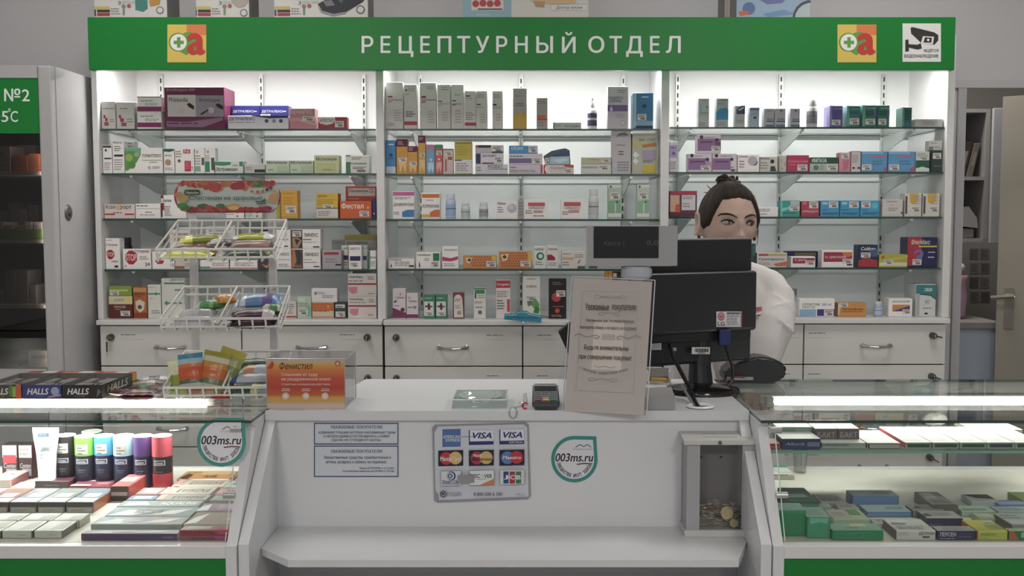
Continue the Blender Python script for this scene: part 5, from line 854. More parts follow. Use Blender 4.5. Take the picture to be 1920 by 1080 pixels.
def bottle(name, label, group, cx, Y, zb, h, r, body, cap, band, kind='bottle'):
    t = thing(name, label, 'bottle', (cx, Y, zb), group)
    if kind == 'spray':
        G().lathe([(r * .95, 0), (r, .004), (r, h * .52), (r * .9, h * .6), (r * .55, h * .66), (r * .5, h * .7)], (cx, Y, zb), M(body, .4), 24).obj('body', t, smooth=False)
        g = G(); g.lathe([(r * .58, h * .7), (r * .58, h * .8), (r * .42, h * .84), (r * .4, h * .95), (r * .25, h)], (cx, Y, zb), M(cap, .4), 20); g.rbox(cx - r * .2, cx + r * .2, Y - r * .75, Y, zb + h * .9, zb + h * .96, M(cap, .4), .001); g.obj('spray_head', t)
        g = G(); g.lathe([(r * 1.004, h * .1), (r * 1.006, h * .11), (r * 1.006, h * .48), (r * 1.004, h * .49)], (cx, Y, zb), M(band[0], .5), 24); g.lathe([(r * 1.008, h * .28), (r * 1.01, h * .285), (r * 1.01, h * .34), (r * 1.008, h * .345)], (cx, Y, zb), M('#c3bfd0', .5), 24); g.obj('label_band', t)
    else:
        G().lathe([(r * .94, 0), (r, .003), (r, h * .68), (r * .93, h * .74), (r * .8, h * .77)], (cx, Y, zb), M(body, .4), 24).obj('body', t)
        G().lathe([(r * .84, h * .765), (r * .86, h * .775), (r * .86, h * .97), (r * .8, h)], (cx, Y, zb), M(cap, .4), 24).obj('cap', t)
        if band: 
            g = G(); g.lathe([(r * 1.004, h * .14), (r * 1.006, h * .15), (r * 1.006, h * .58), (r * 1.004, h * .59)], (cx, Y, zb), M(band[0], .5), 24); g.lathe([(r * 1.01, h * .4), (r * 1.011, h * .405), (r * 1.011, h * .43), (r * 1.01, h * .435)], (cx, Y, zb), M('#5f6068', .5), 24); g.obj('label_band', t)
    for c in t.children: smooth_angle(c)
    return t
NBOX = 0
for (bay, row), items in ITEMS.items():
    if row == 'lowest': zs = SILL[bay]; ysh = SILLY[bay]; shelf_w = 'lowest ledge'
    else: k = rows.index(row); ysh = ROWY[bay][k]; zs = ZY(ysh, YS); shelf_w = row + ' shelf'
    grp = 'medicines on the %s of the %s bay' % (shelf_w, bay)
    X = lambda it: it[1] if isinstance(it[0], str) else it[0]
    order = sorted(range(len(items)), key=lambda i: (X(items[i]), i))
    for n, i in enumerate(order):
        it = items[i]; opt = it[-1] if isinstance(it[-1], dict) else {}
        Y = YS + .014 + opt.get('b', 0)
        if isinstance(it[0], str):
            kind, x0, y0, x1, body, cap, look, band = it[:8]
        else:
            x0, y0, x1, y1, col, look, det = it[:7]; kind = 'box'
        lab = '%s, %s %s, %s bay' % (look, 'in the' if False else 'on', shelf_w, bay)
        if kind == 'box':
            yb = y1 or ysh + 1.0
            ym = (y0 + yb) / 2
            a, b = P(x0, ym, Y).x, P(x1, ym, Y).x; zt = ZY(y0, Y); zb = zs if (not y1 or opt.get('fl')) else ZY(y1, Y)
            hh = zt - zb; dd = opt.get('d', min(.075, max(.03, .55 * min(b - a, hh) + .014)))
            if opt.get('b') and row != 'lowest': dd = min(dd, .10)
            xo0, xo1 = BAYX[bay]; a = max(a, xo0 + .002); b = min(b, xo1 - .002)
            carton('medicine_box', lab, 'medicine box', grp, a + .0004, b - .0004, Y, Y + dd, zb + .0003, zt, col, conv(det, x0, y0, x1, yb), [('s', .55, .2, .95, .8)] if hh < .03 else (), opt.get('side'))
        elif kind in ('bottle', 'spray'):
            ym = (y0 + ysh) / 2; a, b = P(x0, ym, Y).x, P(x1, ym, Y).x; r = (b - a) / 2
            bottle('bottle', lab, grp, (a + b) / 2, Y + r, zs + .0003, ZY(y0, Y) - zs, r, body, cap, band, kind)
        elif kind == 'hood':
            g = G(); zb = ZY(opt['base'], Y); q = lambda x, y: (P(x, (y0 + 309) / 2, Y).x, ZY(y, Y))
            g.ext([q(1022, 309), q(1021, 300), q(1019, 293), q(1023, 290), q(1034, 283), q(1048, 280), q(1060, 278), q(1068, 282), q(1070, 308.8)], 'y', Y, Y + .03, M(body, .25))
            for v in g.v: v.z = max(v.z, zb + .0003)
            g.deco((q(1019, 309)[0], Y, zb), (q(1070, 309)[0] - q(1019, 309)[0], 0, 0), (0, 0, ZY(278, Y) - zb), (0, -1, 0), conv([('p', [(1031, 308), (1031, 294), (1068, 293), (1068, 308)], cap), ('p', [(1031, 293), (1046, 287), (1068, 285), (1068, 290), (1045, 294)], '#2f4f7a'), ('p', [(1036, 300), (1060, 296), (1066, 300), (1050, 306)], '#c3d3da'), ('s', 1022, 296, 1030, 308)], 1019, 278, 1070, 309))
            tag(g.obj('blister_pack'), lab, 'blister pack', grp)
        NBOX += 1
# blue shelf tag clipped to the ledge of the middle bay, and small green tags
px = PX(3.225, 0); g = G(); Yt = 3.236
def pz(pts, Y): return [(P(x, y, Y).x, P(x, y, Y).z) for x, y in pts]
g.ext(pz([(946, 588), (965, 588), (968, 584), (975, 582), (988, 583), (994, 587), (1016, 592), (1015, 605), (986, 602), (981, 607.5), (975, 602), (945, 599)], Yt), 'y', Yt, Yt + .003, M('#2f8ea8', .4))
o = g.obj('shelf_tag'); px = PX(Yt, .0004)
px.p([(948, 590), (967, 590), (970, 586), (976, 584.5), (988, 585), (993, 589), (1014, 594), (1014, 594.8), (992, 590), (987, 586), (976, 585.5), (970, 587), (967, 591), (948, 591)], '#bfe0e6').t('ДОСТОЙНАЯ АПТЕКА', 949, 592, 1010, 598.5, '#1d5f80').r(980, 602, 982, 606.5, '#e8f2f4').r(978.6, 603.3, 983.4, 605.1, '#e8f2f4')
px.g.obj('print', o); tag(o, 'blue plaque shaped tag with white cross on the middle bay ledge', 'shelf tag')
for x0, x1 in ((1083, 1097), (1104, 1120)):
    g = G(); a, b = P(x0, 501, 3.292), P(x1, 501, 3.292); g.rbox(a.x, b.x, 3.292, 3.2965, ZY(503.5, 3.292), ZY(499, 3.292), M('#2f5a4a'), .0008, 1)
    tag(g.obj('shelf_clip'), 'small dark green clip, %s of two, on middle bay fourth shelf edge' % ('left' if x0 < 1100 else 'right'), 'shelf clip', 'green clips on the fourth shelf edge')

# ================================================================ CARTONS ON TOP OF THE UNIT (cut by the picture's upper edge)
YT = 3.32; zt0 = zroof + .0185
def roofbox(x0, x1, lab, col, det, h=.2, d=.12, side=None, nm='device_box'):
    a, b = P(x0, 15, YT), P(x1, 15, YT); y1 = 540 - 0; zb = zt0
    yb = 410 - (zb - CAMZ) / YT * FPX * 1.0
    # photo y of the carton's base
    lo, hi = -200, 400
    for _ in range(40):
        mid = (lo + hi) / 2
        if ZY(mid, YT) > zb: lo = mid
        else: hi = mid
    yb = lo
    lo, hi = -400, 400
    for _ in range(40):
        mid = (lo + hi) / 2
        if ZY(mid, YT) > zb + h: lo = mid
        else: hi = mid
    carton('device_box', lab, 'box', 'boxes on top of the shelving unit', a.x, b.x, YT, YT + d, zb, zb + h, col, conv(det, x0, lo, x1, yb), (), side)
def nebu(x0, extra):
    return [('t', '3', x0 + 45, 2, x0 + 51, 9, '#4a5a7a'), sm(x0 + 53, 1, x0 + 112, 7, 2, '#7fa3a8'), ('r', x0 + 1, 12, x0 + 30, 17, '#bfae5a'), ('r', x0 + 6, 18, x0 + 30, 23, '#3a3a3a'), ('r', x0 + 6, 24, x0 + 30, 30, '#a33a44'), ('r', x0 + 1, 18, x0 + 4, 30, '#444'), sm(x0 + 32, 14, x0 + 50, 28, 3), ('c', x0 + 56, 12, 4, '#8a7a6c'), ('c', x0 + 66, 11, 4, '#a85a5c'), ('r', x0 + 54, 14, x0 + 58, 28, '#7a8a7a')] + extra
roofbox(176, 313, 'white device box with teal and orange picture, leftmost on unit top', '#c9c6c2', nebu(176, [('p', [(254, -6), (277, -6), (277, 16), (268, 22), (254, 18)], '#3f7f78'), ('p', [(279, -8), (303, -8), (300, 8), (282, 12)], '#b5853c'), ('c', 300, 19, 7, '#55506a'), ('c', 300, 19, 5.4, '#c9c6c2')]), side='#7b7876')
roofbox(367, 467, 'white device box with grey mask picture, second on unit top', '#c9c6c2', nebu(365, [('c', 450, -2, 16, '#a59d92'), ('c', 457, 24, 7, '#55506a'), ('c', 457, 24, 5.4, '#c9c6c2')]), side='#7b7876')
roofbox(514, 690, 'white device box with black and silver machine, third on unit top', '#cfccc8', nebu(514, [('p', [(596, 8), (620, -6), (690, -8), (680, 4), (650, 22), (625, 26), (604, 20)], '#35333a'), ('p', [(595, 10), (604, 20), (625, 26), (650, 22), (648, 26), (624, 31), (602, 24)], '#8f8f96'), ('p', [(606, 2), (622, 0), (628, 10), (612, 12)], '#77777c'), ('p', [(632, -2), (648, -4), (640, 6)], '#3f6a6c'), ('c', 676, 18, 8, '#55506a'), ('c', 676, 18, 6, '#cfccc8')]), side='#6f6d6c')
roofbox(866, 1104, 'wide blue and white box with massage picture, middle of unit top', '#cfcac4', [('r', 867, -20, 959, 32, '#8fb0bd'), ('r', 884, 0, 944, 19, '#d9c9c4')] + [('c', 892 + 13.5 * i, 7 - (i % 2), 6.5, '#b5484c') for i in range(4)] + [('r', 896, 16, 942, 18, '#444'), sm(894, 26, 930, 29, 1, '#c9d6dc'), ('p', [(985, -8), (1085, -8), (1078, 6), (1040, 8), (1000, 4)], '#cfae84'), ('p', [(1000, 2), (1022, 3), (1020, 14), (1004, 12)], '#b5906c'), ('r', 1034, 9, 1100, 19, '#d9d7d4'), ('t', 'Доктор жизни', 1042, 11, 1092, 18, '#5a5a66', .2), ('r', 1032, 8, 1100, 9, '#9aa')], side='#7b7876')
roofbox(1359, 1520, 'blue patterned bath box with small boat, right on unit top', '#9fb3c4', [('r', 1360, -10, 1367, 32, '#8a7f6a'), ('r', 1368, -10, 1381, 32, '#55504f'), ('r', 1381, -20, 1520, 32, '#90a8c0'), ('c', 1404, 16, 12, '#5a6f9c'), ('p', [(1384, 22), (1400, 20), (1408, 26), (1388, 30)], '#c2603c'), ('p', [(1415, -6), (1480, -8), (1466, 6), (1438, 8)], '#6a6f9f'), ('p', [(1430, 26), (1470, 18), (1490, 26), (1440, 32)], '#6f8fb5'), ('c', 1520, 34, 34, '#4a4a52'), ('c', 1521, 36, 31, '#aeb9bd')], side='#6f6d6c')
# ================================================================ ON THE TILL COUNTER
class PXP(PX):
    """prints in photo pixels on any plane (point p0, normal n facing the customer)"""
    def __init__(s, p0, n, e=.0008): s.g = G(); s.k = 0; s.e = e; s.p0 = Vector(p0); s.n = Vector(n).normalized(); s.N = s.n
    def q(s, x, y):
        d_ = P(x, y, 1.0) - Vector((0, 0, CAMZ)); o_ = Vector((0, 0, CAMZ))
        t = (s.p0 - o_).dot(s.n) / d_.dot(s.n)
        return o_ + d_ * t + s.n * (s.e + s.k * .00012)
def sheet(pts_px, mk, thick, m):
    """a thin real sheet through photo pixels: mk maps a pixel to the plane, thick is its thickness behind it"""
    g = G(); A = [mk(*p) for p in pts_px]; n_ = len(A); B = [p + thick for p in A]
    g.mesh(A + B, [tuple(range(n_ - 1, -1, -1)), tuple(range(n_, 2 * n_))] + [(i, (i + 1) % n_, n_ + (i + 1) % n_, n_ + i) for i in range(n_)], m); return g
FP = 2.1                                     # the counter's front panel
def mkF(x, y): return P(x, y, FP - .0012)
NAVY = M('#2b3668'); INK = M('#4a4f5c')
# two framed paper notices
for y0, y1, lab, lines in ((793, 834, 'white paper notice with blue frame and capitals, upper of two on counter front', [('УВАЖАЕМЫЕ ПОКУПАТЕЛИ!', 620, 797.5, 717, 803.5), ('АДМИНИСТРАЦИЯ АПТЕКИ НАПОМИНАЕТ ВАМ', 597, 808.5, 741, 814), ('О НЕОБХОДИМОСТИ ПРОВЕРЯТЬ СУММУ', 606, 815.5, 731, 821), ('СДАЧИ, НЕ ОТХОДЯ ОТ КАССЫ.', 621, 822.5, 715, 828)]),
                           (835.5, 895, 'white paper notice with blue frame and smaller print, lower of two', [('УВАЖАЕМЫЕ ПОКУПАТЕЛИ!', 620, 843, 717, 849), ('Лекарственные средства, приобретенные в', 607, 854.5, 733, 861.5), ('аптеке, возврату и обмену не подлежат.', 611, 863, 726, 870), ('Приказ МЗ РФ №785 от 14.12.2005 г.', 674, 875.5, 741, 880), ('Постановление правительства РФ №55 от 19.01.98 г.', 643, 881, 741, 885.5)])):
    o = sheet([(587, y0 - 1), (748.5, y0 - 1), (748.5, y1), (587, y1)], mkF, Vector((0, .001, 0)), M('#c9ced6', .5)).obj('paper_notice')
    tag(o, lab, 'notice', 'framed notices on the counter front')
    px = PX(FP - .0012, .0003)
    for a in ((589, y0, 747, y0 + 1.8), (589, y1 - 2.6, 747, y1 - .8), (589, y0, 590.6, y1 - .8), (745.4, y0, 747, y1 - .8)): px.r(*a, NAVY)
    for t_, a, b, c, d_ in lines: px.t(t_, a, b, c, d_, INK, 0, .008)
    px.g.obj('print', o)
# the card payment board
o = sheet([(815, 797), (985, 793), (991, 797), (995, 930), (990, 936), (820, 942.5), (814, 938), (810.5, 803)], lambda x, y: P(x, y, FP - .0045), Vector((0, .0044, 0)), M('#8f9096', .45)).obj('card_board')
tag(o, 'grey edged board of payment card logos on the counter front', 'sign')
px = PX(FP - .0045, .0004); q6 = lambda u, v: (800 + u / 6.352, 780 + v / 6.352)
def R6(u0, v0, u1, v1, m):
    s_ = -.022; px.p([q6(u0, v1), q6(u1, v1 + (u1 - u0) * s_), q6(u1, v0 + (u1 - u0) * s_), q6(u0, v0)], m)
def T6(t_, u0, v0, u1, v1, m, sh=0, bo=.015): a, b = q6(u0, v0), q6(u1, v1); px.t(t_, a[0], a[1], b[0], b[1], m, sh, bo)
def C6(u, v, r, m): a = q6(u, v); px.c(a[0], a[1], r / 6.352, m)
px.p([q6(135, 125), q6(1150, 98), q6(1195, 135), q6(1215, 960), q6(150, 1000), q6(140, 930), q6(105, 890), q6(92, 200)], M('#c5c8d2', .4))
WHT = M('#d6d8de', .4); NV = M('#2a3270', .4); VD = M('#1c2038', .4)
R6(187, 157, 405, 369, M('#4a6da4', .4)); T6('AMERICAN', 195, 228, 398, 258, WHT); T6('EXPRESS', 228, 270, 398, 304, WHT); R6(187, 262, 405, 266, M('#c5c8d2', .4))
for u0, v0, el in ((503, 168, 0), (867, 160, 1)):
    R6(u0, v0, u0 + 294, v0 + 175, M('#b9bcc8', .4)); R6(u0 + 10, v0 + 4, u0 + 290, v0 + 134, WHT); R6(u0, v0 + 134, u0 + 294, v0 + 176, NV); R6(u0, v0, u0 + 12, v0 + 134, NV)
    T6('VISA', u0 + 45, v0 + 26, u0 + 272, v0 + 98, NV, .28, .03)
    if el: T6('ELECTRON', u0 + 118, v0 + 138, u0 + 276, v0 + 160, WHT)
R6(410, 240, 560, 248, M('#8a90a4', .4))
for u0, v0, c1, c2, kind in ((140, 408, '#b83038', '#cfae62', 0), (505, 403, '#a82c48', '#cfae62', 1), (868, 397, '#5a78b0', '#b82c3c', 2)):
    R6(u0, v0, u0 + 295, v0 + 186, VD); C6(u0 + 95, v0 + 92, 76, M(c1, .4)); C6(u0 + 205, v0 + 88, 76, M(c2, .4))
    for k in range(4): R6(u0 + 128, v0 + 45 + k * 26, u0 + 172, v0 + 55 + k * 26, M(c2, .4))
    if kind == 0: T6('MasterCard', u0 + 22, v0 + 70, u0 + 272, v0 + 122, M('#e3dede', .4), .15)
    if kind == 1: T6('Master', u0 + 50, v0 + 42, u0 + 165, v0 + 76, M('#e3dede', .4), .15); T6('Card', u0 + 168, v0 + 42, u0 + 250, v0 + 72, M('#cdb9a0', .4), .15); T6('Electronic', u0 + 40, v0 + 86, u0 + 278, v0 + 122, VD, .1)
    if kind == 2: T6('Maestro', u0 + 40, v0 + 68, u0 + 256, v0 + 108, M('#e3dede', .4), .15)
R6(172, 646, 415, 826, M('#8a94a8', .4)); R6(177, 651, 410, 821, M('#cdd0d8', .4)); C6(295, 704, 54, NV); C6(287, 704, 43, WHT); C6(283, 704, 31, NV); R6(268, 688, 298, 722, WHT); R6(279, 682, 287, 728, NV); T6('Diners Club', 192, 752, 402, 786, NV); T6('INTERNATIONAL', 192, 790, 396, 806, NV)
R6(512, 638, 806, 816, M('#8a8a90', .4)); R6(517, 643, 801, 811, WHT); px.p([q6(640, 808), q6(801, 735), q6(801, 806)], M('#c97a3c', .4)); T6('DISCOVER', 522, 680, 782, 726, M('#333', .4)); C6(663, 702, 24, M('#cfc9c2', .4)); R6(600, 738, 712, 744, M('#888', .4))
R6(875, 632, 1165, 806, M('#a5a9a8', .4)); R6(880, 637, 1160, 801, M('#cdd0cc', .4))
for k, (c_, ch) in enumerate((('#2a4a80', 'J'), ('#a52c3c', 'C'), ('#3c7a4c', 'B'))):
    u0 = 915 + 74 * k; R6(u0, 648, u0 + 62, 790, M(c_, .4)); T6(ch, u0 + 4, 690, u0 + 60, 742, WHT, 0, .04)
C6(203, 912, 40, M('#4a4a4e', .4)); C6(205, 912, 30, M('#8a8c92', .4)); px.p([q6(180, 900), q6(228, 900), q6(200, 925)], M('#3a3a3e', .4)); T6('РУССКИЙ', 252, 884, 408, 908, M('#55555c', .4)); T6('СТАНДАРТ', 252, 914, 422, 938, M('#55555c', .4)); T6('8 800 200 6 200', 563, 892, 902, 932, M('#4a4c58', .4)); T6('www.rs.ru', 1060, 905, 1170, 926, M('#9a9ca2', .4))
R6(560, 958, 1190, 961, M('#8f9096', .4))
R6(372, 690, 570, 782, M('#8f8f92', .5))
px.g.obj('print', o)
# drop shaped web address stickers
def drop_sticker(cx, cy, r, mk, thick, pxm, lab, rx=1.0):
    def outline(rr):
        pts = [(cx + rx * rr * math.cos(a), cy - rr * math.sin(a)) for a in [math.pi / 2 + i * (1.5 * math.pi) / 40 for i in range(41)]]
        return pts + [(cx + rx * rr * .94, cy - rr * .98)]
    o = sheet(outline(r), mk, thick, M('#2f8a80', .4)).obj('round_sticker'); tag(o, lab, 'sticker')
    px = pxm(); px.p(outline(r * .85), M('#d3d3da', .4))
    tk = M('#1f1d1e', .5)
    px.t('003ms.ru', cx - r * .82 * rx, cy - r * .26, cx + r * .82 * rx, cy + r * .1, tk, .2, .02)
    px.k_([(cx + r * .1, cy + r * .22), (cx + r * .4, cy + r * .18), (cx + r * .78, cy + r * .2)], r * .05, M('#5a2a3c'))
    px.k_([(cx + r * .05, cy - r * .52), (cx + r * .25, cy - r * .64), (cx + r * .4, cy - r * .54), (cx + r * .55, cy - r * .64), (cx + r * .72, cy - r * .52)], r * .05, M('#7a8a86'))
    px.t('Справочная', cx - r * .05, cy - r * .48, cx + r * .75, cy - r * .38, M('#9aa5a2'), 0, .0)
    s_ = 'Лекарства ищут здесь'; n_ = len(s_)
    for i, ch in enumerate(s_):
        if ch == ' ': continue
        a = math.radians(194 + i * (338 - 194) / (n_ - 1)); rr = r * .70
        px.glyph(ch, cx + rx * rr * math.cos(a), cy - rr * math.sin(a), r * .16, -(a - 1.5 * math.pi), tk, .47)
    px.g.obj('print', o)
drop_sticker(1077, 861, 43.5, mkF, Vector((0, .001, 0)), lambda: PX(FP - .0012, .0003), 'drop shaped white sticker with teal rim on the till counter front')
GA_, GB_ = Vector((0, 1.986, ZT - .012)), Vector((0, 1.889, ZD + .001)); gd_ = (GA_ - GB_).normalized(); gn_ = Vector((0, -gd_.z, gd_.y))
if gn_.y > 0: gn_ = -gn_
gp0 = GA_ + gn_ * .0022
drop_sticker(415, 829, 46, lambda x, y: PXP(gp0, gn_, 0).q(x, y), -gn_ * .0008, lambda: PXP(gp0, gn_, .0003), 'drop shaped white sticker with teal rim on left case glass', 1.0)

# ---- clear acrylic promotion box with orange front
a = PZ(503, 767, ZT); b = PZ(648, 767, ZT); Y0 = a.y + .004; zt = ZY(673, Y0); Y1 = PZ(990, 658, zt).y; X0, X1 = P(500, 720, Y0).x, P(647, 720, Y0).x
pb = thing('promotion_box', 'clear plastic box with orange printed front on the till counter left end', 'box', ((X0 + X1) / 2, Y0, ZT))
e_ = .003; zb = ZT + .0004
g = G(); g.box(X0, X0 + e_, Y0, Y1, zb, zt, ACRYL); g.box(X1 - e_, X1, Y0, Y1, zb, zt, ACRYL); g.box(X0 + e_, X1 - e_, Y1 - e_, Y1, zb, zt, ACRYL); g.box(X0 + e_, X1 - e_, Y0, Y0 + e_, zb, zt, ACRYL); g.box(X0 + e_, X1 - e_, Y0 + e_, Y1 - e_, zb, zb + e_, ACRYL)
em = M('#aab0b2', .2, 0, .7)
for p, q in (((X0, Y0, zt), (X1, Y0, zt)), ((X0, Y1, zt), (X1, Y1, zt)), ((X0, Y0, zt), (X0, Y1, zt)), ((X1, Y0, zt), (X1, Y1, zt)), ((X1, Y0, zb), (X1, Y0, zt)), ((X0, Y0, zb), (X0, Y0, zt)), ((X1, Y1, zb), (X1, Y1, zt))): g.tube([p, q], .0011, em, 5)
g.obj('shell', pb)
m = bpy.data.materials.new('orange_print'); m.use_nodes = True; nt = m.node_tree; bs = nt.nodes['Principled BSDF']; bs.inputs['Roughness'].default_value = .35
tc = nt.nodes.new('ShaderNodeTexCoord'); sp = nt.nodes.new('ShaderNodeSeparateXYZ'); rp = nt.nodes.new('ShaderNodeValToRGB')
mp_ = nt.nodes.new('ShaderNodeMath'); mp_.operation = 'DIVIDE'; mp_.inputs[1].default_value = zt - zb
nt.links.new(tc.outputs['Object'], sp.inputs[0]); nt.links.new(sp.outputs['Z'], mp_.inputs[0]); nt.links.new(mp_.outputs[0], rp.inputs[0]); nt.links.new(rp.outputs[0], bs.inputs['Base Color'])
cr = rp.color_ramp
for i, (p_, c_) in enumerate(((0.0, '#cdb8b0'), (.08, '#cdb6a8'), (.14, '#c9a050'), (.22, '#cf9a3a'), (.28, '#bf5a2c'), (.42, '#b23a28'), (.62, '#c04a2a'), (.78, '#cc742c'), (.88, '#cf9a3c'), (.95, '#c2a98c'), (1.0, '#c4b4a8'))):
    el = cr.elements[i] if i < 2 else cr.elements.new(p_)
    el.position = p_; el.color = lin(c_)
g = G(); g.box(X0 + .001, X1 - .001, Y0 - .0014, Y0 - .0004, zb, zt - (zt - zb) * .02, m); pr = g.obj('printed_front', pb, label='orange gradient print with lettering', origin=((X0 + X1) / 2, Y0, zb))
px = PX(Y0 - .0014, .0004); L_ = M('#e3d6cc', .4)
px.t('Фенистил', 524, 679, 586, 693, M('#45231c', .4), .2, .006).t('Спасение от зуда', 528, 699, 595, 706.5, L_, 0, .004).t('на раздраженной коже!', 528, 707, 620, 715, L_, 0, .004).t('С приятным охлаждающим действием', 528, 718, 619, 723, L_, 0, 0)
for cx_ in (536, 574, 610): px.r(cx_ - 7, 728.5, cx_ + 8, 729.5, L_).r(cx_ - 8, 731.5, cx_ + 8, 732.7, L_).c(cx_, 742.5, 7, M('#d3b7a2', .4)).c(cx_, 742.5, 4, M('#e0d3cb', .4))
px.c(633.5, 681, 5, M('#c24a2c', .4)).c(633.5, 681.4, 3, M('#d9b08c', .4)).p([(502, 690), (511, 676), (514, 684), (508, 692)], M('#b83a28', .4))
px.g.obj('lettering', pr)
g = G(); p0 = PZ(568, 770.5, ZT); g.box(p0.x, p0.x + .055, 2.0852, 2.0858 + .03, ZT + .0001, ZT + .0003, M('#e3e3e3')); tag(g.obj('paper_slip'), 'small white paper slip under the orange printed plastic box', 'paper slip')

# ---- glass change dish
cgl = mat_glass('dish_glass', '#ebf1ef', base=.14)
xa, xb = PZ(846, 771, ZT).x, PZ(950, 771, ZT).x; Ya, Yb = 2.094, PZ(900, 738, ZT + .012).y
g = G(); zd = ZT + .0003; cx_, cy_ = (xa + xb) / 2, (Ya + Yb) / 2
nu, nv = 17, 13; vs_ = []; fs_ = []
for j in range(nv):
    for i in range(nu):
        u, v = i / (nu - 1) * 2 - 1, j / (nv - 1) * 2 - 1
        r_ = max(abs(u), abs(v)); dip = .016 * max(0, 1 - (u * u / .7 + v * v / .6)) ** .5 if u * u / .7 + v * v / .6 < 1 else 0
        vs_.append((cx_ + u * (xb - xa) / 2 * .97, cy_ + v * (Yb - Ya) / 2 * .95, zd + .021 - dip))
for j in range(nv - 1):
    for i in range(nu - 1): fs_.append((j * nu + i, j * nu + i + 1, (j + 1) * nu + i + 1, (j + 1) * nu + i))
g.mesh(vs_, fs_, cgl)
g.face([(xa, Ya, zd), (xa, Yb, zd), (xb, Yb, zd), (xb, Ya, zd)], cgl)
t0, t1, t2, t3 = (vs_[0], vs_[nu - 1], vs_[-1], vs_[-nu]); 
for p, q, b0, b1 in ((t0, t1, (xa, Ya, zd), (xb, Ya, zd)), (t1, t2, (xb, Ya, zd), (xb, Yb, zd)), (t2, t3, (xb, Yb, zd), (xa, Yb, zd)), (t3, t0, (xa, Yb, zd), (xa, Ya, zd))): g.face([b0, b1, q, p], cgl)
for p, q in ((t0, t1), (t1, t2), (t2, t3), (t3, t0), ((xa, Ya, zd + .001), (xb, Ya, zd + .001))): g.tube([p, q], .0013, M('#dfe8e6', .1, 0, .8), 5)  # white edge highlights put in as thin pale tubes along the glass
tag(g.obj('change_dish'), 'clear glass change dish on the till counter', 'change dish')
# ---- clear plastic hooks with a red clip
hk = thing('price_hook', 'clear plastic hanger with red clip beside the card terminal', 'hanger', (P(972, 768, 2.1).x, 2.1, ZT)); g = G(); cp = mat_glass('clear_plastic', '#e9ecee', base=.12, rough=.15)
hx, hy = P(962, 768, 2.08).x, 2.082
g.tube([(hx + .008 * math.cos(a), hy, ZT - .001 + .012 * math.sin(a) - .002) for a in [i * math.pi / 8 for i in range(16)]], .002, cp, 8, True)
g.obj('loop', hk)
g = G(); b0 = P(985, 762, 2.11); g.tube([(hx + .004, 2.09, ZT + .006), (hx + .015, 2.10, ZT + .007), (b0.x, 2.11, ZT + .008)], .0025, cp, 8)
g.tube([(b0.x - .003, 2.115, ZT + .003), (b0.x - .003, 2.117, ZT + .03), (b0.x + .001, 2.118, ZT + .032), (b0.x + .004, 2.118, ZT + .004)], .0018, cp, 8)
g.tube([(hx + .012, 2.112, ZT + .011), (hx + .016, 2.114, ZT + .013), (hx + .026, 2.115, ZT + .012)], .002, cp, 8); g.obj('stem', hk)
g = G(); g.tube([(b0.x + .006 * math.cos(a) , 2.104, ZT + .0075 + .006 * math.sin(a)) for a in [math.pi * .2 + i * math.pi * 1.5 / 10 for i in range(11)]], .0022, M('#c02a48', .3), 8); g.obj('clip', hk, label='bright red curved clip')
# ---- card terminal
xa, xb = P(996, 750, 2.14).x, P(1050, 750, 2.14).x
tm = thing('card_terminal', 'dark grey card payment terminal with keypad on the counter', 'card terminal', ((xa + xb) / 2, 2.14, ZT))
DG = M('#3a3c44', .4, 0, .5); g = G(); prof = [(2.09, .004), (2.096, .016), (2.165, .040), (2.18, .043), (2.195, .036), (2.195, .001), (2.10, .001)]
bm = bmesh.new(); wv = []
for sx, sc in ((xa, 1), (xb, -1)):
    wv.append([bm.verts.new((sx + sc * (.004 if z < .01 else (.003 if y > 2.16 else 0)), y, ZT + z)) for y, z in prof])
n_ = len(prof)
bm.faces.new(wv[0]); bm.faces.new(wv[1][::-1])
for i in range(n_): bm.faces.new([wv[0][i], wv[1][i], wv[1][(i + 1) % n_], wv[0][(i + 1) % n_]])
bmesh.ops.recalc_face_normals(bm, faces=bm.faces[:]); bmesh.ops.bevel(bm, geom=bm.edges[:], offset=.004, segments=3, affect='EDGES'); bm.verts.index_update()
g.mesh([v.co.copy() for v in bm.verts], [[v.index for v in f.verts] for f in bm.faces], DG); bm.free(); smooth_angle(g.obj('housing', tm))
O_ = Vector((xa, 2.096, ZT + .016)); U_ = Vector((xb - xa, 0, 0)); V_ = Vector((0, .069, .024)); N_ = U_.cross(V_).normalized()
def slope_box(u0, v0, u1, v1, h, m):
    A_ = [O_ + U_ * u + V_ * v for u, v in ((u0, v0), (u1, v0), (u1, v1), (u0, v1))]; B_ = [p + N_ * h for p in A_]
    return G().mesh(A_ + B_, [(4, 5, 6, 7), (0, 1, 5, 4), (1, 2, 6, 5), (2, 3, 7, 6), (3, 0, 4, 7)], m)
slope_box(.12, .66, .88, .95, .0008, M('#23262a', .15)).obj('display', tm)
for r_ in range(5):
    for c_ in range(3):
        col = '#5d6068'
        if r_ == 0: col = ('#8a3a44', '#c9a93c', '#3a7a58')[c_]
        if r_ == 1: col = ('#7a4048', '#8a8c8c', '#3f6f58')[c_]
        slope_box(.14 + .26 * c_, .10 + .11 * r_, .14 + .26 * c_ + .2, .10 + .11 * r_ + .075, .002, M(col, .45)).obj('key', tm)
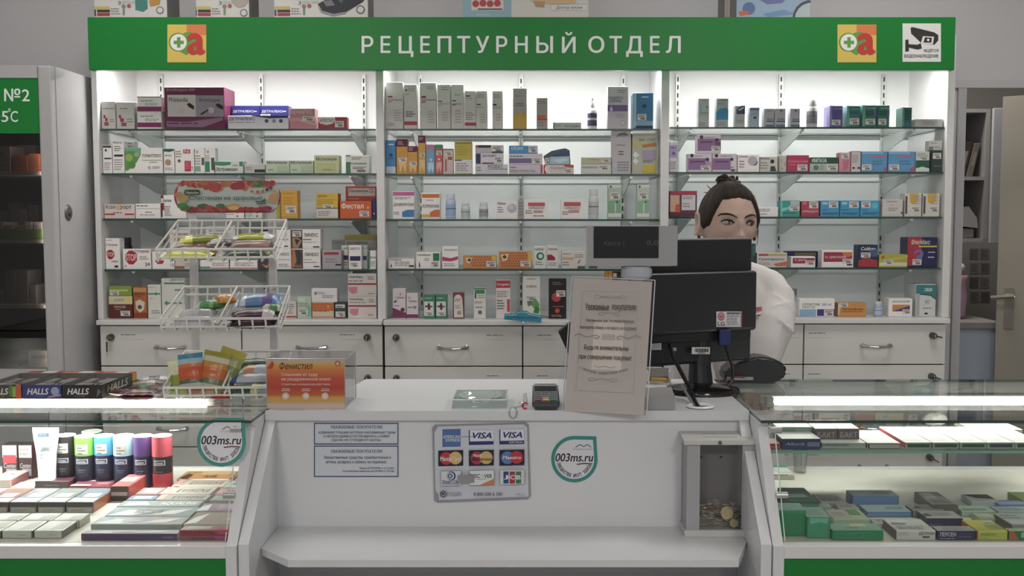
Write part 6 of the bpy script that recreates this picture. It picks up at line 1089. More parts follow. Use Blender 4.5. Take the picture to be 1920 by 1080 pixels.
# ---- the notice in an acrylic stand
BL, BR, TL, TR = PZ(1058, 770, ZT + .001), PZ(1207, 778, ZT + .001), P(1076, 521, 2.20), P(1223, 528, 2.165)
ns = thing('notice_stand', 'beige printed notice in a clear acrylic stand on the counter', 'notice stand', ((BL + BR) / 2))
U_ = BR - BL; V_ = TL - BL; N_ = U_.cross(V_).normalized()
if N_.y > 0: N_ = -N_
g = G(); A_ = [BL, BR, TR, TL]; B_ = [p - N_ * .0012 for p in A_]
g.mesh(A_ + B_, [(0, 1, 2, 3), (7, 6, 5, 4), (0, 1, 5, 4), (1, 2, 6, 5), (2, 3, 7, 6), (3, 0, 4, 7)], mat_noise('beige_paper', '#c6bcb4', '#cdc4bc', 5, .35, .5))
ik = '#4f443f'; ik2 = '#7d706a'
def curl(cx, cy, w_, h_, sgn=1): return [(cx + sgn * w_ * t_, cy + h_ * math.sin(t_ * 6.28) * (1 - t_ * .3)) for t_ in [i / 14 for i in range(15)]]
def loop(cx, cy, rx_, ry_): return [(cx + rx_ * math.cos(a), cy + ry_ * math.sin(a)) for a in [i * math.pi / 8 for i in range(17)]]
its = [('k', loop(.33, .858, .045, .012), .0007, ik2), ('k', loop(.66, .858, .045, .012), .0007, ik2), ('k', [(.37, .86), (.5, .848), (.62, .86)], .0008, ik2), ('k', [(.37, .852), (.5, .866), (.62, .852)], .0006, ik2)]
fr_ = '#a5968e'
for a_, b_ in (((.13, .9), (.86, .9)), ((.13, .15), (.13, .9)), ((.86, .15), (.86, .9)), ((.13, .15), (.86, .15))): its.append(('k', [a_, b_], .0005, fr_))
its += [('t', 'Уважаемые', .18, .752, .49, .805, ik, 0, .02), ('t', 'покупатели', .53, .745, .84, .798, ik, 0, .02), ('k', loop(.40, .727, .035, .011), .0007, ik2), ('k', loop(.6, .727, .035, .011), .0007, ik2), ('k', [(.43, .73), (.5, .74), (.57, .73)], .0007, ik2),
        ('t', 'Напоминаем вам, что лекарственные', .2, .657, .82, .688, ik, 0, .01), ('t', 'препараты обмену и возврату не подлежат', .13, .603, .86, .635, ik, 0, .01),
        ('k', [(.06, .553), (.12, .572), (.22, .545), (.34, .565), (.39, .552), (.36, .535), (.32, .548)], .0013, ik2), ('k', [(.92, .553), (.86, .572), (.76, .545), (.66, .565), (.61, .552), (.64, .535), (.68, .548)], .0013, ik2), ('l', .42, .53, .6, .575, 4, fr_),
        ('t', 'Будьте внимательны', .2, .445, .77, .49, ik, 0, .02), ('t', 'при совершении покупки!', .14, .375, .81, .418, ik, 0, .02), ('k', [(.34, .338), (.4, .325), (.48, .335), (.56, .325), (.62, .338)], .0008, ik2)]
s_ = 'С уважением, администрация аптеки'
for i, ch in enumerate(s_):
    t_ = i / (len(s_) - 1); u_ = .16 + .6 * t_
    if ch != ' ': its.append(('t', ch, u_, .275 + .1 * (t_ - .5) ** 2 * 1.4 - .0, u_ + .014, .293 + .1 * (t_ - .5) ** 2 * 1.4, ik2, 0, .01))
its += [('k', loop(.33, .235, .05, .011), .0007, ik2), ('k', loop(.6, .235, .05, .011), .0007, ik2), ('k', [(.38, .235), (.46, .243), (.55, .235)], .0008, ik2)]
g.deco(BL, U_, V_, N_, its); g.obj('notice_sheet', ns)
g = G(); f = N_ * .002; ex = U_.normalized(); ez = V_.normalized()
C_ = [BL - ex * .004 - ez * 0, BR + ex * .006, TR + ex * .006 + ez * .003, TL - ex * .004 + ez * .003]
for off in (.003,): 
    A_ = [p + N_ * off for p in C_]; g.mesh(A_, [(0, 1, 2, 3)], ACRYL)
for i, j in ((1, 2), (2, 3), (3, 0)): g.tube([C_[i], C_[j]], .0012, M('#c9cdd0', .15, 0, .8), 5)
back = -N_; D_ = [C_[0], C_[3]]; foot = Vector((0, .07, 0))
g.mesh([C_[0] - N_ * .002, C_[1] - N_ * .002, C_[1] + Vector((0, .08, .0005)), C_[0] + Vector((0, .08, .0005))], [(0, 1, 2, 3)], ACRYL)
g.mesh([C_[0] + Vector((-.012, .07, .0005)), C_[0] + Vector((.05, .07, .0005)), C_[3] * .45 + C_[0] * .55 + Vector((.05, .03, 0)), C_[3] * .45 + C_[0] * .55 + Vector((-.008, .03, 0))], [(0, 1, 2, 3)], ACRYL)
g.obj('acrylic_holder', ns)

# ---- customer display on its pole
vd = thing('customer_display', 'grey customer price display on a short pole above the notice', 'price display', (P(1215, 500, 2.26).x, 2.26, ZT))
DGR = M('#a3a3a6', .45); Yv = 2.22
def vq(x, y): p = P(x, y, Yv); return p
zb_, zt_ = ZY(499, Yv), ZY(423.5, Yv); xa, xb, xc = P(1101, 460, Yv).x, P(1252, 460, Yv).x, P(1269, 460, Yv + .03).x
g = G(); g.ext([(xa, Yv), (xb, Yv), (xc, Yv + .02), (xc, Yv + .05), (xa + .01, Yv + .05), (xa, Yv + .035)], 'z', zb_, zt_, DGR)
o_ = g.obj('housing', vd)
g = G(); sa, sb, s0, s1 = P(1113, 450, Yv).x, P(1235, 450, Yv).x, ZY(484, Yv), ZY(424.5, Yv); g.box(sa, sb, Yv - .0012, Yv - .0002, s0, s1, M('#191a20', .3, 0, .3))
px = PX(Yv - .0012, .0004); vt = M('#4a565a', .5); px.t('Касса 1', 1133, 452, 1170, 460, vt, 0, .0).t('0,0', 1213, 451, 1234, 461, vt, 0, .0); g.mesh(px.g.v, px.g.f, vt); g.obj('screen', vd, label='black display screen with faint digits')
nx_ = P(1194, 510, 2.245).x
G().lathe([(.029, 0), (.034, .006), (.034, .02), (.03, .027)], (nx_, 2.245, ZY(522, 2.245)), M('#b5bac4', .25, 0, .6), 28).obj('swivel_collar', vd, smooth=False)
G().tube([(nx_, 2.245, ZT + .001), (nx_, 2.245, ZY(520, 2.245))], .013, M('#b0b0b2', .4), 14).obj('pole', vd)
g = G(); p_ = [PZ(1172, 783, ZT), PZ(1269, 773, ZT), PZ(1258, 748, ZT), PZ(1180, 752, ZT)]
ys_ = [max(p.y, 2.095) for p in p_]; g.ext([(p.x, y) for p, y in zip(p_, ys_)], 'z', ZT + .0003, ZT + .0275, M('#9b9b9c', .45)); g.obj('base', vd)

# ---- monitor seen from the back
mr = thing('monitor', 'black computer monitor seen from behind in front of the pharmacist', 'monitor', (P(1330, 740, 2.36).x, 2.36, ZT))
MR0, MR1 = P(1190, 560, 2.275), P(1416, 560, 2.42)      # left and right ends of the back
ex = Vector((MR1.x - MR0.x, MR1.y - MR0.y, 0)); WL = ex.length; ex.normalize(); ny = Vector((ex.y, -ex.x, 0))      # ny points to the customer
if ny.y > 0: ny = -ny
zt_, zb_ = ZY(446, 2.42), ZY(678, 2.40)
BLK = mat_noise('black_plastic', '#1d1d21', '#222227', 40, .42, .45)
def mbox(u0, u1, z0, z1, d0, d1, m, r=.006):
    g = G(); g.rbox(u0, u1, d0, d1, z0, z1, m, r, 3)
    for v in g.v: v.xyz = Vector((MR0.x, MR0.y, 0)) + ex * v.x - ny * v.y + Vector((0, 0, v.z))
    return g
# d grows away from the customer
mbox(0, WL, zb_, zt_, .012, .035, BLK, .007).obj('bezel', mr)
zr = ZY(509, 2.36)
g = mbox(.0, WL - .004, ZY(623, 2.36), zr, -.014, .013, BLK, .008); mbk = g.obj('back_cover', mr)
mbox(.012, WL - .012, ZY(623, 2.36) - .02, ZY(623, 2.36) + .002, -.002, .013, M('#17171a', .5), .003).obj('port_recess', mr)
def mdeco(x0, y0, x1, y1, items, name, col='#c9c9cb', d=-.0148, lab=None):
    p0 = MR0 - ny * 0
    pl = PXP(Vector((MR0.x, MR0.y, 0)) - ny * d, ny, 0)
    A_ = [pl.q(x0, y1), pl.q(x1, y1), pl.q(x1, y0), pl.q(x0, y0)]; g = G(); B_ = [p + ny * .0004 for p in A_]
    g.mesh(A_ + B_, [(4, 5, 6, 7), (0, 1, 5, 4), (1, 2, 6, 5), (2, 3, 7, 6), (3, 0, 4, 7)], col)
    g.deco(B_[0], B_[1] - B_[0], B_[3] - B_[0], ny, items, .0002); g.obj(name, mr, label=lab)
mdeco(1343, 584, 1391, 613, [('c', .18, .68, .27, '#b0304c'), ('o', .18, .68, .19, .14, '#d8b8c0'), ('r', .17, .62, .19, .82, '#e0c8ce'), ('t', 'LG', .05, .08, .32, .34, '#333'), ('l', .4, .1, .92, .84, 7, '#6a6a70'), ('r', .4, .86, .92, .94, '#333'), ('r', .95, 0.02, .995, .98, '#a03a5a')], 'maker_label', lab='white label with red disc and grey print')
mdeco(1297, 651, 1331, 664, [('r', .15 + .05 * i, .3, .15 + .05 * i + .02 + .012 * (i % 3), .82, '#2a2a2c') for i in range(15)] + [('r', .3, .12, .7, .22, '#333')], 'barcode_label', '#d3d3d5', -.0005, 'white barcode label')
mdeco(1222, 633, 1240, 656, [('l', .1, .1, .9, .9, 6, '#7a7a80')], 'small_label', '#b5b7bb', -.001, 'pale grey label')
mdeco(1259, 652, 1268, 658, [], 'port', '#a9a9ac', -.0005)
nb = Vector((P(1316, 700, 2.36).x, 2.375, 0))
g = G(); g.tube([(nb.x, nb.y + .02, ZY(640, 2.36)), (nb.x, nb.y + .012, ZY(690, 2.36)), (nb.x, nb.y, ZT + .006)], [.028, .026, .03], BLK, 16); g.obj('neck', mr)
bx0, bx1 = P(1245, 745, 2.32).x, P(1385, 745, 2.32).x; bcx = (bx0 + bx1) / 2; ba = (bx1 - bx0) / 2
g = G(); GB = M('#121215', .12, 0, .6)
vs0 = [(ba, .0004), (ba, .006), (ba * .95, .012), (ba * .5, .017), (.0001, .018)]
g.lathe(vs0, (0, 0, 0), GB, 40)
for v in g.v: v.xyz = (bcx + v.x, 2.31 + v.y * .75 * 1.05 + .0, ZT + v.z)
smooth_angle(g.obj('base', mr, label='glossy black oval base'))
g = G(); pv = lambda x, y, Y: P(x, y, Y)
g.rbox(P(1346, 630, 2.37).x, P(1368, 630, 2.37).x, 2.352, 2.372, ZY(648, 2.36), ZY(618, 2.36), M('#1c2d62', .45), .003); g.obj('blue_plug', mr, label='blue video plug')
g = G(); g.tube([pv(1360, 646, 2.36), pv(1366, 665, 2.35), pv(1374, 690, 2.34), pv(1374, 712, 2.33), pv(1358, 733, 2.3), pv(1335, 748, 2.27), pv(1320, 760, 2.2)], .0035, M('#19191c', .4), 8)
g.tube([pv(1256, 646, 2.31), pv(1262, 668, 2.28), pv(1274, 692, 2.26), pv(1290, 722, 2.22), pv(1303, 752, 2.15), pv(1310, 764, 2.13)], .005, M('#19191c', .35), 8); g.tube([pv(1278, 722, 2.22), pv(1290, 742, 2.17), pv(1302, 762, 2.135)], .003, M('#77777a', .35), 8)
g.obj('cables', mr)
# ---- dark machine at the right, on the glass top
g = G(); dv = [(1362, 725), (1358, 700), (1380, 680), (1420, 668.5), (1447, 671), (1472, 683), (1477, 698), (1468, 713), (1448, 720), (1420, 725)]
Yd = 2.43; pts = [(P(x, 690, Yd).x, max(ZY(y, Yd), ZT + .001)) for x, y in dv]
bm = bmesh.new(); fr_ = [bm.verts.new((x, Yd, z)) for x, z in pts]; bk_ = [bm.verts.new((x + .004, Yd + .1, z * .94 + (ZT) * .06)) for x, z in pts]; n_ = len(pts)
bm.faces.new(fr_); bm.faces.new(bk_[::-1]); [bm.faces.new([fr_[i], bk_[i], bk_[(i + 1) % n_], fr_[(i + 1) % n_]]) for i in range(n_)]
bmesh.ops.recalc_face_normals(bm, faces=bm.faces[:]); bmesh.ops.bevel(bm, geom=bm.edges[:], offset=.006, segments=3, affect='EDGES'); bm.verts.index_update()
om = thing('office_machine', 'low black rounded machine right of the monitor on the glass top', 'office machine', (P(1420, 700, Yd).x, Yd, ZT))
g.mesh([v.co.copy() for v in bm.verts], [[v.index for v in f.verts] for f in bm.faces], M('#26262a', .38)); bm.free(); smooth_angle(g.obj('housing', om))
g = G(); g.rbox(P(1362, 700, Yd).x, P(1412, 700, Yd).x, Yd - .008, Yd - .0005, ZY(712, Yd) , ZY(706, Yd), M('#9a9a9e', .2, .5), .002); g.obj('slot_trim', om, label='shiny grey slot trim'); 
g = G(); g.tube([P(1360, 715, Yd - .012), P(1376, 706, Yd - .012), P(1396, 708, Yd - .012)], .002, M('#7a3a3c', .4), 6); g.obj('red_lead', om)
# ---- memo tray and pencil behind the display base
g = G(); xa, xb = P(1212, 700, 2.46).x, P(1254, 700, 2.46).x; z0 = ZT + .0003
for b_ in ((xa, xb, 2.46, 2.462, z0, z0 + .012), (xa, xa + .002, 2.42, 2.46, z0, z0 + .03), (xb - .002, xb, 2.42, 2.46, z0, z0 + .03), (xa, xb, 2.46, 2.462, z0, z0 + .035), (xa, xb, 2.42, 2.46, z0, z0 + .002)): g.box(*b_, M('#c9c9c4', .5))
tag(g.obj('memo_tray'), 'small white memo tray behind the display base', 'memo tray')
g = G(); g.tube([(xa + .006, 2.425, z0 + .012), (xb - .008, 2.44, z0 + .0085)], .0045, M('#c9a03c', .4), 8); g.tube([(xb - .008, 2.44, z0 + .0085), (xb - .003, 2.443, z0 + .0075)], [.0045, .001], M('#c9b59a', .6), 8)
tag(g.obj('pencil'), 'yellow pencil lying in the white memo tray', 'pencil')

# ---- coin box on the bag shelf
yf = PZ(1350, 1006, ZL).y; zl = ZL + .0004
xa, xb = P(1284, 920, yf).x, P(1420, 920, yf).x; zt_ = ZY(833, yf); yb_ = 2.099
cb = thing('coin_box', 'grey coin collection box with clear window on the bag shelf right end', 'collection box', ((xa + xb) / 2, yf, ZL))
CG = M('#a2a1a6', .45); CGD = M('#8d8c90', .5); CW = M('#c3c2bf', .45)
g = G(); xw0, xw1 = P(1312, 920, yf).x, P(1391, 920, yf).x; zbase = ZL + .014
g.box(xa + .004, xw0, yf, yf + .004, zbase, zt_, CG); g.box(xw1, xb - .004, yf, yf + .004, zbase, zt_, CG)
g.box(xa + .004, xa + .008, yf + .004, yb_, zbase, zt_, CG); g.box(xb - .008, xb - .004, yf + .004, yb_, zbase, zt_, CG); g.box(xa + .004, xb - .004, yb_ - .004, yb_, zbase, zt_ + .01, CGD)
for hx_ in (1315, 1352): p = P(hx_, 857, yb_ - .005); g.lathe([(.0001, -.0006), (.003, -.0005), (.003, 0)], (p.x, yb_ - .004, p.z), M('#3a3a3c'), 10, 'y')
g.obj('body', cb)
G().box(xw0 - .004, xw1 + .004, yf + .0045, yf + .0065, zbase, zt_, mat_glass('window_plastic', '#efefef', base=.05)).obj('window', cb)
g = G(); g.box(xa, xb, yf - .004, yb_, zl, zbase, CW); g.obj('base', cb)
zlb = ZY(808, yb_)
g = G(); z0_, z1_ = zt_, ZY(826, yf - .005)
g.ext([(yf - .006, z0_), (yf - .006, z1_), (yb_, max(zlb, z1_ + .004)), (yb_, max(zlb, z1_ + .004) - .008)], 'x', xa - .003, xb + .002, CW)
mx_ = (xa + xb) / 2; sl = (max(zlb, z1_ + .004) - z1_) / (yb_ - yf + .006)
for k_, yy in enumerate((yf + (yb_ - yf) * .3, yf + (yb_ - yf) * .62)): g.box(mx_ - .035, mx_ + .035, yy, yy + .0015, z1_ + sl * (yy - yf + .006) - .001, z1_ + sl * (yy - yf + .006) + .0004, M('#77767a'))
g.obj('lid', cb, label='pale slanted lid with coin slot')
g = G(); p = P(1350, 830, yf - .006); g.lathe([(.0001, -.003), (.0035, -.0028), (.0042, 0)], (p.x, yf - .006, (z0_ + z1_) / 2), M('#77767a', .25, .9), 16, 'y'); g.obj('lock', cb)
# coins: a heap, each coin of its own
def coin_mesh(r_, th, m):
    g = G(); g.lathe([(r_ * .96, 0), (r_, th * .15), (r_, th * .85), (r_ * .96, th), (r_ * .86, th), (r_ * .84, th * .8), (.0001, th * .8)], (0, 0, 0), m, 14); return g
protos = []
for nm, c_, r_, th in (('steel', '#d0cdc4', .0105, .0016), ('dull', '#a5a196', .010, .0016), ('brass', '#d0b878', .011, .0016), ('copper', '#b08a66', .009, .0014)):
    g = coin_mesh(r_, th, M(c_, .35, .6)); me = bpy.data.meshes.new('coin'); me.from_pydata(g.v, [], g.f); me.materials.append(g.mats[0]); protos.append((me, r_))
rc = random.Random(11); xi0, xi1, yi0, yi1 = xa + .02, xb - .02, yf + .019, yb_ - .017
cols, rws = 7, 5; first = None; nC = 0
for layer in range(9):
    for j in range(rws):
        for i in range(cols):
            u = (i + .5) / cols; v = (j + .5) / rws
            hmax = .046 - .010 * u + .010 * v
            z = zbase + .0022 + layer * .0050
            if z - zbase > hmax or (j > 1 and layer < 5): continue
            if nC >= 235: continue
            me, r_ = protos[rc.choices((0, 1, 2, 3), (5, 5, 1.2, 1.6))[0]]
            o = bpy.data.objects.new('coin', me)
            o.location = (xi0 + (xi1 - xi0) * u + rc.uniform(-.003, .003), yi0 + (yi1 - yi0) * v + rc.uniform(-.002, .002), z + rc.uniform(0, .0012))
            o.rotation_euler = (rc.uniform(-.42, .42), rc.uniform(-.3, .3), rc.uniform(0, 3))
            C.objects.link(o); tag(o, 'small metal coin lying in the heap inside the grey collection box', 'coin', 'coins in the collection box'); nC += 1
for (x, y, ry, r_, lab, c_) in ((1363, 962, 1.25, .0135, 'large brass coin leaning against the window of the coin box', '#d6c48c'), (1376, 981, 1.3, .0095, 'small pale gold coin low against the coin box window', '#dcc69c')):
    g = coin_mesh(r_, .0017, M(c_, .4, .4)); p = P(x, y, yf + .011)
    o = g.obj('coin', origin=(0, 0, 0)); o.location = (p.x, yf + .012, p.z); o.rotation_euler = (ry, 0, .15); tag(o, lab, 'coin', 'large coins against the coin box window')
# ================================================================ STOCK IN AND ON THE GLASS CASES
def flat(x0, x1, yt, yk, h, col, lab, grp, front=(), top=(), zb=ZD, side=None, name='flat_box', cat='box', rough=.3, right=(), left=(), ymin=1.9):
    z = zb + h; Y0 = max(PZ(VPX, yt, z).y, ymin); Y1 = max(PZ(VPX, yk, z).y, Y0 + .012)
    a, b = P(x0, yt, Y0).x, P(x1, yt, Y0).x
    return carton(name, lab, cat, grp, a + .0004, b - .0004, Y0, Y1 - .0008, zb + .0004, z, col, front, top, side, right, left, rough)
Lc, Rc = 'flat boxes in the left case', 'medicines on the right case deck'
KD = '#3a3234'
def ftx(t, c='#9a938c', u0=.25, u1=.75): return [('t', t, u0, .3, u1, .62, c)]
gl = [('s', .3, .35, .8, .62)]
# -- left case: dark edged boxes with glare painted white on top (front rows), taller dark rows, pink and dark red packs
fr_w = [('r', .0, 0, .02, 1, KD), ('r', .98, 0, 1, 1, KD), ('l', .5, .35, .8, .55, 1, '#a8a49c')]
for i, (a, b) in enumerate(((-58, 1), (3, 60), (63, 117))):
    flat(a, b, 995, 976, .0155, '#cfcdc4', 'flat box with painted white glare, %s in the frontmost row' % ['cut by the picture edge', 'middle', 'right end'][i], Lc, fr_w, [('r', .05, .1, .6, .8, '#d9d9d6'), ('p', [(.5, .1), (.95, .2), (.9, .9), (.6, .7)], '#b9b7b2')], side='#6d625f')
for i, (a, b) in enumerate(((-24, 34), (37, 96), (97.5, 149))):
    flat(a, b, 975.5, 961.5, .0165, '#c9c7bd', 'flat box with painted white glare, second row from the glass, %s' % ['left end', 'middle', 'right end'][i], Lc, fr_w, [('r', .1, .2, .7, .9, '#d6d6d2'), ('r', .55, .1, .95, .6, '#a9aaa6')], side='#a8a896')
for i, (a, b) in enumerate(((-38, 15), (17, 68), (69.5, 121), (123, 175))):
    flat(a, b, 942, 915, .022, ['#8a6a64', '#85868a', '#7f8583', '#77808a'][i], 'dark topped box with grey foot, third row, %s' % ['left end', 'second', 'third', 'right end with orange side'][i], Lc, [('r', 0, .55, 1, 1, '#4a4648'), ('r', .06, .02, .94, .5, '#a7a49c'), ('l', .2, .15, .8, .4, 1, '#8a8580')], [('r', .02, .02, .98, .3, '#b9b9ba'), ('r', .3, .35, .85, .62, '#b5b8b2'), ('p', [(.05, .05), (.5, .02), (.4, .25), (.1, .3)], '#d9d9d9')], side=['#4a4a4c', '#55555a', '#55555a', '#a55a38'][i])
flat(-20, 21, 899, 877, .02, '#cf9f9b', 'pink topped box behind the dark rows, far left', Lc, [('r', .05, .1, .95, .9, '#9a938c')], gl + [('r', .3, .7, .9, .9, '#d9b9b5')], side='#9a5a5c')
flat(20, 63, 913, 903, .006, '#d6d5d0', 'thin white glossy packet beside the pink box', Lc)
flat(65, 129, 902, 881, .018, '#55303c', 'dark plum box with white sticker in the middle of left case', Lc, [('r', .02, .1, .98, .9, '#3c3436'), ('l', .3, .3, .7, .6, 1, '#6a6062')], [('r', .3, .4, .8, .66, '#cfb9ba'), ('r', .0, .0, .5, .18, '#c9c6c6'), ('r', .55, .7, .9, .9, '#7a4a58')], side='#5c2a34')
flat(131, 203, 911, 889, .012, '#77404a', 'dark red pack with pale sticker right of the plum box', Lc, top=[('r', .1, .4, .5, .65, '#cfb3b4'), ('r', .0, .0, .5, .12, '#d0c8c8'), ('r', .6, .1, .95, .3, '#8f5a62')], side='#8a3a40')
flat(206, 242, 912, 889, .032, '#a5605a', 'tall box with orange red side and banded front', Lc, [('r', .05, .62, .95, 1, '#5a4a48'), ('r', .05, .35, .9, .6, '#b5aba5'), ('r', .05, 0, .95, .32, '#4a4244')], [('r', .1, .4, .85, .75, '#cfb0ab')], side='#b5483c')
for i, (a, b, c_) in enumerate(((3, 33, '#a83a48'), (34, 61, '#5a3a40'))):
    Yq = 2.36; zz = ZD + .0004; p, q = P(a, 850, Yq), P(b, 850, Yq)
    carton('flat_box', ['red fronted small carton with white top at left edge of left case', 'dark fronted small carton with white top beside the red one'][i], 'box', Lc, p.x, q.x - .0006, Yq, Yq + .035, zz, ZY(834, Yq), '#3a3032', [('r', .05, .62, .95, .98, '#c9bfb8'), ('r', .08, .45, .92, .7, c_) if i == 0 else ('l', .1, .66, .9, .95, 2, '#8a7f78'), ('r', .25, .08, .9, .3, '#8a8a92'), ('t', 'Contex', .12, .32, .9, .46, '#b5aeb0', .2)], (), '#5a2a30')
# -- wide glossy boxes at the right of the left case, glare painted pale on their tops
GLO = .16
def wide(a, b, yt, yk, h, col, lab, front=(), top=(), zb=ZD): flat(a, b, yt, yk, h, col, lab, 'wide cosmetic boxes in the left case', front, top, zb, rough=GLO)
wr = [('p', [(.02, .1), (.3, .05), (.5, .5), (.2, .7)], '#d9d9dc'), ('p', [(.5, .1), (.8, .2), (.95, .8), (.7, .6)], '#cdd0d2'), ('r', .3, .3, .5, .6, '#b5b3b5')]  # pale polygons: glare on the film wrap painted into the tops
wide(152, 333, 1007, 993, .0135, '#cfccd0', 'purple fronted wide box with painted white glare nearest the glass', [('r', 0, 0, 1, .98, '#5d4a72'), ('r', 0, 0, .03, 1, '#8a3a5a'), ('l', .85, .3, .97, .6, 1, '#9a93b0')], wr)
wide(170, 341, 983, 968.5, .0125, '#cdcfcf', 'wide box with painted white glare and grey green front, second from glass', [('r', 0, 0, 1, .97, '#98a09c'), ('l', .84, .3, .98, .6, 1, '#6a6f6c')], wr)
wide(195, 357, 967.5, 950.5, .012, '#b9c2c2', 'silvery wide box, third from the glass', [], wr + [('t', 'ANTIAGE', .3, .3, .62, .7, '#8a9090')])
wide(218, 371, 949.5, 938.5, .0115, '#b3bdba', 'pale green wide box with white lettering, fourth from glass', [], [('t', 'AQUALINE', .5, .2, .95, .75, '#dfe3e3'), ('p', [(.05, .1), (.4, .2), (.3, .8), (.1, .6)], '#c5c9c9')])
for i, (a, b, yt, yk) in enumerate(((290, 386, 937.5, 927.5), (297, 394, 926.8, 913), (321, 420, 912, 899.5))):
    wide(a, b, yt, yk, .0115, ['#b0aeaa', '#b5b0a5', '#bfb5a8'][i], 'beige wide box with spaced dark capitals, %s of three' % ['nearest', 'middle', 'farthest'][i], [], [('t', 'E V I H E N E', .28, .3, .92, .75, '#5a5350', .3), ('r', .0, .0, .14, 1, '#c9a29a')])
wide(331, 430, 898.5, 883, .0115, '#c9955c', 'orange wide box with brown figure at the back', [], [('r', .15, .55, .9, .98, '#c9a26c'), ('p', [(.02, .1), (.2, .0), (.22, .5), (.1, .7)], '#5a3a2c'), ('t', 'Aurelia', .45, .2, .7, .5, '#7a4a34', .3), ('p', [(.12, .6), (.35, .7), (.3, .95), (.14, .9)], '#b57f3a')])
wide(236, 288, 937, 928.5, .0115, '#8fa3b8', 'small pale blue box left of the beige trio', [], [('r', .2, .2, .85, .8, '#b9c6d3')])
wide(252, 295, 926.5, 914, .0115, '#b89a98', 'small pinkish box left of the beige trio', [], [('r', .2, .2, .9, .8, '#bfb0aa')])
wide(336, 448, 1007, 999.5, .010, '#a8506c', 'magenta fronted box, lower of the stack at right front', [('r', .15, .2, .7, .7, '#8a5a6a'), ('r', .6, .3, .98, .9, '#b54a86'), ('t', 'ДЛЯ ВОЛОС', .2, .25, .6, .6, '#4a2f38')], [])
wide(336, 448, 998.6, 985, .010, '#c2a9a6', 'pink red fronted box, upper of the stack at right front', [('r', 0, 0, 1, 1, '#a5404c'), ('t', 'ГЕЛЬ ДЛЯ ЛИЦА', .05, .2, .6, .7, '#4a2a2c'), ('r', .66, .2, .97, .8, '#c0506a')], [('r', .6, .05, .98, .7, '#c06078'), ('r', .1, .2, .5, .8, '#c6bcb6')], zb=ZD + .0104)
wide(343, 451, 983, 960, .0125, '#bdb0a6', 'large beige glossy box behind the pink stack', [('r', .05, .3, .4, .8, '#8a7a72')], [('p', [(.0, .0), (.2, .1), (.28, .9), (.1, .6)], '#dcdad6'), ('t', 'КРЕМ', .6, .2, .85, .5, '#cfc6ba', .3)])
wide(366, 454, 958.5, 943.5, .012, '#b3a0ac', 'lilac glossy box behind the large beige one', [], [('p', [(.0, .0), (.25, .1), (.2, .9), (.05, .6)], '#d6d6d6'), ('r', .4, .2, .95, .8, '#aa98a6')])
for i, (a, b, yt, yk, c_) in enumerate(((392, 456, 938, 927, '#a3a8a3'), (402, 458, 926, 914.5, '#b39a98'), (418, 460, 913, 900, '#9fb5a5'))):
    wide(a, b, yt, yk, .0115, c_, 'greyish printed box in the right column, %s of three from front' % ORD[i], [], [('t', 'Estet', .3, .3, .9, .7, '#7a6f6a', .3), ('r', 0, .85, 1, .97, '#b5707c')])
wide(441, 464, 898.5, 886, .0115, '#a08f86', 'small dark figured box in the far right corner of left case', [], [('p', [(.1, .1), (.8, .3), (.6, .9)], '#4a342f')])
# -- upright tube and cans
def can(x0, x1, ylid, Y, body, lid, band, lab, name='can', wave=None):
    a, b = P(x0, 850, Y).x, P(x1, 850, Y).x; r = (b - a) / 2; cx, cy = (a + b) / 2, Y + r; zb_ = ZD + .0004; h = ZY(ylid + 5, Y + r * .5) - zb_
    t = thing(name, lab, 'can', (cx, cy, zb_), 'cosmetic cans in the left case')
    g = G(); g.lathe([(r * .96, 0), (r, .002), (r, h * .3), (r, h * .62), (r, h * .93), (r * .985, h * .985)], (cx, cy, zb_), M(body, .3), 28, 'z', [M(x, .3) for x in (band[0], band[0], band[1], band[2], band[2])])
    o = g.obj('body', t); smooth_angle(o)
    g = G(); g.lathe([(r * .98, h * .985), (r * 1.005, h * .99), (r * 1.0, h), (r * .9, h * 1.004), (r * .88, h * .996), (.0001, h * .997)], (cx, cy, zb_), M(lid, .3), 28); smooth_angle(g.obj('lid', t))
    # price sticker and maker's mark wrapped on the front
    def wrap(a0, a1, z0, z1, m, e, lines=None):
        g = G(); n_ = 8; vs = []
        for zz in (z0, z1): vs += [(cx + (r + e) * math.sin(a0 + (a1 - a0) * i / n_), cy - (r + e) * math.cos(a0 + (a1 - a0) * i / n_), zb_ + h * zz) for i in range(n_ + 1)]
        g.mesh(vs, [(i, i + 1, n_ + 2 + i, n_ + 1 + i) for i in range(n_)], m); return g
    if wave != 'none':
        g = wrap(-.55, .6, .66, .86, M('#b3b1ab', .4), .0005)
        for k in range(3): g2 = wrap(-.42, .1 + .35 * (k == 1), .80 - .055 * k - .02, .80 - .055 * k, M('#6f6c6c', .5), .0007); g.mesh(g2.v, g2.f, g2.mats[0])
        g.obj('price_sticker', t)
    g = wrap(-.6, .62, .46, .56, M('#a9abb8', .35), .0005); g2 = wrap(-.5, .5, .48, .54, M(band[1], .35), .0007); g.mesh(g2.v, g2.f, g2.mats[0])
    vs, fs = text_geo('Contex', .25, .03); aa = lambda u: -.42 + .84 * u
    g.mesh([(cx + (r + .0009) * math.sin(aa(u)), cy - (r + .0009) * math.cos(aa(u)), zb_ + h * (.485 + .05 * v)) for u, v, _ in vs], fs, M('#c9cad3', .4))
    g3 = wrap(-.35, .35, .33, .345, M('#6f7390', .4), .0005); g.mesh(g3.v, g3.f, g3.mats[0]); g3 = wrap(-.25, .25, .29, .3, M('#6f7390', .4), .0005); g.mesh(g3.v, g3.f, g3.mats[0])
    g.obj('mark', t); return t
DKN = '#22243c'
can(98, 134, 812, 2.30, '#2c282c', '#d9d9d6', ('#232028', '#29262e', '#322d30'), 'black can with white lid, leftmost of the can row')
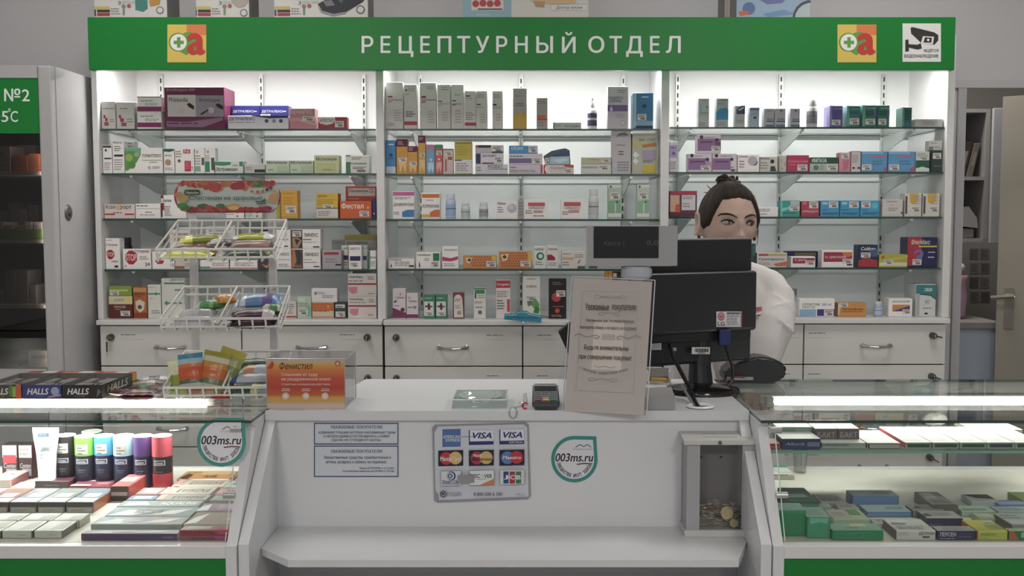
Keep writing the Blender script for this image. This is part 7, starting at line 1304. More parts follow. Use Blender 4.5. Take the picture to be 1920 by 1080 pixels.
can(133, 171, 814, 2.29, '#7fb54a', '#dfe3d0', (DKN, '#262b3a', '#6fae3e'), 'bright green topped can in the front can row')
can(170, 207, 813, 2.29, '#4a8ac0', '#d6dfe3', (DKN, '#23283f', '#4a93bd'), 'medium blue topped can, third of the can row')
can(206, 244, 813, 2.28, '#9fc6dd', '#e3ebee', (DKN, '#23284a', '#a9d0e0'), 'light blue topped can, fourth of the can row')
can(244, 280, 813, 2.27, '#4a3a6c', '#dcd6de', ('#2f2950', '#2a2644', '#5a3f78'), 'violet can with swirling pattern, fifth of the row', wave='none')
can(279, 316, 813, 2.26, '#b53a4c', '#dcb5b0', ('#b0303f', '#2a2426', '#c4505c'), 'red topped can with black middle, right end of row', wave='none')
can(147, 184, 805, 2.37, '#4a8a5c', '#d9e6d8', (DKN, '#262b3a', '#4a8a5c'), 'green can standing behind the front can row')
Yt_ = 2.28; a, b = P(57, 850, Yt_).x, P(106, 850, Yt_).x; a2, b2 = P(67, 850, Yt_).x, P(99, 850, Yt_).x; cx = (a + b) / 2
t = thing('cosmetic_tube', 'white cosmetic tube with flat crimped end beside the black can', 'tube', (cx, Yt_, ZD))
g = G(); z0, z1, z2 = ZD + .0004, ZY(814, Yt_), ZY(804, Yt_); n_ = 20; vs = []; fs = []
prof_ = [(0, (b2 - a2) / 2, .014), (.25, (b2 - a2) / 2 * 1.02, .0135), (.6, (b2 - a2) / 2 * 1.2, .009), (.9, (b - a) / 2 * .97, .003), (1.0, (b - a) / 2 * .985, .0014)]
for t_, rx_, ry_ in prof_: vs += [(cx + rx_ * math.cos(k * 2 * math.pi / n_), Yt_ + .014 + ry_ * math.sin(k * 2 * math.pi / n_), z0 + .004 + (z1 - z0 - .004) * t_) for k in range(n_)]
for i in range(len(prof_) - 1):
    for k in range(n_): fs.append((i * n_ + k, i * n_ + (k + 1) % n_, (i + 1) * n_ + (k + 1) % n_, (i + 1) * n_ + k))
g.mesh(vs, fs, M('#cfdbd8', .3)); g.box(a, b, Yt_ + .0132, Yt_ + .0148, z1 - .001, z2, M('#e6e9e8', .35)); smooth_angle(g.obj('body', t))
G().lathe([(.013, 0), (.0135, .004)], (cx, Yt_ + .014, z0), M('#d3dad8', .3), 20).obj('cap', t)
pl_ = PX(Yt_ + .0115, 0)
g = G(); 
for (x0, y0, x1, y1, c_) in ((69, 812, 90, 819, '#4a5a7a'), (67, 822, 96, 839, '#9aa5a8')): g.box(P(x0, y0, Yt_).x, P(x1, y0, Yt_).x, Yt_ + .0035, Yt_ + .0045, ZY(y1, Yt_ + .004), ZY(y0, Yt_ + .004), M(c_, .5))
px = PX(Yt_ + .0035, .0002); px.t('NIVEA', 72, 813.5, 88, 817.5, M('#c9d3dc', .5))
for i in range(3): px.r(76, 845 + 6 * i, 80, 848 + 6 * i, M('#5a8ab0', .5))
px.r(72, 876, 92, 877, M('#8aa', .5)).r(72, 879, 88, 880, M('#8aa', .5)); g.mesh(px.g.v, px.g.f, M('#7f98b5', .5)); g.obj('printing', t)
# -- on the left glass top: open lozenge trays, cartons, bars
LT = 'sweets trays on the left glass top'
def tray(x0, x1, col, txt, lab, extra=(), side='#3a3a3a', rtext=None):
    yt, yb, h = 722, 748, .031; Y0 = PZ(VPX, yb, ZT).y; z0 = ZT + .0004; z1 = z0 + h; Y1 = 2.40; a, b = P(x0, 735, Y0).x, P(x1, 735, Y0).x; e = .0012
    t = thing('sweets_tray', lab, 'display tray', ((a + b) / 2, Y0, ZT), LT); inn = M('#77736e', .6); mc = M(col, .35)
    g = G(); g.box(a, b, Y0, Y0 + e, z0, z1, mc, {'k': inn}); g.box(a, a + e, Y0 + e, Y1, z0, z1, mc, {'r': inn}); g.box(b - e, b, Y0 + e, Y1, z0, z1, M(side, .35), {'l': inn}); g.box(a + e, b - e, Y1 - e, Y1, z0, z1, inn); g.box(a + e, b - e, Y0 + e, Y1 - e, z0, z0 + .016, inn)
    g.deco((a, Y0, z0), (b - a, 0, 0), (0, 0, h), (0, -1, 0), list(extra) + [('t', txt, .12, .3, .68, .76, '#c9c9cf', .25, .03), ('l', .3, .14, .62, .22, 1, '#8a8a92')])
    if rtext: g.deco((b, Y0, z0), (0, Y1 - Y0, 0), (0, 0, h), (1, 0, 0), [('t', rtext, .15, .25, .85, .8, '#a9a5a0', .2, .03)])
    g.obj('tray', t)
    for k in range(4):
        for j in range(2):
            if (k + j) % 3 == 2: continue
            xx = a + .006 + (b - a - .014) * k / 4
            G().rbox(xx, xx + (b - a - .016) / 4, Y0 + .006 + j * .07, Y0 + .006 + j * .07 + .062, z0 + .0165, z0 + .0245, M(['#8d8a88', '#7a7674'][(k + j) % 2], .3), .002).obj('lozenge_pack', t)
tray(-34, 40, '#4a4038', 'HALLS', 'orange and green fronted sweets tray at the picture left edge', [('r', .0, 0, .3, 1, '#b5502c'), ('c', .82, .5, .38, '#8aa53a'), ('r', .86, 0, 1, 1, '#b5502c'), ('r', .7, .2, .78, .95, '#4a7a34')])
tray(42, 115, '#3a3a72', 'HALLS', 'blue fronted open sweets tray between two others', [('c', .84, .55, .3, '#8f98b5'), ('p', [(.62, .05), (.98, .2), (.98, .35), (.7, .2)], '#a58a98')], side='#3a3a5c')
tray(117, 191, '#2c2a2a', 'HALLS', 'black fronted open sweets tray with lettered side', [('p', [(.86, .1), (.98, .5), (.9, .75)], '#6a6a6c')], side='#2e2a26', rtext='HALLS')
for i, (a, b, c_, lab, sd) in enumerate(((24, 92, '#7a2a34', 'dark red flat carton behind the orange tray', '#6a2a2c'), (93, 166, '#a8402f', 'orange red flat carton behind the blue tray', '#8a3a2c'), (167, 230, '#a83c30', 'red topped carton with yellow side behind the black tray', '#b58a2c'))):
    carton('sweets_carton', lab, 'carton', 'sweets cartons on the left glass top', P(a, 707, 2.405).x, P(b, 707, 2.405).x - .001, 2.406, 2.495, ZT + .0004, ZY(706, 2.406) if i < 2 else ZY(707, 2.406), c_, [('r', .0, .7, 1, 1, '#8f6a5a')], [('r', .45, .05, .85, .95, '#b9b2b0'), ('l', .05, .2, .42, .8, 3, '#c98a6a')], sd)
def pillow(name, lab, cat, grp, c, ux, uy, L, Wd, T, bands, rough=.28, seed=0, crimp=.09, wr=.0012, parent=None):
    """a sealed film pack: puffed middle, flat crimped ends"""
    rr = random.Random(seed); ux = Vector(ux).normalized(); uy = Vector(uy); uy = (uy - ux * uy.dot(ux)).normalized(); uz = ux.cross(uy); c = Vector(c)
    nu, nv = 22, 9; g = G(); ph = [rr.uniform(0, 6.28) for _ in range(4)]
    for sgn in (1, -1):
        vs = []; fs = []
        for i in range(nu + 1):
            u = i / nu * 2 - 1
            for j in range(nv + 1):
                v = j / nv * 2 - 1
                prof = max(0, 1 - (abs(u) / (1 - crimp)) ** 4) ** .6 if abs(u) < 1 - crimp else 0
                z = T / 2 * prof * max(0, 1 - v * v) ** .5
                if prof > 0: z += wr * prof * math.sin(9 * u + 5 * v + ph[0]) * math.cos(6 * v - 4 * u + ph[1]) * (1 - v * v)
                else: z = .0004 + .0005 * math.sin(v * 30) * sgn
                w_ = Wd / 2 * (1 - .05 * prof)
                vs.append(c + ux * (u * L / 2) + uy * (v * w_) + uz * (sgn * max(z, .0003)))
        for i in range(nu):
            for j in range(nv):
                q = (i * (nv + 1) + j, (i + 1) * (nv + 1) + j, (i + 1) * (nv + 1) + j + 1, i * (nv + 1) + j + 1); fs.append(q if sgn > 0 else q[::-1])
        b = len(g.v); g.v += vs
        for k, f in enumerate(fs):
            i, j = k // nv, k % nv; u = (i + .5) / nu; v = (j + .5) / nv; col = bands[0][1]
            for bd in bands:
                if bd[0] == 'u' : pass
                elif u >= bd[0]: col = bd[1]
            for bd in bands:
                if bd[0] == 'u' and bd[1] <= u <= bd[2] and bd[3] <= v <= bd[4]: col = bd[5]
            g.f.append(tuple(b + q for q in f)); g.m.append(g.mi(M(col, rough)))
    o = g.obj(name, parent); smooth_angle(o, 50)
    if lab: tag(o, lab, cat, grp)
    return o
BG = 'snack bars heaped on the left glass top'
def bar_px(x0, y0, x1, y1, z, Wd, T, bands, lab, seed, name='snack_bar', cat='snack bar', grp=BG, uy=(0, 1, 0)):
    a, b = PZ(x0, y0, z), PZ(x1, y1, z); return pillow(name, lab, cat, grp, (a + b) / 2, b - a, uy, (b - a).length, Wd, T, bands, seed=seed)
zz = ZT + .008
bar_px(222, 744, 300, 742, zz, .036, .014, [(0, '#4a2a30'), (.2, '#5a2a38'), (.85, '#c9b9bc')], 'plum foil bar at the front of the heap', 1)
bar_px(205, 735, 262, 737, ZT + .009, .03, .014, [(0, '#55302a'), (.5, '#7a5a4c'), (.8, '#3a2a28')], 'brown foil bar beside the black tray', 2)
bar_px(238, 728, 316, 728, ZT + .010, .034, .014, [(0, '#3c2c2c'), (.3, '#2f6a4c'), (.6, '#5a3038')], 'dark bar with green middle in the heap', 3)
bar_px(250, 719, 312, 717, ZT + .012, .03, .014, [(0, '#8a8074'), (.4, '#b5aba0'), (.7, '#6a5a50')], 'beige wrapped bar at the back of the heap', 4)
bar_px(262, 711, 318, 709, ZT + .012, .03, .012, [(0, '#b5b8bc'), (.3, '#55585f'), (.7, '#c3c4c6')], 'silver and dark bar at the very back of heap', 5)
bar_px(226, 736, 300, 734, ZT + .021, .03, .012, [(0, '#6a3a44'), (.3, '#8a6a62'), (.75, '#4a2a2c')], 'plum bar lying on top of the heap', 6)

# ================================================================ RIGHT CASE DECK
def rd(a, b, yt, yk, h, col, lab, front=(), top=(), side=None, left=(), zb=ZD, grp=Rc): return flat(a, b, yt, yk, h, col, lab, grp, front, top, zb, side, 'medicine_box', 'medicine box', .35, (), left)
GN, GNL = '#1f8a5c', '#5fa88a'
pt = lambda c='#a9a5a2': [('l', .15, .2, .85, .8, 4, '#8d8a88')]
rd(1457, 1512, 957, 943, .051, GN, 'tall plain green carton at left end of right deck', [('r', .02, .9, .98, 1, '#2a9a6a')], [('l', .1, .2, .9, .8, 4, '#77a594'), ('r', .0, .0, 1, 1, '#7fa598')][::-1])
rd(1514, 1558, 970.5, 951, .041, '#3a9a74', 'green carton with paler front next to the tall one', [('p', [(.1, .98), (.9, .98), (.85, .7), (.5, .78), (.12, .68)], '#6fbfa0')], [('r', 0, 0, 1, 1, '#86a89a'), ('l', .1, .2, .9, .8, 4, '#66857a')])
rd(1561, 1657, 997, 981.5, .0195, GN, 'low green carton lettered on its front', [('r', .08, .25, .62, .75, '#3c9a72'), ('t', 'МАКЛ-АЛЬФИН', .1, .3, .6, .7, '#2b5a4a')], [('r', 0, 0, 1, 1, '#86ad98'), ('r', .45, .6, .75, .95, '#c9c6a2'), ('l', .3, .25, .6, .5, 1, '#55605a')], side='#2f7a5c')
rd(1563, 1632, 973, 955, .012, '#b3c2a8', 'flat pale green carton behind the lettered one', [('r', 0, 0, 1, .9, '#a9b8a0')], [('r', .02, .1, .55, .95, '#b9b5ac'), ('r', .55, .4, .88, .95, '#6f9a62'), ('l', .1, .3, .5, .7, 2, '#948f88')])
rd(1482, 1536, 941, 914, .03, '#3f5f50', 'dark green sloping carton at the back left of deck', [('r', 0, 0, 1, .9, '#4a8a70')], [('r', .05, .3, .75, .55, '#86a095')])
rd(1539, 1586, 942, 926, .012, '#a59f9f', 'grey lilac carton behind the pale green one', [], [('l', .1, .15, .95, .9, 4, '#77706f')])
rd(1500, 1560, 949.5, 943, .012, '#9ab0a2', 'grey green carton between the green ones', [], [('l', .1, .2, .9, .8, 2, '#77857c')])
rd(1574, 1612, 953, 944, .011, '#ada7a5', 'small pale carton left of the blue ones', [], [('l', .1, .2, .9, .8, 3, '#77706f')])
rd(1599, 1686, 930.5, 919, .024, '#6f90bd', 'blue carton, rear and higher of two', [('l', .1, .2, .9, .25, 1, '#5f80ad')], [('r', 0, 0, 1, 1, '#98a8ad'), ('t', 'УРОЛИТ', .5, .3, .92, .7, '#55605f', .3)], side='#5f7fae')
rd(1626, 1710, 960, 946.5, .011, '#6f90bd', 'blue carton, nearer and lower of two', [], [('r', 0, 0, 1, 1, '#9fb0b8'), ('t', 'УРОЛИТ', .5, .3, .92, .7, '#55605f', .3)], side='#5f7fae')
rd(1640, 1712, 981, 971.5, .0105, '#b9b5b3', 'flat whitish carton in front of the blue ones', [], [('l', .1, .2, .9, .8, 3, '#8a8582')])
rd(1751, 1797, 948, 921.5, .022, '#85837f', 'grey carton with pale sticker leaning at the back', [('r', 0, 0, 1, 1, '#6f6a64')], [('r', .1, .5, .6, .9, '#b0b2ac'), ('r', .0, .0, 1, .08, '#5a5550'), ('l', .1, .15, .9, .4, 2, '#6a6865')], side='#77756f')
rd(1681, 1755, 998, 972.5, .0195, '#c9c9c4', 'white carton with dark left side at the deck front', [('l', .04, .5, .32, .9, 3, '#9a9a96'), ('t', 'ДЕПРИМ', .56, .5, .96, .86, '#55605f'), ('r', .66, .26, .84, .42, '#3a3f3c')], [('p', [(.05, .5), (.35, .45), (.5, .62), (.1, .7)], '#8a7f78'), ('l', .1, .1, .9, .4, 3, '#8d8882')], side='#5f5558')
rd(1758, 1830, 999.5, 986.5, .0185, '#3a3558', 'dark indigo carton with white lettering, front', [('t', 'ПЕРСЕН', .06, .42, .48, .86, '#d6d3dc', 0, .02), ('l', .06, .12, .46, .3, 1, '#b5b0c0'), ('l', .56, .3, .98, .5, 1, '#77739a')], [('r', 0, 0, 1, 1, '#a9a3a3'), ('l', .2, .2, .9, .8, 3, '#7d7878')], side='#3c374f')
rd(1738, 1806, 972, 958, .0165, '#3f3a60', 'dark indigo carton, second behind the lettered one', [('t', 'ПЕРСЕН', .03, .0, .4, .3, '#8a86a5')], [('r', 0, 0, 1, 1, '#aaa59f'), ('p', [(.0, .2), (.25, .3), (.2, .7), (.02, .6)], '#5a5650'), ('l', .3, .3, .9, .8, 3, '#84807c')], side='#3f3a52')
rd(1712, 1772, 957, 945.5, .0155, '#8a8788', 'greyish carton behind the indigo ones', [], [('p', [(.05, .3), (.4, .4), (.3, .8)], '#4a4846'), ('l', .4, .2, .9, .8, 3, '#77736f')], side='#4f4a58')
rd(1832, 1890, 999.5, 974.5, .019, '#b9bd4a', 'yellow carton with red left edge at the deck front', [('t', 'РЕМЕНС', .12, .45, .62, .75, '#77852c'), ('r', 0, 0, .03, 1, '#c0503a'), ('l', .12, .15, .5, .3, 1, '#8a9a3a')], [('r', .0, .05, .6, .98, '#c0b83c'), ('r', .45, .15, .98, .55, '#8a9a4c'), ('r', .6, .7, .95, .95, '#b5b5a5'), ('k', [(.05, .5), (.55, .52)], .0008, '#d9d38a')], side='#c05a3a')
rd(1892, 1948, 1000, 990.5, .018, '#2f7a4a', 'green and orange carton cut by the picture edge', [('p', [(0, 0), (.35, 0), (.15, 1), (0, 1)], '#b56a3c'), ('p', [(.4, .3), (.52, .3), (.52, .8), (.46, .95), (.4, .8)], '#8fc0a0')], [('r', 0, 0, 1, 1, '#b0b58c')])
rd(1836, 1900, 971.5, 961, .012, '#a9ad93', 'pale olive carton behind the yellow one', [], [('r', .0, .2, .5, .8, '#b9bda9'), ('r', .5, .1, .95, .9, '#8fa070')])
rd(1804, 1868, 959, 947.5, .012, '#a9b8ab', 'pale green carton in the third row of right deck', [], [('r', .1, .2, .8, .5, '#7a9a7c')])
t = rd(1822, 1874, 940, 926.5, .014, '#b5bcbf', 'white open topped carton with dark inside at the back', [], [('p', [(.02, .95), (.95, .95), (.98, .35), (.35, .45)], '#4f423c')])
rd(1874, 1936, 946, 937.5, .013, '#7a90b5', 'slate blue carton near the right picture edge', [], [('r', .05, .1, .9, .6, '#8fa3c4')])
rd(1898, 1960, 984, 962, .02, '#a3a8a3', 'large grey carton at the right picture edge', [], [('l', .05, .5, .6, .9, 2, '#77777c'), ('r', .0, .0, .5, .35, '#b3b6b2')], side='#5f5a58')
rd(1916, 1962, 938, 922, .016, '#8a9a5a', 'olive green carton at the back right corner', [], [('p', [(.1, .1), (.9, .3), (.7, .9)], '#a5ae7a')])
rd(1872, 1938, 959, 949, .011, '#9fa8ad', 'pale bluish carton before the slate blue one', [], [('l', .1, .2, .9, .8, 2, '#7d8890')])
rd(1449, 1490, 888, 873, .0155, '#c6c6b8', 'white carton with teal edge lying alone on the deck back', [('r', 0, 0, 1, .6, '#a9a896'), ('l', .05, .66, .75, .9, 1, '#444')], [('r', .0, .7, .95, 1, '#3aa583'), ('r', .3, .2, .95, .75, '#cfd6cf')])
# clear measuring cup
g = G(); p = P(1504, 885, 2.40); cpm = mat_glass('cup_plastic', '#eef0ee', base=.1); hh = ZM - .008 - ZD
g.lathe([(.0135, .0005), (.0145, .002), (.0205, hh * .93), (.0215, hh * .94), (.0195, hh * .93), (.0135, .003)], (p.x, 2.42, ZD), cpm, 24)
tag(g.obj('plastic_cup'), 'clear plastic cup standing at the back of the right deck', 'cup')
# ---- middle glass shelf of the right case
Rm = 'medicines on the right case glass shelf'
def rm(a, b, yt, yk, h, col, lab, front=(), top=(), side=None, left=(), zb=0): return flat(a, b, yt, yk, h, col, lab, Rm, front, top, ZM + zb, side, 'medicine_box', 'medicine box', .35, (), left, 2.133)
TOP_GLARE = '#d6d5d0'  # near-white tops: overexposure under the tube put into the colour
rm(1442, 1464, 832, 822, .013, '#b5504a', 'small red carton at the shelf left end', [('l', .1, .3, .9, .7, 2, '#d08a80')], [('r', 0, 0, 1, 1, '#b58a80')])
rm(1466, 1539, 823, 809, .0235, '#3a4676', 'navy carton with white script lettering', [('t', 'Alkavit', .08, .4, .6, .68, '#a9b3d3', .3), ('r', .66, .3, .98, .7, '#8f9ab5')] + [('r', .68 + .03 * i, .34, .69 + .03 * i, .66, '#5f6a8a') for i in range(10)], [('r', 0, 0, 1, 1, TOP_GLARE)], side='#2f3658')
rm(1541, 1624, 831, 820.5, .0125, '#aab9b3', 'grey green carton with dark lettering', [('t', 'БРИЗАНТИН', .02, .45, .6, .85, '#4f5a58', .1)], [('r', 0, 0, 1, 1, TOP_GLARE)])
rm(1529, 1571, 804, 788, .036, '#6f6468', 'dark grey carton, left of the rear pair', [('t', 'БАКТ', .1, .45, .9, .8, '#b5a9ac'), ('r', 0, 0, 1, .18, '#8a7a7c')], [('r', 0, 0, 1, 1, TOP_GLARE)], side='#55504f')
rm(1571.5, 1612, 804, 788, .036, '#6f6468', 'dark grey carton, right of the rear pair', [('t', 'БАКТ', .1, .45, .9, .8, '#b5a9ac'), ('r', 0, 0, 1, .18, '#8a7a7c')], [('r', 0, 0, 1, 1, TOP_GLARE)])
rm(1457, 1527, 801, 790, .034, '#9aaaa0', 'grey green fronted carton at the shelf back left', [('r', .0, .3, .5, .9, '#7f958c')], [('r', 0, 0, 1, 1, TOP_GLARE)])
rm(1626, 1688, 831, 807, .0125, '#c9c9c4', 'white carton with dark framed front', [('r', .02, .05, .98, .95, '#4f4f4f'), ('r', .07, .15, .97, .85, '#b9bab5')], [('r', 0, 0, 1, 1, TOP_GLARE)], side='#6f6468')
for i, (a, b) in enumerate(((1698, 1747), (1749, 1798.5), (1800.5, 1850), (1852, 1902), (1904, 1955))):
    rm(a, b, 830, 800, .0135, '#bcc5bf', 'white carton with %s window, %s of the five at shelf front' % ('slate' if i == 3 else 'dark green', ORD[i]), [('r', .02, .1, .98, .9, '#9fb5ab'), ('r', .07, .22, .93, .78, '#4a4f66' if i == 3 else '#3c6050')], [('r', 0, 0, 1, 1, TOP_GLARE), ('l', .1, .1, .9, .3, 2, '#b9b9b2')], side='#b5404c' if i in (0, 1) else None)
rm(1824, 1918, 806, 789, .012, '#b5b3a5', 'wide white carton at the shelf back right', [], [('r', 0, 0, 1, 1, TOP_GLARE)])
g = G(); c_ = PZ(1790, 801, ZM + .02); rr = random.Random(5)
vs, fs = [], []; nu, nv = 16, 9
for j in range(nv + 1):
    for i in range(nu):
        th, ph_ = i / nu * 2 * math.pi, (j / nv - .5) * math.pi; r_ = 1 + rr.uniform(-.15, .15)
        vs.append((c_.x + .028 * r_ * math.cos(th) * math.cos(ph_), 2.39 + .022 * r_ * math.sin(th) * math.cos(ph_), ZM + .016 + .0155 * math.sin(ph_) * (1 if j in (0, nv) else min(r_, 1))))
for j in range(nv):
    for i in range(nu): fs.append((j * nu + i, j * nu + (i + 1) % nu, (j + 1) * nu + (i + 1) % nu, (j + 1) * nu + i))
g.mesh(vs, fs, M('#d3d2cc', .3)); tag(g.obj('plastic_bag'), 'crumpled white plastic bag at the back of the right glass shelf', 'bag')
# ================================================================ SNACK RACK ON THE LEFT GLASS TOP
YR = 2.40
rk = thing('snack_rack', 'white wire snack rack with three baskets and fruit header board', 'rack', (P(440, 700, YR).x, YR, ZT))
WIRE = M('#d6d5d0', .4); WH_ = M('#c9c8ca', .4)
xl, xr = P(364, 520, YR).x, P(512, 520, YR).x; ztop = ZY(352, YR)
for xx in (xl, xr): G().rbox(xx - .009, xx + .009, YR - .006, YR + .006, ZT + .0005, ztop, WH_, .002).obj('post', rk)
g = G()
for xx in (xl, xr): g.rbox(xx - .012, xx + .012, 2.22, 2.47, ZT + .0003, ZT + .006, WH_, .002)
g.tube([(xl, YR, ZT + .006), (xr, YR, ZT + .006)], .004, WIRE, 8); g.obj('foot_frame', rk)
# header board: stadium shape, printed with fruit
Yh = YR - .012; g = G(); x0, x1, z0, z1 = P(327, 368, Yh).x, P(527, 368, Yh).x, ZY(399, Yh), ZY(339, Yh)
def stad(x0, x1, z0, z1, n=14, k=1.0):
    r_ = (z1 - z0) / 2; zc = (z0 + z1) / 2; pts = []
    for i in range(n + 1): a = -math.pi / 2 + math.pi * i / n; pts.append((x1 - r_ + r_ * math.cos(a), zc + r_ * math.sin(a)))
    for i in range(n + 1): a = math.pi / 2 + math.pi * i / n; pts.append((x0 + r_ + r_ * math.cos(a), zc + r_ * math.sin(a)))
    return pts
g.ext(stad(x0, x1, z0, z1), 'y', Yh - .003, Yh, M('#b5403a', .4)); hb = g.obj('header_board', rk)
px = PX(Yh - .003, .0003); rr = random.Random(12)
def blob(cx, cy, rx, ry, m, n=12):
    px.p([(cx + rx * (1 + rr.uniform(-.18, .18)) * math.cos(i * 2 * math.pi / n), cy + ry * (1 + rr.uniform(-.18, .18)) * math.sin(i * 2 * math.pi / n)) for i in range(n)], M(m, .45))
px.p([(336, 345), (345, 341), (515, 341), (522, 350), (524, 368), (520, 388), (510, 395), (345, 396), (334, 388), (330, 368)], M('#c3ccc6', .4))
for i in range(34):
    u = 340 + i * 5.2; blob(u, 343 + rr.uniform(0, 5) + (6 if 385 < u < 415 or 435 < u < 460 else 0) * rr.random(), 6, 5, rr.choice(['#b03a34', '#b5504a', '#c06a4c', '#a83a3c', '#bf7a52']))
blob(402, 350, 14, 8, '#b84a42'); blob(405, 356, 7, 4, '#b84a42'); blob(447, 349, 13, 7, '#a5343c'); blob(486, 346, 11, 5, '#3f7a44'); blob(480, 344, 7, 4, '#6a8a4a')
for i in range(30):
    u = 345 + i * 5.6; blob(u, 394 - rr.uniform(0, 4), 5, 4, rr.choice(['#b03a34', '#b5583c', '#a5404c', '#c07a4a', '#8f3a3c']))
blob(346, 372, 10, 9, '#b59a62'); blob(338, 366, 8, 6, '#b58a5a'); blob(344, 386, 11, 6, '#4a8a44'); blob(352, 390, 8, 4, '#3f7a3c'); blob(383, 386, 10, 4, '#4a6a44'); blob(416, 386, 9, 4, '#55705a'); blob(394, 390, 8, 5, '#b5403a'); blob(441, 388, 14, 6, '#c9903c'); blob(441, 390, 10, 4, '#d9b06c'); blob(500, 391, 10, 4, '#9a3050'); blob(515, 372, 9, 10, '#c9985a'); blob(518, 362, 5, 6, '#c9a06c')
for u, v, c in ((475, 359, '#b5764a'), (486, 360, '#a86a44'), (495, 359, '#b5703c'), (503, 356, '#3a3a3a'), (510, 353, '#44506a')): blob(u, v, 3, 3, c)
px.p([(349, 359), (351, 356), (376, 356), (379, 359), (379, 363), (376, 366), (351, 366), (349, 363)], M('#2f4a34', .4)).t('Naturino', 352, 358.5, 376, 364, M('#c9d0c4', .4), .2)
px.t('Сластенам на здоровье!', 359, 367, 494, 377, M('#2f6a5c', .4), 0, .02)
px.r(482, 377, 500, 379.5, M('#3f5a4a', .4)).r(484, 380.5, 501, 383, M('#3f5a4a', .4)).p([(492, 377), (500, 372), (502, 377)], M('#4a6a55', .4))
px.g.obj('fruit_print', hb, label='fruit border print with green Cyrillic slogan')
# baskets
def basket(lab, brx0, brx1, bry, frx0, frx1, fry, Yb, Yf, low):
    B0, B1 = P(brx0, bry, Yb), P(brx1, bry - 1, Yb); F0, F1 = P(frx0, fry, Yf), P(frx1, fry - 1, Yf)
    D = Vector((0, 0, -low)); Fd = Vector((0, .006, -.018)); r_ = .0026; g = G()
    Bd = Vector((0, -.018, -low)); Bm = Vector((0, -.004, -.018))
    rim = [B0, B1, F1, F0]; g.tube(rim, .0032, WIRE, 6, True)
    lowr = [B0 + Bm, B1 + Bm, F1 + Fd, F0 + Fd]; g.tube(lowr, .0026, WIRE, 6, True)
    n_ = 9
    for i in range(n_ + 1):
        t_ = i / n_; b_ = B0.lerp(B1, t_); f_ = F0.lerp(F1, t_); fd = f_ + Vector((0, .012, -.026))
        g.tube([b_, b_ + Bm, b_ + Bd, fd, f_ + Fd, f_], r_ * .9, WIRE, 5)
    for s_ in (.25, .5, .75):
        p0, p1 = (B0 + Bd).lerp(F0 + Vector((0, .012, -.026)), s_), (B1 + Bd).lerp(F1 + Vector((0, .012, -.026)), s_); g.tube([p0, p1], r_ * .9, WIRE, 5)
    mid_b, mid_f = B0.lerp(B1, .5), F0.lerp(F1, .5)
    for o_ in (Vector(), Vector((.003, .004, -.014))): g.tube([mid_b + o_, mid_f + o_], .0024, WIRE, 6)
    for xx in (xl, xr): g.tube([(xx, YR - .004, B0.z - .004), (xx, Yb, B0.z - .004)], .003, WIRE, 6)
    o = g.obj('wire_basket', rk, label=lab)
    def fl(u, v, lift=0):        # point on the basket floor, v=0 back .. 1 front
        p = (B0 + Bd).lerp(B1 + Bd, u); q = (F0 + Vector((0, .012, -.026))).lerp(F1 + Vector((0, .012, -.026)), u)
        s = p.lerp(q, v); s.z += lift; return s
    return fl
fl1 = basket('top wire basket', 334, 537, 414, 292, 513, 468, 2.375, 2.19, .052)
fl2 = basket('middle wire basket', 346, 543, 538, 300, 522, 598, 2.375, 2.19, .052)
fl3 = basket('lowest wire basket', 347, 546, 659, 306, 528, 727, 2.375, 2.19, .052)
def lay(fl, u0, v0, u1, v1, Wd, T, bands, lab, seed, lift=.011, name='snack_bar', cat='snack bar', grp='snack bars in the wire baskets'):
    a, b = fl(u0, v0, lift), fl(u1, v1, lift); n_ = (fl(.5, 1) - fl(.5, 0)).normalized()
    return pillow(name, lab, cat, grp, (a + b) / 2, b - a, n_, (b - a).length, Wd * 1.2, T * 1.3, bands, seed=seed)
YL = '#a9a83c'
lay(fl1, .03, .93, .46, .93, .03, .014, [(0, '#b5b83c'), (.12, '#c9c94a'), (.8, '#b5b44a'), (.92, '#d9d96a')], 'bright yellow green bar along the top basket front', 21)
lay(fl1, .10, .42, .45, .28, .034, .016, [(0, '#d6d64a'), (.3, '#8a8a3a'), (.85, '#9a9a4a')], 'olive yellow bar lying askew in the top basket', 22, .022)
lay(fl1, .05, .66, .43, .62, .03, .014, [(0, '#6a3a40'), (.6, '#7a4a48')], 'maroon bar under the yellow ones in top basket', 23)
lay(fl1, .56, .25, .92, .22, .03, .013, [(0, '#c9c9cc'), (.14, '#a5a83a'), (.76, '#d9d9da')], 'yellow banded silver bar at the right of top basket', 24, .022)
lay(fl1, .54, .56, .96, .52, .036, .016, [(0, '#4a3438'), (.15, '#8a6a66'), (.5, '#9a7a74'), (.9, '#6a4a48')], 'brown wrapped bar at the right of top basket', 25, .016)
lay(fl1, .55, .9, .95, .9, .03, .013, [(0, '#4f5f50'), (.4, '#3f5048'), (.8, '#55503a')], 'dark green bar at the right front of top basket', 26)
lay(fl1, .36, .5, .62, .44, .028, .012, [(0, '#a9a5a6'), (.4, '#77706f')], 'grey foil bar in the middle of top basket', 27, .02)
lay(fl1, .08, .80, .48, .80, .028, .012, [(0, '#7a3f44'), (.5, '#8a4a4c')], 'dark red bar behind the front yellow one', 28, .006)
WB = '#bdbbc2'
lay(fl2, .05, .86, .44, .86, .05, .018, [(0, '#b5b3bb'), (.3, '#c9c7d0'), (.8, '#adabb5')], 'pale lilac foil pack at the left front of middle basket', 31)
lay(fl2, .07, .62, .40, .58, .045, .018, [(0, '#c3c1c0'), (.2, '#c9c8cc'), (.6, '#b5b5ba')], 'white foil pack at the left of middle basket', 32, .016)
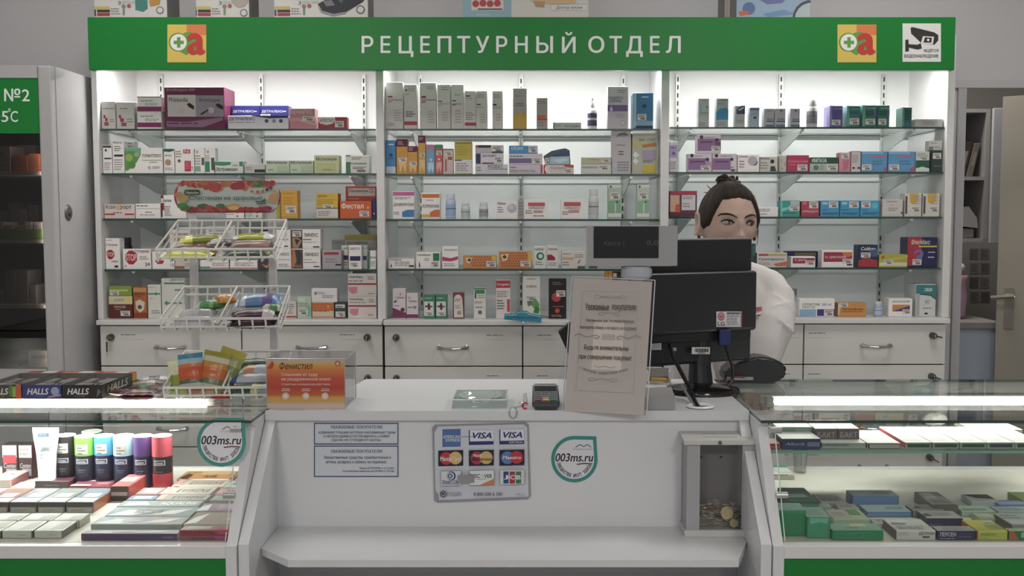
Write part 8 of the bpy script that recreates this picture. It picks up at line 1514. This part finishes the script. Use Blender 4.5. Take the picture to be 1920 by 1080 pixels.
lay(fl2, .20, .36, .46, .30, .045, .016, [(0, '#c9cdc4'), (.15, '#4f9a54'), (.45, '#8fae78'), (.6, '#3f7a3c')], 'green and white pack at the back of middle basket', 33, .026)
lay(fl2, .36, .30, .52, .16, .05, .016, [(0, '#c98f34'), (.3, '#d6a04a'), (.6, '#c07a2c')], 'orange pack in the middle of middle basket', 34, .034)
lay(fl2, .55, .80, .98, .74, .055, .02, [(0, '#3a2030'), (.12, '#4a1f3c'), (.7, '#c9bcc4'), (.9, '#3f2a38')], 'purple pack with white lettering in middle basket', 35, .02)
p_ = fl2(.72, .78, .034)
lay(fl2, .56, .94, .96, .92, .035, .016, [(0, '#26242a'), (.3, '#3a2436'), (.8, '#2a2230')], 'black purple bar under the purple pack', 36)
lay(fl2, .56, .36, .96, .26, .07, .02, [(0, '#5a7aa5'), (.08, '#c9cfd8'), (.24, '#5f86b5'), (.6, '#6a5a9a'), (.8, '#5f8ac0')], 'blue pack with white end in middle basket', 37, .034)
lay(fl2, .80, .60, .99, .56, .04, .014, [(0, '#c3c6b5'), (.4, '#4f8a4c'), (.8, '#d0d0c4')], 'small green pack at the right of middle basket', 38, .028)
def stand_bag(fl, u, v, L, Wd, T, bands, lab, seed, yaw=0, leanb=.5, up=.038):
    c = fl(u, v, up); ux = Vector((math.sin(yaw), leanb, 1)).normalized(); uy = Vector((math.cos(yaw), 0, -math.sin(yaw)))
    return pillow('snack_pouch', lab, 'snack pouch', 'snack pouches in the lowest basket', c, ux, uy, L, Wd, T, bands, seed=seed, crimp=.07)
stand_bag(fl3, .17, .66, .09, .058, .02, [(0, '#b5c0b5'), (.25, '#55705a'), (.32, '#c9582c'), (.62, '#d3703a'), (.72, '#9fc0c4'), (.88, '#4a86a8')], 'blue topped orange pouch, left of pair', 41, -.12, .35)
stand_bag(fl3, .36, .60, .092, .062, .022, [(0, '#c9c6b0'), (.2, '#6a7a5a'), (.3, '#c96a2c'), (.6, '#c98f3c'), (.72, '#cfcfb5'), (.86, '#a8a03a')], 'yellow topped orange pouch, right of pair', 42, .2, .35)
stand_bag(fl3, .47, .50, .096, .06, .02, [(0, '#5a6a3c'), (.3, '#77854a'), (.6, '#9aa05a'), (.8, '#b5ac44')], 'olive green pouch behind the orange pair', 43, .35, .4)
stand_bag(fl3, .05, .62, .075, .045, .015, [(0, '#8a9a3c'), (.5, '#c9c9a8')], 'small yellow green pouch at basket left corner', 44, -.2, .5, .03)
lay(fl3, .05, .92, .48, .92, .03, .013, [(0, '#a5b05a'), (.3, '#b57a5a'), (.6, '#c09a6a'), (.85, '#8a8a5a')], 'tan and green bar along the lowest basket front', 45)
lay(fl3, .55, .84, .98, .82, .04, .014, [(0, '#3f5f44'), (.4, '#c9cf8a'), (.6, '#a9aeba')], 'green and silver bar at the right front of lowest basket', 46)
lay(fl3, .52, .58, .97, .54, .045, .015, [(0, '#2f5fa8'), (.12, '#b5b9c4'), (.6, '#a5a9b5')], 'silver bar with blue end in lowest basket', 47, .02)
lay(fl3, .56, .34, .98, .30, .045, .015, [(0, '#c9cfc4'), (.15, '#c98a6a'), (.35, '#b5b9c4'), (.7, '#cfd2d6')], 'pale bar with salmon band in lowest basket', 48, .028)
lay(fl3, .52, .14, .98, .12, .04, .015, [(0, '#4a6a3c'), (.3, '#2f4a36'), (.8, '#26382c')], 'dark green bar at the back of lowest basket', 49, .032)
lay(fl3, .40, .98, .56, .97, .024, .01, [(0, '#a82c3c'), (.8, '#8a2a34')], 'short red bar at the lowest basket front', 50, .004)
# ================================================================ THE PHARMACIST
from mathutils.bvhtree import BVHTree
YP = 2.76; HX = P(1365, 417, YP).x; HZ = ZY(417, YP); YAW = math.radians(9)
def gs(a, s): return math.exp(-(a / s) ** 2)
def head_pt(dx, dy, dz, off=0):
    x, y, z = dx * (.073 + off), dy * (.096 + off), dz * ((.104 if dz > 0 else .116) + off)
    if z < 0:
        k = (-z / .116); x *= 1 - .34 * k ** 1.7
        if y > 0: y *= 1 - .5 * k ** 1.2
        else: y *= 1 - .10 * k ** 2
    if z > 0 and dy < 0: y *= 1 - .05 * (z / .104)
    if dy < -.1 and off == 0:
        ax = abs(x); f = min(1, (-dy - .1) / .3)
        y -= f * .019 * gs(x, .010) * gs(z + .038, .012) + f * .010 * gs(x, .0085) * (1 / (1 + math.exp(-(z + .045) / .004))) * (1 / (1 + math.exp((z - .006) / .005)))
        y -= f * .006 * gs(ax - .011, .006) * gs(z + .041, .007)
        y += f * .0075 * gs(ax - .031, .014) * gs(z - .001, .011)
        y -= f * .0045 * gs(ax - .028, .020) * gs(z - .019, .008)
        y -= f * .005 * gs(ax - .040, .016) * gs(z + .030, .017)
        y -= f * .006 * gs(x, .019) * gs(z + .068, .008) + f * .007 * gs(x, .018) * gs(z + .104, .013)
    return Vector((x, y, z))
def sphere_grid(nu, nv):
    for j in range(nv + 1):
        ph = -math.pi / 2 + math.pi * j / nv
        for i in range(nu):
            th = 2 * math.pi * i / nu
            yield math.cos(th) * math.cos(ph), math.sin(th) * math.cos(ph), math.sin(ph)
def grid_faces(nu, nv): return [(j * nu + i, j * nu + (i + 1) % nu, (j + 1) * nu + (i + 1) % nu, (j + 1) * nu + i) for j in range(nv) for i in range(nu)]
RZ = Matrix.Rotation(YAW, 4, 'Z') @ Matrix.Rotation(math.radians(2), 4, 'Y')
def HW(p): return (RZ @ Vector(p)) + Vector((HX, YP, HZ))
def ell(g, c, rx, ry, rz, m, nu=16, nv=10, rot=None):
    vs = []
    for d in sphere_grid(nu, nv):
        v = Vector((d[0] * rx, d[1] * ry, d[2] * rz)); vs.append(Vector(c) + (rot @ v if rot else v))
    g.mesh(vs, grid_faces(nu, nv), m)
def limb(g, pts, rad, m, n=14):
    g.tube(pts, rad, m, n)
    for p, r_ in zip(pts, rad): ell(g, p, r_ * .99, r_ * .99, r_ * .99, m, 12, 8)
def rings(g, rows_, m, n=28):
    vs = [(cx + rx * math.cos(2 * math.pi * k / n), cy + ry * math.sin(2 * math.pi * k / n), z) for z, cx, cy, rx, ry in rows_ for k in range(n)]
    fs = [(i * n + k, i * n + (k + 1) % n, (i + 1) * n + (k + 1) % n, (i + 1) * n + k) for i in range(len(rows_) - 1) for k in range(n)] + [tuple(range(n - 1, -1, -1)), tuple((len(rows_) - 1) * n + k for k in range(n))]
    g.mesh(vs, fs, m)
def fuse(g, name, voxel, smooth_it, parent=None, origin=None, m=None):
    """melt overlapping volumes into one continuous skin"""
    me = bpy.data.meshes.new('tmp'); me.from_pydata(g.v, [], g.f); ob = bpy.data.objects.new('tmp', me); C.objects.link(ob)
    md = ob.modifiers.new('r', 'REMESH'); md.mode = 'VOXEL'; md.voxel_size = voxel; md.use_smooth_shade = True
    if smooth_it: sm_ = ob.modifiers.new('s', 'SMOOTH'); sm_.factor = .5; sm_.iterations = smooth_it
    dg = bpy.context.evaluated_depsgraph_get(); ev = ob.evaluated_get(dg); em_ = ev.to_mesh()
    G2 = G(); G2.mesh([v.co.copy() for v in em_.vertices], [tuple(p.vertices) for p in em_.polygons], m)
    ev.to_mesh_clear(); bpy.data.objects.remove(ob); bpy.data.meshes.remove(me)
    return G2.obj(name, parent, origin, smooth=True), G2
SKIN = mat_noise('skin', '#b5978a', '#bd9f91', 12, .55, .3)
g = G(); nu, nv = 96, 80
g.mesh([HW(head_pt(*d)) for d in sphere_grid(nu, nv)], grid_faces(nu, nv), SKIN)
for sx in (-1, 1):      # ears: rim and lobe
    ec = Vector((sx * .074, .012, -.006))
    g.tube([HW(ec + Vector((sx * (.004 + .006 * abs(math.sin(a))), .017 * math.cos(a), .029 * math.sin(a)))) for a in [i * 2 * math.pi / 14 for i in range(14)]], .0055, SKIN, 8, True)
    ell(g, HW(ec + Vector((sx * .001, .002, 0))), .006, .015, .026, SKIN); ell(g, HW(ec + Vector((sx * .002, -.006, -.027))), .006, .008, .009, SKIN)
nb_ = Vector((HX, YP + .03, HZ - .145))
limb(g, [HW((0, .012, -.06)), HW((0, .02, -.11)), nb_, nb_ + Vector((0, .0, -.05))], [.052, .05, .052, .06], SKIN, 20)
cx, cy = HX, YP + .035; zs_ = HZ - .135
T = [(zs_ + .0, 0, 0, .055, .05), (zs_ - .02, 0, 0, .095, .06), (zs_ - .055, 0, 0, .128, .078), (zs_ - .13, 0, 0, .14, .1), (zs_ - .2, 0, -.004, .138, .11), (zs_ - .3, 0, 0, .13, .095), (zs_ - .38, 0, 0, .125, .09), (zs_ - .48, 0, 0, .15, .105), (zs_ - .56, 0, 0, .165, .11), (zs_ - .62, 0, 0, .16, .105)]
rings(g, [(z, cx + a, cy + b, rx, ry) for z, a, b, rx, ry in T], SKIN)
shR, shL = Vector((cx + .132, cy - .005, zs_ - .05)), Vector((cx - .132, cy - .005, zs_ - .05))
elR, elL = P(1449, 606, 2.70), Vector((cx - .145, 2.70, P(1449, 606, 2.70).z))
wrR, wrL = Vector((.598, 2.66, 1.05)), Vector((.47, 2.66, 1.05))
for s_, e_2, w_2 in ((shR, elR, wrR), (shL, elL, wrL)):
    limb(g, [s_, s_.lerp(e_2, .5), e_2, e_2.lerp(w_2, .4), w_2], [.036, .035, .033, .032, .024], SKIN)
for sx in (-1, 1):
    hip, kn, an = Vector((cx + sx * .085, cy, zs_ - .6)), Vector((cx + sx * .09, cy - .02, .46)), Vector((cx + sx * .09, cy, .08))
    limb(g, [hip, hip.lerp(kn, .5), kn, kn.lerp(an, .35), an], [.085, .07, .052, .052, .036], SKIN)
    limb(g, [an + Vector((0, .03, -.045)), an + Vector((0, -.06, -.05)), an + Vector((0, -.13, -.055))], [.033, .034, .024], SKIN)
def hand(w_, sx):       # palm, four fingers and thumb resting forward and slightly curled
    d = Vector((-.12 * sx, -1, -.12)).normalized(); side = Vector((1, -.12 * sx, 0)).normalized(); up = side.cross(d)
    if up.z < 0: up = -up
    pc = w_ + d * .035; rot = Matrix((side, d, up)).transposed(); ell(g, pc, .036, .045, .014, SKIN, 16, 10, rot)
    limb(g, [w_, w_ + d * .02], [.024, .022], SKIN)
    for k, (o_, L) in enumerate(((-.026, .055), (-.009, .066), (.009, .07), (.026, .062))):
        b_ = pc + side * o_ * (1 if sx > 0 else 1) + d * .036; f_ = d + side * o_ * 2.2
        f_.normalize(); limb(g, [b_, b_ + f_ * L * .42 + up * .004, b_ + f_ * L * .75 - up * .004, b_ + f_ * L * .97 - up * .015], [.0085, .008, .0075, .0065], SKIN, 10)
    tb = pc - side * sx * .026 - d * .018; limb(g, [tb, tb - side * sx * .022 + d * .02, tb - side * sx * .026 + d * .045 - up * .004], [.011, .0095, .008], SKIN, 10)
hand(wrR, 1); hand(wrL, -1)
per, bodyG = fuse(g, 'person', .0032, 2, None, (cx, cy, 0), SKIN)
tag(per, 'woman with dark hair in a bun wearing a white coat behind the monitor', 'person')
bvh = BVHTree.FromPolygons(bodyG.v, bodyG.f)
def on_face(x, z, out=0.0):
    o_ = HW((x, -.3, z)); d_ = (HW((x, 0, z)) - o_).normalized(); h = bvh.ray_cast(o_, d_)
    return (h[0] if h[0] else HW((x, -.09, z))) - d_ * out
# eyes, looking towards her left
fw = (RZ @ Vector((0, -1, 0))).normalized(); rt = (RZ @ Vector((1, 0, 0))).normalized()
for sx in (-1, 1):
    ex_, ez_ = sx * .0315, -.001; c = on_face(ex_, ez_, -.0045); rot = RZ.to_3x3() @ Matrix.Rotation(sx * .22, 3, 'Z')
    g = G(); ell(g, c, .0142, .0085, .0066, M('#aea29d', .25), 20, 14, rot); eo = g.obj('eye', per, smooth=True)
    gz = c + fw * .0072 + rt * (.0045 + (.001 if sx < 0 else 0)); g = G(); ell(g, c + fw * .0056 + rt * .0042, .0058, .0036, .0058, M('#3a2a22', .15), 16, 10, rot); g.obj('iris', eo, smooth=True)
    g = G(); g.tube([on_face(ex_ + u * .0155, ez_ + .0068 * (1 - u * u * .85) - (.0015 if u * sx < -.7 else 0), .0012) for u in [i / 5 - 1 for i in range(11)]], [.0008] + [.0025] * 9 + [.0009], M('#241a18', .6), 6)  # upper lash line thickened to stand in for the lid's shade
    g.tube([on_face(ex_ + u * .0135, ez_ - .0062 * (1 - u * u * .9), .0004) for u in [i / 5 - 1 for i in range(11)]], .0008, M('#5a403a', .6), 5); g.obj('lashes_lid_shade', per)
    g = G(); g.tube([on_face(sx * .0315 + u * .0215, .0155 + .006 * (1 - (u * sx - .25) ** 2) - (.003 if u * sx > .8 else 0), .0008) for u in [i / 5 - 1 for i in range(11)]], [.0012, .0022, .0026, .0027, .0027, .0026, .0025, .0022, .0018, .0014, .0008], M('#33261f', .8), 6); g.obj('eyebrow', per)
g = G(); g.tube([on_face(u * .022, -.0655 + .003 * abs(u), .0005) for u in [i / 5 - 1 for i in range(11)]], [.001, .002, .0028, .0032, .0034, .003, .0034, .0032, .0028, .002, .001], M('#a8605c', .4), 8)
g.tube([on_face(u * .019, -.0725 + .002 * abs(u), .0005) for u in [i / 5 - 1 for i in range(11)]], [.001, .0025, .0035, .004, .0042, .0044, .0042, .004, .0035, .0025, .001], M('#ad6762', .4), 8); g.obj('lips', per)
for sx in (-1, 1):
    g = G(); ell(g, HW((sx * .079, .004, -.042)), .0045, .0045, .006, M('#4f4a42', .25, .8), 10, 8); g.obj('earring', per, smooth=True, label='small dark round earring')
# hair: gathered cap with strands, curls pinned up
HAIR = mat_noise('dark_hair', '#27201c', '#3a302a', 60, .75, .2, (1, 1, .12))
g = G(); nu, nv = 110, 70; vs = []
for d in sphere_grid(nu, nv):
    p = head_pt(d[0], d[1], d[2], .0001); az = math.atan2(d[0], -d[1]); aa = abs(az)     # 0 = face forward
    line = .064 - .01 * aa if aa < .72 else (.057 - (aa - .72) * .17 if aa < 1.12 else -.011 - (aa - 1.12) * .03)
    line = max(line, -.075); t_ = (p.z - line) / .014; t_ = 1 / (1 + math.exp(-max(-30, min(30, t_ * 3))))
    strand = .0014 * math.sin(az * 46 + p.z * 60) + .0009 * math.sin(az * 91 + 2)
    n_ = Vector((d[0] / .073, d[1] / .096, d[2] / .11)).normalized(); vs.append(HW(p + n_ * (-.010 + t_ * (.0175 + strand))))
g.mesh(vs, grid_faces(nu, nv), HAIR); hr = g.obj('hair', per, smooth=True)
rr = random.Random(8); g = G(); bc_ = Vector((.004, .03, .103)); ell(g, HW(bc_), .030, .03, .022, HAIR, 20, 12)
for k in range(26):
    c = bc_ + Vector((rr.uniform(-.024, .024), rr.uniform(-.026, .014), rr.uniform(-.004, .017))); r_ = rr.uniform(.008, .014); ax = Vector((rr.uniform(-1, 1), rr.uniform(-1, 1), rr.uniform(-.4, 1))).normalized(); a_ = ax.orthogonal().normalized(); b_ = ax.cross(a_)
    g.tube([HW(c + (a_ * math.cos(q) + b_ * math.sin(q)) * r_ * (1 - .05 * i) + ax * .0008 * i) for i, q in enumerate([j * .55 for j in range(15)])], [.0034] * 12 + [.0028, .002, .001], HAIR, 6)
g.obj('bun', per, smooth=True, label='curly pinned bun')
g = G()
for pts in ([(.036, .02, .094), (.052, .016, .088), (.07, .012, .086)], [(.048, .01, .086), (.06, .008, .078), (.072, .006, .076)], [(.05, .0, .084), (.062, .0, .074), (.074, -.002, .074)], [(.028, .02, .105), (.031, .02, .116), (.0305, .02, .122)], [(-.04, .02, .085), (-.052, .02, .094), (-.058, .02, .1)], [(-.05, .01, .07), (-.064, .01, .08), (-.07, .01, .078)], [(.066, -.04, .03), (.072, -.038, .0), (.070, -.038, -.03)], [(.07, -.03, .02), (.075, -.03, -.02), (.074, -.03, -.06)]):
    g.tube([HW(p) for p in pts], [.0014, .0012, .0006], HAIR, 5)
g.obj('loose_strands', per)
# white coat
COAT = mat_noise('coat_cotton', '#cfcaca', '#d8d3d3', 7, .85, .15, (1, 1, .5), bump=.45)
g = G(); o_ = .016
rings(g, [(zs_ - .012, cx, cy + .004, .075, .06)] + [(z, cx + a, cy + b, rx + o_, ry + o_) for z, a, b, rx, ry in T[1:]] + [(zs_ - .75, cx, cy, .2, .14), (zs_ - .88, cx, cy, .21, .15)], COAT)
for s_, e_2, w_2, sg in ((shR, elR, wrR, 1), (shL, elL, wrL, -1)):
    limb(g, [s_ + Vector((-.02 * sg, 0, .004)), s_.lerp(e_2, .3) + Vector((.006 * sg, 0, 0)), s_.lerp(e_2, .62) + Vector((.008 * sg, 0, -.004)), e_2 + Vector((.004 * sg, 0, -.004)), e_2.lerp(w_2, .3), e_2.lerp(w_2, .6), w_2.lerp(e_2, .1)], [.054, .055, .054, .053, .052, .046, .038], COAT, 18)
    limb(g, [Vector((cx + .03 * sg, cy, zs_ - .012)), Vector((cx + .085 * sg, cy, zs_ - .032)), s_ + Vector((-.01 * sg, 0, 0))], [.05, .052, .054], COAT, 18)
    # cloth folds around the elbow and upper sleeve
    for k in range(5):
        q = s_.lerp(e_2, .35 + .15 * k); ax = (e_2 - s_).normalized(); a_ = Vector((.9 * sg, -.6, .5 * (k % 2 - .5))).normalized(); b_ = ax.cross(a_).normalized()
        g.tube([q + a_ * .052 * math.cos(t_) + b_ * .052 * math.sin(t_) + ax * .03 * math.sin(t_ * 1.3 + k * 1.7) for t_ in [-1.2 + .3 * i for i in range(9)]], [.001, .004, .006, .008, .009, .008, .006, .004, .001], COAT, 8)
coat, coatG = fuse(g, 'white_coat', .0045, 2, per, None, COAT)
cb_ = BVHTree.FromPolygons(coatG.v, coatG.f)
def on_coat(x, y, out=.001):
    o2 = Vector((0, 0, CAMZ)); d2 = (P(x, y, 1.0) - o2).normalized(); h = cb_.ray_cast(o2 + d2 * 2.5, d2)
    return (h[0] - d2 * out) if h[0] else P(x, y, 2.68)
g = G(); sk_c = M('#c9c0c2', .85, 0, .15)
for sg in (-1, 1):      # lapels
    g.tube([Vector((cx + sg * .05, cy - .03, zs_ + .012)), Vector((cx + sg * .058, cy - .06, zs_ - .02)), Vector((cx + sg * .035, cy - .107, zs_ - .10)), Vector((cx + sg * .008, cy - .128, zs_ - .2))], [.012, .014, .012, .005], COAT, 10)
g.obj('collar', per, smooth=True)
g = G(); q0, q1, q2, q3 = on_coat(1414, 590), on_coat(1427, 589), on_coat(1428, 575), on_coat(1414, 576); n_ = Vector((0, -.003, 0))
g.mesh([q0, q1, q2, q3, q0 + n_, q1 + n_, q2 + n_, q3 + n_], [(4, 5, 6, 7), (0, 1, 5, 4), (1, 2, 6, 5), (2, 3, 7, 6), (3, 0, 4, 7)], '#d3c9c9')
g.mesh([q.lerp(p, .0) + n_ * 1.15 for q, p in ((q3.lerp(q0, .5), q0), (q2.lerp(q1, .5), q1), (q2, q1), (q3, q0))], [(0, 1, 2, 3)], '#a8544f'); g.obj('name_badge', per, label='red and white name badge')
for sx in (-1, 1):
    g = G(); g.tube([(cx + sx * .09, cy + .045, .035), (cx + sx * .09, cy - .03, .036), (cx + sx * .09, cy - .12, .03), (cx + sx * .09, cy - .16, .024)], [.036, .043, .04, .02], M('#3a3638', .5), 14)
    for v in g.v: v.z = max(v.z, .0005)
    g.obj('shoe', per, smooth=True)
# ---- office chair behind the notice
och = thing('office_chair', 'black office chair, mostly hidden behind the beige notice', 'chair', (.15, 2.95, 0))
bk = M('#232225', .6); ox = .15; g = G()
q = lambda x, y: (P(x, y, 2.9).x, ZY(y, 2.9))
g.ext([q(1047, 623), q(1068, 606), q(1150, 600), q(1172, 625), q(1166, 700), q(1140, 745), q(1085, 740), q(1064, 660)], 'y', 2.9, 2.945, bk); g.obj('backrest', och)
G().rbox(ox - .17, ox + .12, 2.95, 3.2, .5, .57, bk, .03, 3).obj('seat', och)
g = G(); g.tube([(ox, 2.93, .9), (ox, 2.97, .7), (ox, 3.05, .49)], .018, bk, 10); g.obj('back_post', och)
G().tube([(ox, 3.05, .06), (ox, 3.05, .5)], .025, CHROME, 12).obj('gas_post', och)
for k in range(5):
    a_ = k * 2 * math.pi / 5 + .3; g = G(); e3 = Vector((ox + .14 * math.cos(a_), 3.05 + .16 * math.sin(a_), .055)); g.tube([(ox, 3.05, .09), e3], [.022, .014], bk, 8)
    lg = g.obj('leg', och); g = G(); g.lathe([(.02, -.012), (.026, -.008), (.026, .008), (.02, .012)], (e3.x, e3.y, .0268), M('#1a1a1b'), 16, 'x'); g.obj('caster', lg)
